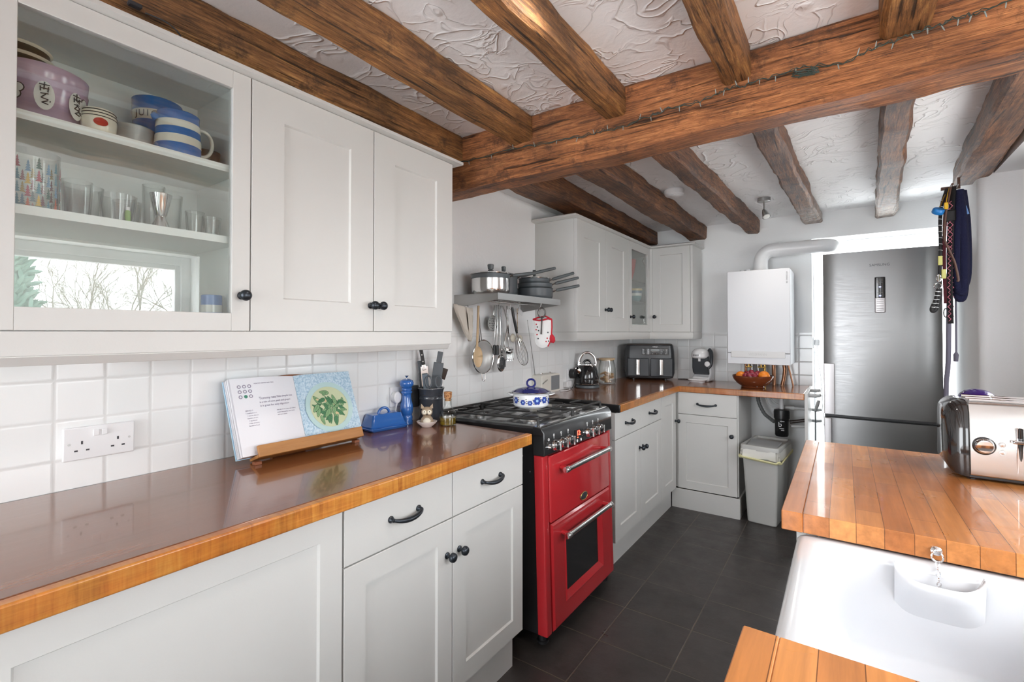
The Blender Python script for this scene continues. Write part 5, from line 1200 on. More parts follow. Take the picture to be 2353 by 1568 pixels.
tumbler('tumbler', 'small clear glass just right of the steel jigger', (-1.44, .563, S2), .018, .023, .066)
tumbler('shot_glass', 'tiny clear shot glass at the right end of the middle shelf', (-1.40, .588, S2), .018, .023, .050)
c = (-1.398, .470, S2); t = Thing('jigger', 'polished steel double-ended jigger among the glasses', 'measuring cup', c)
t.part('body', vessel([(0, 0), (.019, 0), (.0205, .001), (.011, .027), (.0105, .030), (.013, .034), (.0235, .084), (.0240, .0855), (.0225, .085), (.011, .036), (0, .035)], c, 32), 'steel'); 
c = (-1.392, .402, S2); t = Thing('miniature_bottle', 'tiny white-capped bottle with a green label among the glasses', 'bottle', c)
t.part('body', vessel([(0, 0), (.0055, 0), (.006, .026), (.004, .030), (0, .030)], c, 16), mat('green_label', (.25, .40, .12), .4)); t.part('cap', vessel([(.004, .0302), (.0045, .038), (0, .039)], c, 14), 'white')
c = (-1.43, .602, S0); t = Thing('striped_jar', 'blue and white banded jar on the bottom shelf behind the glass door', 'jar', c)
banded(t, c, [(.024, 0), (.026, .03), (.025, .08)], [(0, .034, mat('pale_blue_glaze', (.30, .40, .62), .25)), (.034, .054, 'whiteglaze'), (.054, .080, mat('mid_blue_glaze', (.22, .33, .58), .25))])
# far corner glazed cabinet
c = (-1.475, 3.79, 1.717); solo('red_bowl', 'tall red bowl on the top glass shelf of the corner cabinet', 'bowl', vessel(cup_prof(.035, .075, .185, .004), c), 'redpaint', c)
c = (-1.435, 3.865, 1.5565); t = Thing('banded_bowl', 'blue and white banded bowl with yellow rim in the corner cabinet', 'bowl', c)
banded(t, c, [(.030, 0), (.046, .02), (.055, .06), (.058, .105)], [(0, .048, mat('teal_band', (.12, .27, .30), .3)), (.048, .070, 'whiteglaze'), (.070, .092, mat('navy_band', (.12, .19, .28), .3)), (.092, .108, mat('ochre_rim', (.68, .52, .22), .3))])
for y, lab in ((3.865, 'small teal ramekin left at the bottom of the corner cabinet'), (3.985, 'small teal ramekin right at the bottom of the corner cabinet')):
    c = (-1.45, y, S0); solo('ramekin', lab, 'ramekin', vessel(cup_prof(.030, .034, .050, .003), c), mat('teal_glaze', (.16, .34, .33), .3), c)
# ------------------------------------------------------------------ on the far worktop
rd = Thing('radio', 'small cream retro radio with grey speaker, behind the blue-lidded casserole', 'radio', (-1.58, 2.66, WT))
M['creamleather'] = mat('cream_radio_case', (0.74, 0.71, 0.64), 0.45)
q = MB(); q.prism([(y, z) for y, z in [(2.66 + a * 1.0, .972 + b) for a, b in ring_poly(.115, .060, .018, 5)]], -1.6215, -1.548, 'yz'); cs_ = rd.part('case', q, 'creamleather', bev=.003)
m = mat('speaker_cloth', (0.22, 0.23, 0.24), 0.7); n = NT(m); n.bump(n.noise(n.coords(), 260, 2), .5, .002); M['speaker'] = m
rd.part('speaker', MB().box(-1.5482, 2.660, .928, -1.5445, 2.765, 1.020), 'speaker', cs_, bev=.003)
for y in (2.600, 2.705): rd.part('knob', MB().lathe([(0, 0), (.009, 0), (.009, .008), (.007, .010), (0, .010)], (-1.585, y, 1.0325), 16), 'chrome', cs_)
rd.part('handle', MB().box(-1.5475, 2.585, .988, -1.5425, 2.592, .990).tube([(-1.545, 2.552, .978), (-1.540, 2.600, 1.000)], .005, 8, flat=.5), 'satin', cs_)
for y in (2.575, 2.745): rd.part('foot', MB().cyl((-1.585, y, WT), (-1.585, y, .9125), .008, n=12), 'black', cs_)
rd.part('aerial', MB().tube([(-1.605, 2.556, 1.030), (-1.602, 2.535, 1.10), (-1.598, 2.458, 1.372)], [.0028, .0024, .0014], 8).ball((-1.598, 2.457, 1.374), .0028, 8, h=6), 'satin')

kc = (-1.530, 3.150, WT); KD = V((.44, -.90, 0)).normalized()
kt = Thing('kettle', 'gloss black kettle with chrome spout on the far worktop', 'kettle', kc)
bs = kt.part('base', vessel([(0, 0), (.082, 0), (.086, .006), (.084, .018), (.078, .022), (0, .022)], kc, 40), 'pan_grey')
kb = kt.part('body', vessel([(0, .023), (.078, .023), (.080, .030), (.0815, .075), (.076, .115), (.064, .150), (.056, .163), (0, .163)], kc, 44), 'blackgloss')
kt.part('trim_ring', MB().ring((kc[0], kc[1], kc[2] + .030), .0800, .0022, n=40, m=6).ring((kc[0], kc[1], kc[2] + .163), .0555, .0030, n=36, m=6), 'chrome', kb)
kl = kt.part('lid', vessel([(.0545, .1635), (.054, .170), (.040, .176), (0, .178)], kc, 36), 'chrome')
RK = V((.86, .51, 0)).normalized()
def KP(u, z, d=0.0): return V(kc) + RK * u + Zv * z + V((.51, -.86, 0)) * d
kt.part('lid_knob', MB().tube(bez(KP(-.028, .172), KP(-.022, .208), KP(.022, .208), KP(.028, .172), 12), .005, 10, flat=1.6), 'blackgloss', kl)
kt.part('handle', MB().tube(bez(KP(-.060, .160), KP(-.062, .285), KP(.062, .285), KP(.060, .160), 20), .0068, 12, flat=1.5), 'chrome', kb, label='chrome and grey arched handle')
kt.part('spout', MB().lathe([(.026, -.012), (.022, .010), (.0165, .034), (.0150, .036), (.0135, .033)], KP(-.055, .118, .030), 22, tuple(RK * -.62 + Zv * .55 + V((.51, -.86, 0)) * .45)), 'chrome', kb)
q = MB(); text_mb(q, 'KitchenAid', .012, KP(.052, .062, .0635), (.93, .36, 0), (0, 0, 1), .001); kt.part('maker_badge', q, 'steel', kb, smooth=0)
socket('single_socket', 'white wall socket on the tiles left of the black kettle', 3.000, 3.085, .955, 1.04, gang=1, sw=False)
plug('plug', 'black round plug in the socket left of the kettle', 3.045, 1.005, 'black', .030, .040, cable=[(-1.575, 3.045, .975), (-1.578, 3.035, .935), (-1.585, 3.02, .908), (-1.600, 3.01, .904)])
plug('plug', 'white charger block low on the wall left of the kettle', 2.985, .935, 'white', .026, .030, x0=-1.6215, shape=[(2.955, .912), (3.025, .912), (3.025, .955), (2.955, .955)], cable=[(-1.59, 2.98, .915), (-1.56, 2.94, .905), (-1.55, 2.87, .904), (-1.575, 2.83, .904)])

jc = (-1.530, 3.500, WT)
jr = Thing('biscuit_jar', 'glass storage jar of biscuits with wooden lid, right of the kettle', 'jar', jc)
jr.part('glass', vessel([(0, 0), (.060, 0), (.065, .004), (.067, .020), (.067, .125), (.062, .150), (.055, .170), (.054, .186), (.0525, .186), (.0535, .168), (.065, .125), (.065, .010), (0, .008)], jc, 40), 'glass')
jr.part('lid', vessel([(.050, .178), (.052, .1865), (.062, .187), (.0635, .192), (.062, .198), (0, .198)], jc, 36), 'beech', label='pale wooden lid')
m = mat('biscuit', (0.62, 0.40, 0.20), 0.85); n = NT(m); n.base(n.mix((.70, .48, .26), (.45, .24, .10), n.noise(n.coords(), 40, 4))); n.bump(n.noise(n.coords(), 120, 4), .4, .003); M['biscuit'] = m
rnd = random.Random(3); bsk = []
for k in range(16):
    lay = k // 4; a = k * 1.7 + lay; r = .030 if k % 4 else .01
    p = (jc[0] + r * cos(a), jc[1] + r * sin(a), WT + .014 + lay * .018 + (k % 4) * .004)
    q = MB(); q.at((0, 0, 0), 0, rnd.uniform(-.5, .5), rnd.uniform(-.5, .5)); q.lathe([(0, -.004), (.024, -.004), (.027, -.001), (.025, .003), (0, .004)], (0, 0, 0), 18, (0, 0, 1), 1, .8)
    o = bpy.data.objects.new('biscuit', q.mesh('biscuit', 'biscuit')); COL.objects.link(o); o.location = p; o.rotation_euler = (0, 0, a)
    tag(o, 'pale golden biscuit heaped in the wooden-lidded glass jar', 'biscuit', 'biscuits in the jar')

# air fryer, turned to face the room
M['fryer'] = mat('charcoal_plastic', (0.028, 0.030, 0.033), 0.30); M['fryer_door'] = mat('charcoal_drawer', (0.035, 0.039, 0.044), 0.38)
AFb = (-1.378, 4.035, WT)
af = Thing('air_fryer', 'large charcoal twin-drawer air fryer in the far corner', 'air fryer', AFb, (0, 0, radians(22)))
bd2 = af.part('body', loft(MB(), [(.170, .100, .03, .014), (.190, .112, .04, .020), (.203, .118, .05, .060), (.205, .118, .05, .14), (.200, .116, .045, .24), (.192, .110, .04, .290), (.180, .10, .04, .296)]), 'fryer', local=True)
af.part('top_trim', loft(MB(), [(.186, .106, .04, .2965), (.188, .107, .04, .300), (.180, .10, .04, .3035)]), 'satin', bd2, local=True, label='silver top rim')
for s in (-1, 1):
    dr = af.part('drawer', MB().rbox(s * .094 - .092, -.1215, .030, s * .094 + .092, -.09, .186, .012), 'fryer_door', local=True)
    af.part('handle', MB().rbox(s * .094 - .002 - .016, -.148, .045, s * .094 + .014, -.1217, .176, .006), 'steel', dr, local=True, bev=.004, label='polished steel handle')
pn2 = af.part('control_panel', MB().rbox(-.062, -.1215, .212, .150, -.10, .266, .006), 'blackgloss', bd2, local=True)
q = MB(); q.tube([(-.060, -.1222, .214), (.148, -.1222, .214), (.148, -.1222, .264), (-.060, -.1222, .264)], .0012, 6, True); af.part('panel_outline', q, 'satin', pn2, local=True)
q = MB(); q.box(.010, -.1224, .246, .078, -.1216, .260).box(.014, -.1226, .235, .074, -.1216, .241); af.part('display', q, mat('grey_display', (.30, .32, .33), .4), pn2, local=True, smooth=0)
q = MB()
for k in range(6): q.lathe([(0, 0), (.0028, 0), (0, .0006)], (-.045 + k * .034, -.1217, .222), 8, (0, -1, 0))
for x in (-.048, -.036, -.020, .098, .112, .134): q.box(x - .004, -.1222, .252, x + .004, -.1216, .2535)
q.ring((-.012, -.1218, .238), .004, .0007, (0, 1, 0), 12, 5).ring((.098, -.1218, .238), .004, .0007, (0, 1, 0), 12, 5)
af.part('panel_marks', q, 'inkw', pn2, local=True, smooth=0, kind='stuff')
q = MB(); text_mb(q, 'NINJA', .015, (.044, -.1190, .279), (1, 0, 0), (0, 0.05, 1), .003); af.part('lettering', q, 'inkw', bd2, local=True, smooth=0)
for x, y in ((-.13, -.07), (.13, -.07), (-.13, .06), (.13, .06)): af.part('foot', MB().cyl((x, y, 0), (x, y, .016), .012, n=12), 'black', bd2, local=True)

M['cm_white'] = mat('coffee_machine_white', (0.78, 0.78, 0.79), 0.25, coat=.2); M['cm_grey'] = mat('coffee_machine_charcoal', (0.045, 0.052, 0.06), 0.35)
cm = Thing('coffee_machine', 'white and charcoal pod coffee machine left of the boiler', 'coffee machine', (-0.960, 4.075, WT), (0, 0, radians(-5)))
cb_ = cm.part('body', MB().prism([(.110, 0), (.110, .235), (.075, .255), (.020, .245), (.030, .050), (-.020, .030), (-.020, 0)], -.070, .070, 'yz'), 'cm_white', local=True, bev=.014, seg=4)
cm.part('front_panel', MB().prism([(.0295, .050), (-.005, .070), (-.020, .110), (-.020, .200), (.0215, .235)], -.066, .062, 'yz'), 'cm_grey', local=True, bev=.010, seg=3)
hd2 = cm.part('head', MB().lathe([(0, 0), (.058, 0), (.070, .010), (.072, .030), (.066, .052), (.048, .072), (.02, .080), (0, .081)], (-.008, .012, .188), 36, (0, 0, 1), 1, .95), 'cm_white', local=True)
q = MB(); text_mb(q, 'BOSCH', .014, (-.022, -.0565, .215), (1, 0, 0), (0, 0.05, 1), .002); cm.part('lettering', q, 'ink', hd2, local=True, smooth=0)
cm.part('nozzle', MB().cyl((-.004, -.026, .165), (-.004, -.026, .190), .010, n=16), 'cm_white', local=True)
ha = cm.part('lever', MB().tube(smoothpts([(.058, .035, .255), (.080, .005, .235), (.088, -.015, .190), (.084, -.022, .140), (.066, -.026, .115)], 5), .014, 12, flat=1.3), 'cm_grey', local=True)
cm.part('dial', MB().lathe([(0, 0), (.021, 0), (.022, .008), (.017, .014), (0, .015)], (.062, -.032, .145), 24, (.1, -1, 0)), 'cm_white', ha, local=True)
cm.part('drip_tray', loft(MB(), [(.060, .045, .03, 0), (.066, .052, .04, .008), (.072, .058, .05, .018), (.070, .056, .05, .022)]).at() if False else loft((lambda m_: (setattr(m_, 'T', Matrix.Translation((-.004, -.072, 0))), m_)[1])(MB()), [(.056, .042, .03, 0), (.058, .044, .035, .008), (.074, .058, .05, .020), (.072, .056, .05, .026)]), 'cm_white', local=True)
solo('power_lead', 'thin black lead lying between the air fryer and the coffee machine', 'cable', MB().tube(smoothpts([(-1.165, 4.150, .9035), (-1.12, 4.165, .9035), (-1.06, 4.15, .9035), (-1.035, 4.17, .9035), (-1.02, 4.20, .9035)], 6), .003, 8), 'black', (-1.1, 4.15, WT))

fbc = (-0.546, 3.850, WT)
M['browngloss'] = mat('brown_glazed_bowl', (0.16, 0.040, 0.014), 0.1, coat=.6)
solo('fruit_bowl', 'glossy brown fruit bowl on the worktop under the boiler', 'bowl', vessel([(0, 0), (.076, 0), (.080, .006), (.076, .010), (.105, .030), (.128, .058), (.138, .082), (.138, .088), (.132, .086), (.122, .060), (.095, .032), (.06, .016), (0, .014)], fbc, 48), 'browngloss', fbc)
m = mat('orange_peel', (0.85, 0.24, 0.015), 0.4); n = NT(m); n.bump(n.noise(n.coords(), 150, 2), .3, .002); M['orange'] = m
m = mat('red_fruit_skin', (0.30, 0.014, 0.025), 0.3, coat=.2); n = NT(m); n.base(n.mix((0.34, 0.018, 0.03), (0.16, 0.02, 0.05), n.noise(n.coords(), 20, 4))); M['redfruit'] = m
def fruit(name, label, cat, c, r, m, group=None):
    return solo(name, label, cat, MB().ball(c, r, 22, sz=.95), m, (c[0], c[1], c[2] - r), group)
F0 = V(fbc)
fruit('orange', 'orange at the right-hand side of the brown bowl, largest in view', 'orange', F0 + V((.075, -.030, .086)), .040, 'orange')
fruit('orange', 'orange at the left-hand rim of the brown bowl', 'orange', F0 + V((-.078, -.012, .080)), .036, 'orange')
fruit('orange', 'orange hidden low at the back of the brown bowl', 'orange', F0 + V((.010, .072, .074)), .036, 'orange')
for dx, dy, dz in ((-.040, -.062, .088), (-.010, -.080, .090), (.022, -.075, .089), (-.030, -.020, .100), (.000, -.040, .104), (.030, -.036, .098), (-.052, .030, .095), (-.012, .018, .108), (.030, .010, .104), (.062, .036, .085), (-.005, -.005, .072)):
    fruit('plum', 'small dark red plum heaped between the oranges in the brown bowl', 'plum', F0 + V((dx, dy, dz)), .0195, 'redfruit', 'red plums in the brown bowl')

# ------------------------------------------------------------------ boiler, flue and pipes
M['boilerw'] = mat('boiler_white', (0.62, 0.63, 0.66), 0.32)
bo_ = Thing('boiler', 'white wall-hung gas boiler above the fruit bowl', 'boiler', (-0.512, 4.04, 1.067))
bb = bo_.part('casing', MB().box(-.718, 3.868, 1.067, -.308, YF - .009, 1.755), 'boilerw', bev=.006, seg=3)
bo_.part('front_cover', MB().box(-.718, 3.858, 1.150, -.308, 3.8675, 1.755), 'boilerw', bev=.004, seg=3)
fl_ = bo_.part('control_flap', MB().box(-.718, 3.858, 1.067, -.308, 3.8675, 1.1475), 'boilerw', bev=.004, seg=3)
pl2 = bo_.part('name_plate', MB().box(-.692, 3.853, 1.116, -.340, 3.8578, 1.162), mat('boiler_plate', (0.62, 0.62, 0.62), .35), fl_, bev=.002)
q = MB(); text_mb(q, 'VIESSMANN', .023, (-.515, 3.853, 1.140), (1, 0, 0), (0, 0, 1), .0008); bo_.part('lettering', q, mat('silver_print', (.50, .50, .50), .4), pl2, smooth=0)
q = MB(); text_mb(q, 'VITODENS 100', .013, (-.328, 3.858, 1.690), (0, 0, -1), (1, 0, 0), .0006); bo_.part('model_lettering', q, 'ink', bb, smooth=0)
for x, r in ((-.640, .014), (-.600, .020)): bo_.part('top_port', MB().cyl((x, 4.0, 1.7555), (x, 4.0, 1.778), r, n=18), 'boilerw', bb)
for x in (-.705, -.321): bo_.part('catch', MB().box(x - .012, 3.8572, 1.1485, x + .012, 3.8592, 1.1515), 'gap', bb)
fl2 = Thing('boiler_flue', 'white flue pipe bending from the boiler top to the garden door', 'flue pipe', (-0.52, 4.09, 1.756))
M['flue'] = mat('flue_white', (0.80, 0.81, 0.82), 0.28)
path = [V((-.520, 4.09, 1.756)), V((-.520, 4.09, 1.84))] + [V((-.520 + .085 - .085 * cos(a), 4.09, 1.84 + .085 * sin(a))) for a in [pi / 2 * k / 8 for k in range(1, 9)]] + [V((-.40, 4.09, 1.925)), V((-.14, 4.09, 1.925))] + [V((-.14 + .075 * sin(a), 4.09 + .075 * (1 - cos(a)), 1.925)) for a in [pi / 2 * k / 8 for k in range(1, 9)]] + [V((-.065, 4.40, 1.925))]
fp = fl2.part('pipe', MB().tube(path, .050, 28), 'flue')
for a, b in (((-.520, 4.09, 1.757), (-.520, 4.09, 1.790)), ((-.435, 4.09, 1.925), (-.395, 4.09, 1.925)), ((-.235, 4.09, 1.925), (-.190, 4.09, 1.925))): fl2.part('collar', MB().cyl(a, b, .0525, n=28), 'flue', fp)
def pipe(label, pts, r, m, name='pipe'): return solo(name, label, 'pipe', MB().tube(smoothpts(pts, 5) if len(pts) > 2 else pts, r, 12), m, pts[-1])
for x, r, m, lab in ((-.630, .010, 'copper', 'copper pipe under the boiler, leftmost behind the fruit bowl'), (-.588, .0125, 'satin', 'grey steel pipe under the boiler, second from left'), (-.545, .0125, 'satin', 'grey steel pipe under the boiler behind the middle of the fruit'), (-.500, .009, 'brass', 'thin brass-coloured pipe under the boiler behind the right orange')):
    pipe(lab, [(x, 4.10, 1.0665), (x, 4.10, .9005)], r, m)
pipe('thick brown pipe just right of the fruit bowl', [(-.440, 4.10, 1.0665), (-.436, 4.10, .9005)], .013, 'copper')
pipe('thick bowed brown pipe under the boiler', [(-.372, 4.10, 1.0665), (-.366, 4.10, 1.02), (-.372, 4.10, .96), (-.384, 4.10, .9005)], .013, 'copper')
pipe('thin slanting brown pipe under the right end of the boiler', [(-.345, 4.10, 1.0665), (-.312, 4.10, .9005)], .006, 'copper')
for x, m in ((-.605, 'brass'), (-.52, 'brass')):
    solo('pipe_valve', 'brass valve under the boiler ' + ('left of centre' if x < -.55 else 'above the oranges'), 'valve', MB().tube([(x - .022, 4.07, 1.035), (x + .022, 4.07, 1.035)], .006, 10).cyl((x, 4.07, 1.035), (x, 4.07, 1.0665), .007, n=12), m, (x, 4.07, 1.03))
# ------------------------------------------------------------------ the alcove under the end of the worktop
ep = Thing('end_panel', 'white end panel with pegs closing the worktop beside the fridge', 'panel', (-0.205, 3.93, 0))
ep.part('board', MB().box(-.2145, 3.640, 0, -.196, 4.222, .900), 'cab', bev=.002)
M['peg'] = mat('grey_pegs', (0.62, 0.63, 0.64), 0.5)
for y, z in ((3.95, .893), (3.80, .872), (4.05, .848), (4.12, .735), (4.12, .655)): ep.part('peg', MB().tube([(-.196, y, z), (-.165, y, z - .002), (-.135, y, z + .004)], [.011, .012, .010], 12), 'peg')
br_ = Thing('hand_brush', 'grey-handled brush hanging on the pegged end panel beside the fridge', 'brush', (-.17, 4.05, .52))
br_.part('handle', MB().tube([(-.150, 4.05, .815), (-.160, 4.05, .775), (-.172, 4.05, .735)], [.010, .012, .007], 10), 'peg'); br_.part('shaft', MB().tube([(-.172, 4.05, .735), (-.172, 4.05, .50)], .003, 8), 'pan_grey')
wd_ = Thing('waste_disposal_unit', 'black cylindrical waste disposal unit hanging under the far worktop', 'waste disposal', (-.379, 4.0, .542))
wb_ = wd_.part('canister', vessel([(0, 0), (.040, 0), (.045, .010), (.046, .125), (0, .125)], (-.379, 4.0, .542), 32), 'blackgloss')
wd_.part('cap', vessel([(.046, .1255), (.051, .130), (.052, .175), (.049, .190), (.02, .196), (0, .196)], (-.379, 4.0, .542), 32), 'black')
wd_.part('neck', MB().cyl((-.379, 4.0, .7385), (-.379, 4.0, .8575), .0145, n=18), 'white', label='white plastic neck pipe')
q = MB(); text_mb(q, 'b', .05, (-.385, 3.9535, .630), (1, 0, 0), (0, 0, 1), .0015)
for dx, dz, w in ((.0, .652, .028), (-.005, .600, .03), (.006, .588, .02)): q.box(-.385 + dx, 3.9530, dz, -.385 + dx + w, 3.9545, dz + .004)
wd_.part('label_print', q, 'inkw', wb_, smooth=0)
M['hose'] = mat('grey_ribbed_hose', (0.14, 0.15, 0.15), 0.5); M['pvc'] = mat('white_pvc', (0.66, 0.66, 0.65), 0.4)
hz = smoothpts([(-.545, 4.05, .856), (-.535, 4.05, .77), (-.500, 4.05, .69), (-.460, 4.04, .655), (-.428, 4.01, .638)], 8)
solo('waste_hose', 'grey ribbed hose curving down to the black disposal unit', 'hose', MB().tube(hz, [.014 if k % 2 else .0115 for k in range(len(hz))], 14), 'hose', (-.5, 4.05, .64))
pipe('thin white pipe curving under the far worktop', [(-.505, 4.08, .856), (-.478, 4.08, .76), (-.44, 4.08, .735), (-.395, 4.08, .73)], .006, 'pvc'); pipe('thin upper white pipe curving under the far worktop', [(-.480, 4.10, .856), (-.450, 4.10, .785), (-.41, 4.10, .755), (-.37, 4.10, .75)], .005, 'pvc')
pipe('white waste pipe with a coupling right of the disposal unit', [(-.368, 4.08, .742), (-.216, 4.08, .742)], .0125, 'pvc'); solo('pipe_coupling', 'white coupling on the waste pipe under the far worktop', 'pipe fitting', MB().cyl((-.335, 4.08, .742), (-.305, 4.08, .742), .0175, n=18), 'pvc', (-.32, 4.08, .73))
pipe('dark brown pipe right of the disposal unit', [(-.332, 4.05, .640), (-.216, 4.05, .667)], .0125, mat('dark_brown_pipe', (.05, .035, .03), .4)); pipe('lower white pipe right of the disposal unit', [(-.325, 4.08, .607), (-.216, 4.08, .615)], .011, 'pvc')
# ------------------------------------------------------------------ bin
M['bin'] = mat('grey_beige_plastic', (0.52, 0.52, 0.50), 0.45)
bn = Thing('waste_bin', 'tall pale grey plastic bin with liner, standing under the worktop end', 'bin', (-.452, 3.765, 0), (0, 0, radians(-6)))
def binloft(mb, a, b, r=.02):
    rings = []
    for hx, hy, z in a + b: rings.append([(x, y, z) for x, y in ring_poly(hx, hy, r)])
    N = len(rings[0]); o = [p for R in rings for p in R]; fs = [tuple(range(N - 1, -1, -1))]
    for l in range(len(rings) - 1): fs += [(l * N + k, l * N + (k + 1) % N, (l + 1) * N + (k + 1) % N, (l + 1) * N + k) for k in range(N)]
    fs.append(tuple(range((len(rings) - 1) * N, len(rings) * N))); return mb.add(o, fs)
bn.part('body', binloft(MB(), [(.085, .140, 0), (.090, .146, .006), (.112, .188, .520)], [(.110, .186, .522), (.106, .182, .518), (.084, .14, .012)]), 'bin', local=True)
lidp = bn.part('rim', binloft(MB(), [(.1135, .190, .500), (.118, .195, .502), (.119, .196, .530), (.117, .194, .534)], [(.104, .180, .534), (.101, .177, .520), (.099, .10, .505)]), 'bin', local=True)
bn.part('swing_flap', MB().prism([(-.165, .520), (-.02, .540), (.02, .540), (.03, .52)], -.094, .094, 'yz'), mat('bin_flap', (.40, .41, .41), .4), lidp, local=True, bev=.003)
q = MB(); rows = []
for z, e in ((.508, .0035), (.485, .006), (.462, .007), (.446, .005)):
    rr = ring_poly(.1150 + e, .1915 + e, .022, 7); M_ = len(rr)
    row = []
    for i in range(M_):
        x0_, y0_ = rr[i]; x1_, y1_ = rr[(i + 1) % M_]
        for t in (0, .25, .5, .75):
            x, y = x0_ + (x1_ - x0_) * t, y0_ + (y1_ - y0_) * t; w = 1 + .018 * sin(i * 5 + t * 17 + z * 90); row.append((x * w, y * w, z + (.010 * sin(i * 2.1 + t * 5) if z < .45 else 0)))
    rows.append(row + row[:1])
q.sheet(rows[::-1]); bn.part('liner', q, mat('white_liner', (.78, .77, .72), .4), local=True, smooth=80, label='white bin liner folded over the rim')
q = MB(); q.tube([(x * 1.075, y * 1.05, .452 + .006 * sin(k * 1.3) - .010 * (y < 0) * (x > 0)) for k, (x, y) in enumerate(ring_poly(.1165, .194, .02, 5))], .006, 8, True, 1.8); bn.part('drawstring', q, mat('pale_yellow_tie', (.80, .76, .42), .5), local=True, label='pale yellow drawstring band')

# ------------------------------------------------------------------ fridge
M['fsteel'] = brushed_mat('brushed_fridge_steel', (0.215, 0.215, 0.215), 0.33, 0); M['fdark'] = mat('fridge_side_grey', (0.12, 0.12, 0.125), 0.5)
M['handle_al'] = mat('pale_aluminium', (0.62, 0.60, 0.61), 0.4, .6)
fr = Thing('fridge_freezer', 'tall brushed steel fridge freezer standing in front of the bright garden door', 'fridge', (.183, 3.95, 0))
fr.part('cabinet', MB().box(-.108, 3.785, .03, .473, 4.20, 1.800), 'fdark', bev=.004)
def fdoor(z0, z1):
    n_ = 14; fr_pts = [(-.111 + .587 * k / n_, 3.7295 - .012 * (1 - (2 * k / n_ - 1) ** 2) - (0 if 0 < k < n_ else -.010)) for k in range(n_ + 1)]
    return MB().prism(fr_pts + [(.476, 3.784), (-.111, 3.784)], z0, z1, 'xy')
ud = fr.part('upper_door', fdoor(.770, 1.812), 'fsteel', smooth=50); ld_ = fr.part('lower_door', fdoor(.04, .748), 'fsteel', smooth=50)
fr.part('handle', MB().rbox(-.110, 3.708, .772, -.052, 3.728, 1.098, .004), 'handle_al', ud, label='pale aluminium handle strip'); fr.part('handle', MB().rbox(-.110, 3.708, .42, -.070, 3.728, .745, .004), 'handle_al', ld_, label='pale aluminium handle strip')
dp = fr.part('display_panel', MB().rbox(.158, 3.7130, 1.422, .212, 3.722, 1.645, .008), 'handle_al', ud); fr.part('display_screen', MB().rbox(.1605, 3.7118, 1.512, .2095, 3.714, 1.6425, .006), 'blackgloss', dp)
q = MB()
for z in (1.582, 1.527): q.lathe([(0, 0), (.006, 0), (0, .0006)], (.185, 3.7119, z), 12, (0, -1, 0), 1.2, .7)
fr.part('indicator_light', q, mat('blue_led', (.1, .1, .5), .4, emit=((.35, .4, 1.0), 3.0)), dp); q = MB()
for z in (1.500, 1.488, 1.478, 1.462, 1.448, 1.436): q.box(.168, 3.7122, z, .202, 3.7131, z + .003)
for z in (1.606, 1.617, 1.628, 1.545): q.box(.172, 3.7112, z, .198, 3.7119, z + .0025)
fr.part('panel_print', q, 'gap', dp, smooth=0, kind='stuff')
q = MB(); text_mb(q, 'SAMSUNG', .022, (.184, 3.7172, 1.719), (1, 0, 0), (0, 0, 1), .001); fr.part('lettering', q, 'ink', ud, smooth=0)
for x, y in ((-.07, 3.83), (.435, 3.83), (-.07, 4.15), (.435, 4.15)): fr.part('foot', MB().cyl((x, y, 0), (x, y, .031), .018, n=14), 'black')
t = Thing('single_socket', 'white socket on the door reveal left of the fridge', 'socket', (-.190, 4.31, 1.22)); t.part('plate', MB().box(-.1945, 4.265, 1.18, -.186, 4.355, 1.265), 'white', bev=.003)
t = Thing('plug', 'grey plug with dangling lead between boiler and fridge', 'plug', (-.175, 4.31, 1.22)); t.part('casing', MB().rbox(-.1855, 4.285, 1.200, -.150, 4.335, 1.248, .008), 'peg'); t.part('cable', MB().tube(smoothpts([(-.168, 4.31, 1.20), (-.170, 4.31, 1.13), (-.152, 4.30, 1.02), (-.140, 4.28, .88), (-.130, 4.27, .60)], 6), .0035, 8), 'peg'); t.part('cable_tag', MB().box(-.190, 4.29, 1.145, -.160, 4.292, 1.170), 'white', smooth=0)

# ------------------------------------------------------------------ dog leads hanging from the far beam
HK = V((.485, 3.325, 2.075))
M['navy'] = mat('navy_towelling', (0.006, 0.007, 0.036), 0.95); n = NT(M['navy']); n.bump(n.noise(n.coords(), 130, 4), .8, .006)
M['lead_black'] = mat('black_webbing', (0.012, 0.011, 0.012), 0.7); M['lead_red'] = mat('maroon_webbing', (0.13, 0.018, 0.03), 0.7); M['pinkthread'] = mat('pink_stitching', (0.55, 0.16, 0.22), 0.6)
M['leather'] = mat('brown_leather_lead', (0.10, 0.045, 0.03), 0.45); M['yellow'] = mat('yellow_tag', (0.55, 0.52, 0.16), .5); M['bluebag'] = mat('blue_plastic', (0.02, 0.20, 0.55), .35); M['greycord'] = mat('grey_cord', (.13, .12, .16), .7)
kh = solo('coat_hook', 'brown hook rail on the beam end holding the dog leads', 'hook', MB().box(.425, 3.335, 2.045, .500, 3.350, 2.062).cyl((.46, 3.335, 2.052), (.46, 3.27, 2.058), .005).cyl((.485, 3.335, 2.052), (.485, 3.27, 2.058), .005).cyl((.495, 3.345, 2.062), (.495, 3.345, 2.105), .006), 'leather', (.46, 3.34, 2.045))
def lead(name, label): return Thing(name, label, 'dog lead', HK)
def strap(t, pts, w, m, name='strap', th=.25, k=6, **kw): return t.part(name, MB().tube(smoothpts(pts, k), w, 10, flat=th), m, **kw)
t = lead('dog_lead', 'thick navy towelling loop hanging rightmost among the dog leads')
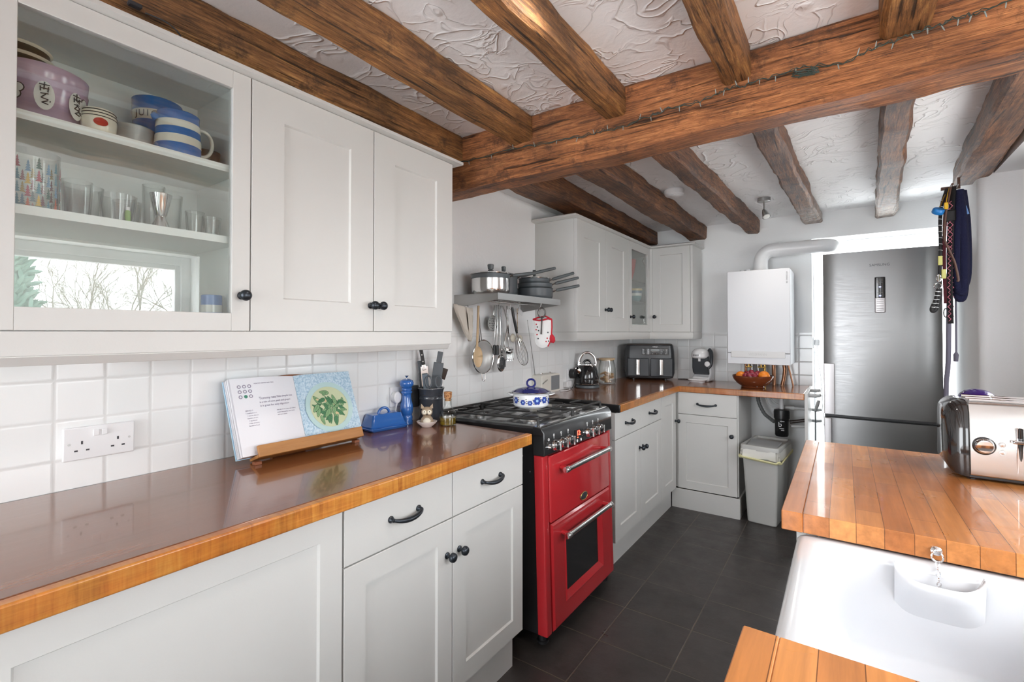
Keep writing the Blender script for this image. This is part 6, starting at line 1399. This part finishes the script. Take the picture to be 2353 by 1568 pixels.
for k, (xa, xb2, zb, yy) in enumerate(((.472, .512, 1.48, 3.318), (.462, .522, 1.53, 3.330), (.480, .505, 1.51, 3.300))):
    strap(t, [(xa + .012, yy, 2.03), (xa, yy, 1.85), (xa - .004, yy, 1.62), ((xa + xb2) / 2 - .012, yy, zb + .01), ((xa + xb2) / 2 + .010, yy, zb), (xb2, yy, 1.60), (xb2, yy, 1.85), (xb2 - .014, yy, 2.03)], .016, 'navy', 'towelling_loop', .9)
t.part('blue_wrap', MB().tube([(.497, 3.318, 1.955), (.510, 3.318, 1.90)], .020, 14), mat('pale_blue_cloth', (.16, .30, .62), .8), label='pale blue cloth band'); t.part('cream_wrap', MB().tube([(.490, 3.318, 2.02), (.498, 3.318, 1.957)], [.012, .0195], 14), 'cloth', label='cream cloth band')
t = lead('dog_lead', 'black webbing lead with pink zigzag stitching, hanging longest in front')
sp1 = strap(t, [(.466, 3.29, 2.045), (.455, 3.27, 1.92), (.450, 3.265, 1.75), (.444, 3.262, 1.56), (.446, 3.262, 1.345)], [.0145] * 25, 'lead_black', th=.18)
q = MB(); zz = [(.449 + .0002 + (.010 if k % 2 else -.010) - (.006 if k > 12 else 0) * .6, 3.2585 - .0 + (.006 if k < 4 else 0), 1.97 - k * .0245) for k in range(26)]; q.tube(zz, .0018, 6); q.tube([(2 * .447 - x, y - .001, z) for x, y, z in zz], .0014, 6); t.part('zigzag_stitching', q, 'pinkthread', sp1)
t.part('clip', MB().ring((.428, 3.262, 1.40), .014, .003, (0, 1, 0), 16, 6, .6, 1.6), 'lead_black'); t.part('buckle', MB().rbox(.425, 3.252, 1.865, .470, 3.262, 1.925, .012), 'lead_black')
t = lead('dog_lead', 'maroon flat webbing lead hanging behind the zigzag one')
strap(t, [(.445, 3.30, 2.045), (.432, 3.295, 1.85), (.428, 3.293, 1.65), (.432, 3.29, 1.45)], .010, 'lead_red', th=.2)
t = lead('dog_lead', 'slim brown leather lead curving across the dark leads')
strap(t, [(.452, 3.26, 2.04), (.430, 3.25, 1.90), (.424, 3.245, 1.78), (.444, 3.245, 1.71), (.462, 3.245, 1.65), (.474, 3.245, 1.57), (.470, 3.245, 1.556)], [.0058] * 37, 'leather', th=.8)
t = lead('dog_lead', 'black and white rope lead with steel clips, hanging leftmost')
q = [(.440, 3.28, 2.04), (.414, 3.275, 1.92), (.412, 3.272, 1.72), (.408, 3.27, 1.60)]
rp_ = strap(t, q, .0075, 'lead_black', th=1)
qb = MB()
for k in range(10): z = 1.98 - k * .032; qb.ring((.4125 + .004 * (z > 1.93), 3.2735, z), .0076, .0016, (.25, 0, 1), 14, 5)
t.part('white_flecks', qb, 'inkw', rp_); t.part('clip', MB().ring((.404, 3.27, 1.580), .013, .003, (0, 1, 0), 18, 6, .7, 1.3).ring((.400, 3.27, 1.540), .015, .003, (0, 1, 0), 18, 6).tube([(.404, 3.27, 1.60), (.404, 3.27, 1.56)], .004, 8), 'chrome', label='chrome trigger clips')
hl = strap(t, [(.402, 3.27, 1.525), (.392, 3.27, 1.47), (.376, 3.27, 1.425), (.380, 3.27, 1.41), (.392, 3.27, 1.425), (.406, 3.27, 1.48), (.408, 3.27, 1.525)], .0095, 'lead_black', 'hand_loop', 1)
qb = MB()
for k in range(5):
    z = 1.51 - k * .020; qb.ring((.398 - k * .0045, 3.27, z), .0098, .0016, (.3, 0, 1), 14, 5).ring((.405 - k * .003, 3.27, z), .0098, .0016, (.3, 0, 1), 14, 5)
t.part('white_flecks', qb, 'inkw', hl)
for x, z in ((.409, 1.67), (.422, 1.60)): t.part('yellow_sleeve', MB().rbox(x - .009, 3.258, z - .024, x + .009, 3.268, z + .024, .003), 'yellow', label='yellow reflective sleeve')
t = lead('dog_lead', 'long grey cord lead hanging down behind the toaster')
strap(t, [(.470, 3.31, 2.04), (.452, 3.305, 1.70), (.444, 3.302, 1.35), (.440, 3.30, 1.15), (.432, 3.30, 1.05), (.430, 3.30, .965)], [.0105] * 31, 'greycord', th=1)
t = lead('dog_lead', 'thin purple-grey cord with a toggle hanging right of the grey cord')
strap(t, [(.482, 3.34, 2.04), (.478, 3.338, 1.60), (.477, 3.336, 1.35), (.476, 3.335, 1.20)], .0042, 'greycord', 'cord', 1); t.part('toggle', MB().tube([(.476, 3.335, 1.20), (.475, 3.335, 1.185), (.474, 3.335, 1.15)], [.004, .012, .010], 12, flat=.7), 'greycord')
t = Thing('bag_dispenser', 'round bright blue dog-bag holder clipped among the leads', 'dog-bag holder', (.404, 3.265, 1.90)); t.part('drum', MB().lathe([(0, -.014), (.020, -.014), (.024, -.008), (.024, .008), (.020, .014), (0, .014)], (.404, 3.262, 1.925), 22, (.3, -.5, .8), 1.1, 1), 'bluebag'); t.part('clip', MB().tube([(.410, 3.262, 1.945), (.425, 3.27, 1.99), (.445, 3.28, 2.04)], .003, 7), 'brass')
solo('yellow_tag', 'small yellow tag near the top of the hanging leads', 'tag', MB().rbox(.424, 3.240, 1.928, .440, 3.246, 1.962, .004).tube([(.432, 3.243, 1.962), (.440, 3.26, 2.01), (.450, 3.28, 2.045)], .0015, 6), mat('bright_yellow', (.75, .45, .02), .4), (.432, 3.243, 1.93))
FAIRY = [(-1.464, 2.075), (-1.299, 2.072), (-1.158, 2.073), (-1.029, 2.063), (-0.906, 2.057), (-0.802, 2.048), (-0.731, 2.048), (-0.663, 2.044), (-0.589, 2.055), (-0.542, 2.058), (-0.489, 2.066), (-0.41, 2.062), (-0.342, 2.071), (-0.309, 2.079), (-0.264, 2.075), (-0.227, 2.079), (-0.185, 2.08), (-0.121, 2.081), (-0.066, 2.077), (0.002, 2.062), (0.052, 2.078), (0.1, 2.084), (0.146, 2.093), (0.185, 2.095), (0.219, 2.098), (0.257, 2.102), (0.281, 2.099), (0.323, 2.107), (0.375, 2.113)]
# ------------------------------------------------------------------ sink
sk = Thing('butler_sink', 'white fireclay butler sink between the two right-hand worktops', 'sink', (0.155, .97, .60))
def sink_mb():
    x0, x1, y0, y1, z0, z1 = -.090, .400, .690, 1.262, .600, .851; w = .045; r = .03
    q = MB(); N = 6
    def rr(xa, xb_, ya, yb_, z, r):
        p = []
        for cx_, cy_, a0 in ((xb_ - r, yb_ - r, 0), (xa + r, yb_ - r, 90), (xa + r, ya + r, 180), (xb_ - r, ya + r, 270)):
            p += [(cx_ + r * cos(radians(a0 + 90 * k / N)), cy_ + r * sin(radians(a0 + 90 * k / N)), z) for k in range(N + 1)]
        return p
    rings = [rr(x0, x1, y0, y1, z0, .02), rr(x0, x1, y0, y1, z1 - .016, .02)]
    for k in range(1, 5): a = pi / 2 * k / 4; rings.append(rr(x0 + .016 * (1 - cos(a)), x1 - .016 * (1 - cos(a)), y0 + .016 * (1 - cos(a)), y1 - .016 * (1 - cos(a)), z1 - .016 + .016 * sin(a), .02))
    for k in range(0, 6): a = pi / 2 * k / 5; e = w - .020 + .020 * sin(a); rings.append(rr(x0 + e, x1 - e, y0 + e, y1 - e, z1 - .020 * (1 - cos(a)), .04))
    for e, z, rr_ in ((w + .006, z0 + .11, .05), (w + .012, z0 + .07, .055), (w + .03, z0 + .050, .06), (w + .07, z0 + .044, .06)): rings.append(rr(x0 + e, x1 - e, y0 + e, y1 - e, z, rr_))
    M_ = len(rings[0]); o = [p for R in rings for p in R]; fs = [tuple(range(M_ - 1, -1, -1))]
    for l in range(len(rings) - 1): fs += [(l * M_ + k, l * M_ + (k + 1) % M_, (l + 1) * M_ + (k + 1) % M_, (l + 1) * M_ + k) for k in range(M_)]
    fs.append(tuple(range((len(rings) - 1) * M_, len(rings) * M_))); return q.add(o, fs)
sk.part('basin', sink_mb(), 'ceramic', smooth=60)
# overflow weir: a lipped trough bridging from the back wall
rows = []
for k in range(25):
    t = k / 24; u = .078 + .130 * t; e = abs(2 * t - 1); f = max(0.0, 1 - e ** 3); p = .026 * f; lz = .826 + .022 * e ** 5
    rows.append([(u, 1.216, lz - .026 * f), (u, 1.213 - p * .45, lz - .028 * f), (u, 1.2165 - p + .004, lz - .012 * f), (u, 1.2135 - p, lz - .004), (u, 1.209 - p, lz), (u, 1.2035 - p * .96, lz - .004), (u, 1.201 - p * .9, lz - .012), (u, 1.204 - p * .72, lz - .028), (u, 1.208 - p * .42, lz - .048), (u, 1.211 - p * .14, lz - .066), (u, 1.214, lz - .08)])
wv = sk.part('overflow_weir', MB().sheet(rows), 'ceramic', smooth=80)
ch = Thing('plug_chain', 'steel plug chain on a ring at the back of the white sink', 'plug chain', (.144, 1.19, .80))
ch.part('stud', MB().lathe([(0, 0), (.009, 0), (.009, .003), (.005, .007), (.006, .012), (0, .014)], (.144, 1.2345, .876), 16, (0, -1, 0)).ring((.144, 1.2225, .868), .009, .0018, (.2, -1, .2), 16, 6), 'chrome')
q = MB()
for k in range(9): q.ring((.144, 1.2215 - .012 * min(1, k / 3) ** 1.0 - .001 * k, .856 - .0082 * k), .0045, .0012, ((1, 0, 0) if k % 2 else (.3, 1, 0)), 12, 5, .6 if k % 2 else .6, 1.0)
ch.part('links', q, 'chrome', kind='stuff')
# ------------------------------------------------------------------ toaster
M['tsteel'] = mat('brushed_toaster_steel', (0.70, 0.68, 0.66), 0.24, 1.0); M['tblack'] = mat('smoked_black_gloss', (0.02, 0.018, 0.018), 0.08, coat=.6)
ts = Thing('toaster', 'four-slice steel toaster with gloss black ends on the right worktop', 'toaster', (.43, 1.865, WT))
def tprof(w=1.0): return [(1.770 - .002, .014), (1.766, .030), (1.770, .100), (1.778, .180), (1.792, .203), (1.812, .209), (1.925, .209), (1.945, .203), (1.958, .180), (1.964, .100), (1.966, .030), (1.962, .014)]
tb = ts.part('body', MB().prism([(y, WT + z) for y, z in tprof()], .276, .600, 'yz'), 'tsteel', bev=.003, smooth=40)
def tend(x0, x1):
    q = MB(); secs = []
    for k in range(8):
        t = k / 7; sc_ = math.sqrt(max(0, 1 - (t * .93) ** 2.6)); x = x0 + (x1 - x0) * t
        secs.append([(x, 1.866 + (y - 1.866) * (.60 + .40 * sc_) * 1.03, WT + .112 + (z - .112) * (.62 + .38 * sc_) * 1.03) for y, z in tprof()])
    N = len(secs[0]); o = [p for R in secs for p in R]; fs = []
    for l in range(7): fs += [(l * N + k, l * N + (k + 1) % N, (l + 1) * N + (k + 1) % N, (l + 1) * N + k) for k in range(N)]
    fs += [tuple(range(N - 1, -1, -1)), tuple(range(7 * N, 8 * N))]
    if x1 > x0: pass
    return q.add(o, [f if x1 < x0 else f[::-1] for f in fs])
e1 = ts.part('end_cap', tend(.2755, .232), 'tblack', smooth=60, label='gloss black end cap'); ts.part('end_cap', tend(.6005, .640), 'tblack', smooth=60, label='gloss black end cap')
q = MB()
for z, h in ((1.046, .026), (.955, .022)): q.tube([(.2365, 1.880, WT + z - .9), (.2365, 1.925, WT + z - .9), (.2365, 1.925, WT + z - .9 + h), (.2365, 1.880, WT + z - .9 + h)], .0022, 6, True)
ts.part('cord_bracket', q, 'chrome', e1)
ts.part('base', MB().rbox(.262, 1.776, WT + .004, .614, 1.958, WT + .016, .02), 'black')
for x, y in ((.285, 1.795), (.585, 1.795), (.285, 1.94), (.585, 1.94)): ts.part('foot', MB().cyl((x, y, WT), (x, y, WT + .0045), .010, n=12), 'black')
q = MB()
for y in (1.835, 1.900): q.box(.30, y - .014, WT + .2095, .585, y + .014, WT + .2105)
ts.part('slots', q, 'ink', tb, smooth=0)
q = MB()
for y in (1.815, 1.868, 1.921): q.tube([(.284, y, WT + .213), (.59, y, WT + .213)], .004, 8)
for k in range(4): q.tube([(.33 + k * .07, 1.815, WT + .214), (.345 + k * .07, 1.921, WT + .214)], .0028, 8)
ts.part('warming_rack', q, 'chrome', tb)
yf = 1.7695
q = MB(); q.lathe([(0, 0), (.0205, 0), (.0215, .004), (.019, .010), (.016, .014), (0, .0145)], (.305, yf + .001, WT + .096), 30, (0, -1, .03)); dl = ts.part('browning_dial', q, 'chrome', tb)
ts.part('dial_ring', MB().ring((.305, yf - .001, WT + .096), .022, .0022, (0, 1, 0), 30, 6), 'tblack', dl)
for z in (.103, .083):
    bt_ = ts.part('button', MB().lathe([(0, 0), (.0052, 0), (.0048, .002), (0, .003)], (.340, yf, WT + z), 16, (0, -1, 0)), 'tsteel', tb); ts.part('button_ring', MB().ring((.340, yf - .0006, WT + z), .0062, .0009, (0, 1, 0), 18, 5), 'inkw', bt_)
sl = ts.part('lever_slot', MB().rbox(.369, yf - .0015, WT + .034, .379, yf + .004, WT + .150, .004), 'tblack', tb); ts.part('slot_trim', MB().tube([(.3675, yf - .002, WT + .033), (.3805, yf - .002, WT + .033), (.3805, yf - .002, WT + .151), (.3675, yf - .002, WT + .151)], .0016, 6, True), 'chrome', sl)
ts.part('lever', MB().rbox(.355, yf - .022, WT + .112, .393, yf - .0035, WT + .120, .004), 'chrome', sl)
pj = (.336, 2.036, WT); m = mat('purple_glass', (0.045, 0.015, 0.16), 0.08, coat=.5); M['purple'] = m
pt = Thing('storage_canister', 'canister with domed glossy purple lid behind the toaster', 'canister', pj); pt.part('body', vessel([(0, 0), (.040, 0), (.042, .004), (.042, .190), (0, .190)], pj, 32), 'steel'); pt.part('lid', vessel([(.0435, .1905), (.044, .197), (.040, .208), (.028, .219), (.012, .224), (0, .225)], pj, 32), 'purple', label='domed purple lid')
# ------------------------------------------------------------------ overhead bits
sp = Thing('ceiling_spotlight', 'small satin steel ceiling spotlight between two far joists', 'spotlight', (-.433, 3.57, 2.10))
sp.part('base', MB().lathe([(0, 0), (.040, 0), (.040, -.022), (.037, -.024), (0, -.024)][::-1], (-.433, 3.57, 2.199), 28), 'satin'); sp.part('stem', MB().cyl((-.433, 3.57, 2.176), (-.431, 3.565, 2.110), .005, n=12), 'satin')
sd_ = V((.35, -.45, -1)).normalized(); hp_ = V((-.431, 3.565, 2.112))
hd3 = sp.part('head', MB().lathe([(0, -.012), (.010, -.010), (.016, .010), (.020, .032), (.026, .052), (.0245, .052), (.018, .03), (0, .02)], hp_, 24, tuple(sd_)), 'satin'); sp.part('bulb', MB().lathe([(.023, .046), (.020, .055), (.012, .060), (0, .061)], hp_, 20, tuple(sd_)), mat('frosted_bulb', (.85, .85, .82), .2), hd3)
sa = Thing('smoke_alarm', 'round white smoke alarm on the ceiling between two far joists', 'smoke alarm', (-.870, 3.030, 2.16)); sb = sa.part('body', MB().lathe([(0, 0), (.055, 0), (.060, -.006), (.058, -.030), (.048, -.038), (0, -.040)][::-1], (-.870, 3.030, 2.199), 32), 'white')
sa.part('grille', MB().ring((-.870, 3.030, 2.163), .050, .0028, n=30, m=6), 'white', sb); sa.part('test_button', MB().lathe([(0, -.0445), (.016, -.044), (.017, -.0402)], (-.865, 3.015, 2.199), 18), 'white', sb)
dl_ = Thing('recessed_downlight', 'recessed glass downlight in the near ceiling at the top edge', 'downlight', (-.614, 1.138, 2.19)); dl_.part('bezel', MB().lathe([(.030, 0), (.045, 0), (.044, -.004), (.030, -.006), (.028, 0)], (-.55, 1.02, 2.1995), 30), 'white'); dl_.part('lens', MB().lathe([(0, -.002), (.018, -.0035), (.028, -.001)][::-1], (-.55, 1.02, 2.1995), 24), 'satin')
# fairy lights pinned along the crossbeam
M['wire'] = mat('dark_green_wire', (0.03, 0.045, 0.035), .5); M['bulbc'] = glass_mat('fairy_bulb'); M['bulbw'] = mat('pale_bulb_holder', (.30, .33, .31), .35)
fy = Thing('fairy_lights', 'string of tiny clear fairy lights pinned along the face of the crossbeam', 'fairy lights', (-.4, 1.63, 2.05))
wp = FAIRY
rnd = random.Random(9)
fine = smoothpts([(x, 1.638, z) for x, z in wp], 6); fine2 = [p + V((0, rnd.uniform(-.004, .002), rnd.uniform(-.004, .004))) for p in fine]
fy.part('wire', MB().tube(fine2, .0016, 6).tube([p + V((0.002, -.003, rnd.uniform(-.003, .006))) for p in fine2], .0014, 6), 'wire')
for k in range(3, len(fine2) - 3, 5):
    p = fine2[k]; d = V((rnd.uniform(-.4, .4), -.3, rnd.choice((-1, -1, .9)))).normalized()
    b = fy.part('bulb_holder', MB().tube([p, p + d * .010], .0017, 8), 'bulbw'); fy.part('bulb', MB().tube([p + d * .0104, p + d * .015, p + d * .019], [.0015, .0015, .0006], 8), 'bulbw', b)
q = MB()
for k in range(7):
    c0 = V((-.093, 1.634, 2.062)); q.tube(smoothpts([c0 + V((rnd.uniform(-.035, .045), rnd.uniform(-.012, 0), rnd.uniform(-.014, .014))) for _ in range(5)], 5), .0015, 6)
fy.part('tangle', q, 'wire')
solo('cup_hook', 'small white clip with black wire on the near left joist', 'clip', MB().rbox(-1.402, .398, 2.083, -1.384, .425, 2.092, .003).tube(smoothpts([(-1.385, .43, 2.076), (-1.378, .47, 2.073), (-1.380, .50, 2.06), (-1.39, .51, 2.045)], 5), .0018, 6), 'ink', (-1.39, .42, 2.07))
# ------------------------------------------------------------------ garden seen mirrored in the cabinet glass
def tree(name, label, c, h, seed, spread=.6, depth=7, m='bark'):
    rnd = random.Random(seed); q = MB()
    def grow(p, d, l, r, lev):
        mid = p + d * (l * .5) + V((rnd.uniform(-.05, .05), rnd.uniform(-.05, .05), 0)) * l; e = p + d * l
        q.tube([p, mid, e], [r, r * .85, r * .7], 5 if lev > 2 else 4, cap=False)
        if lev == 0: return
        for k in range(3 if lev > 1 else 4):
            a = rnd.uniform(0, 2 * pi); s = spread * rnd.uniform(.6, 1.3); side = d.orthogonal().normalized(); side.rotate(Matrix.Rotation(a, 3, d))
            grow(e if k < 2 else mid, (d + side * s + V((0, 0, .12))).normalized(), l * rnd.uniform(.62, .85), r * .62, lev - 1)
    grow(V(c), V((0, 0, 1)), h * .27, h * .0085, depth); return solo(name, label, 'tree', q, m, c, None, smooth=60)
M['bark'] = mat('grey_bark', (0.22, 0.19, 0.15), .9); M['needle'] = leaf_mat('blue_green_needles', (0.07, 0.16, 0.12), (0.16, 0.26, 0.20))
tree('bare_tree', 'bare winter tree outside, mirrored in the middle of the glass cabinet door', (9.2, 3.5, -.3), 4.6, 3)
tree('bare_tree', 'bare winter tree outside, mirrored at the right of the glass cabinet door', (8.2, 4.5, -.3), 4.2, 8)
tree('bare_tree', 'bare winter tree outside, mirrored beside the conifer', (10.5, 2.9, -.3), 4.2, 15)
def conifer(c, h, R, seed):
    rnd = random.Random(seed); q = MB(); q.tube([V(c), V(c) + V((0, 0, h))], [.06, .01], 6); t = Thing('conifer', 'blue-green conifer outside, mirrored at the left of the glass door', 'tree', c); t.part('trunk', q, 'bark'); q = MB()
    for k in range(420):
        f = rnd.random() ** .8; z = h * (.02 + .97 * f); a = rnd.uniform(0, 2 * pi); L2 = R * (1 - f) ** .75 * rnd.uniform(.5, 1.05) + .08
        d = V((cos(a), sin(a), .55)).normalized(); p = V(c) + V((0, 0, z)); e = p + d * L2
        q.tube([p + d * L2 * .3, p + d * L2 * .7 + V((0, 0, -.03)), e], [.03, .05, .012], 5)
        for s in range(5):
            b_ = p + d * (L2 * (.35 + .13 * s)); v = V((rnd.uniform(-1, 1), rnd.uniform(-1, 1), rnd.uniform(.1, .9))).normalized() * .17; q.tube([b_, b_ + v * .6, b_ + v], [.022, .03, .006], 4)
    t.part('needles', q, 'needle', kind='stuff')
conifer((6.0, 1.28, -.3), 2.65, .62, 2)
sh_ = Thing('garden_shed', 'low shed with brick-red wall and dark roof outside, mirrored in the glass door', 'shed', (5.6, 3.3, -.3)); sh_.part('walls', MB().box(5.4, 2.75, -.3, 6.6, 3.75, 1.50), mat('brick_red', (.28, .09, .06), .8), smooth=0); sh_.part('roof', MB().prism([(2.65, 1.50), (3.85, 1.50), (3.85, 1.56), (2.65, 1.54)], 5.3, 6.7, 'yz'), mat('blue_grey_roof', (.06, .08, .11), .6), smooth=0)
mb = MB(); mb.box(1.12, -12, -.4, 24, 16, -.3); o = struct('ground', mb, mat('pale_bounce_ground', (.72, .70, .66), .9), 0)  # ground made pale to bounce sky light up to the ceiling
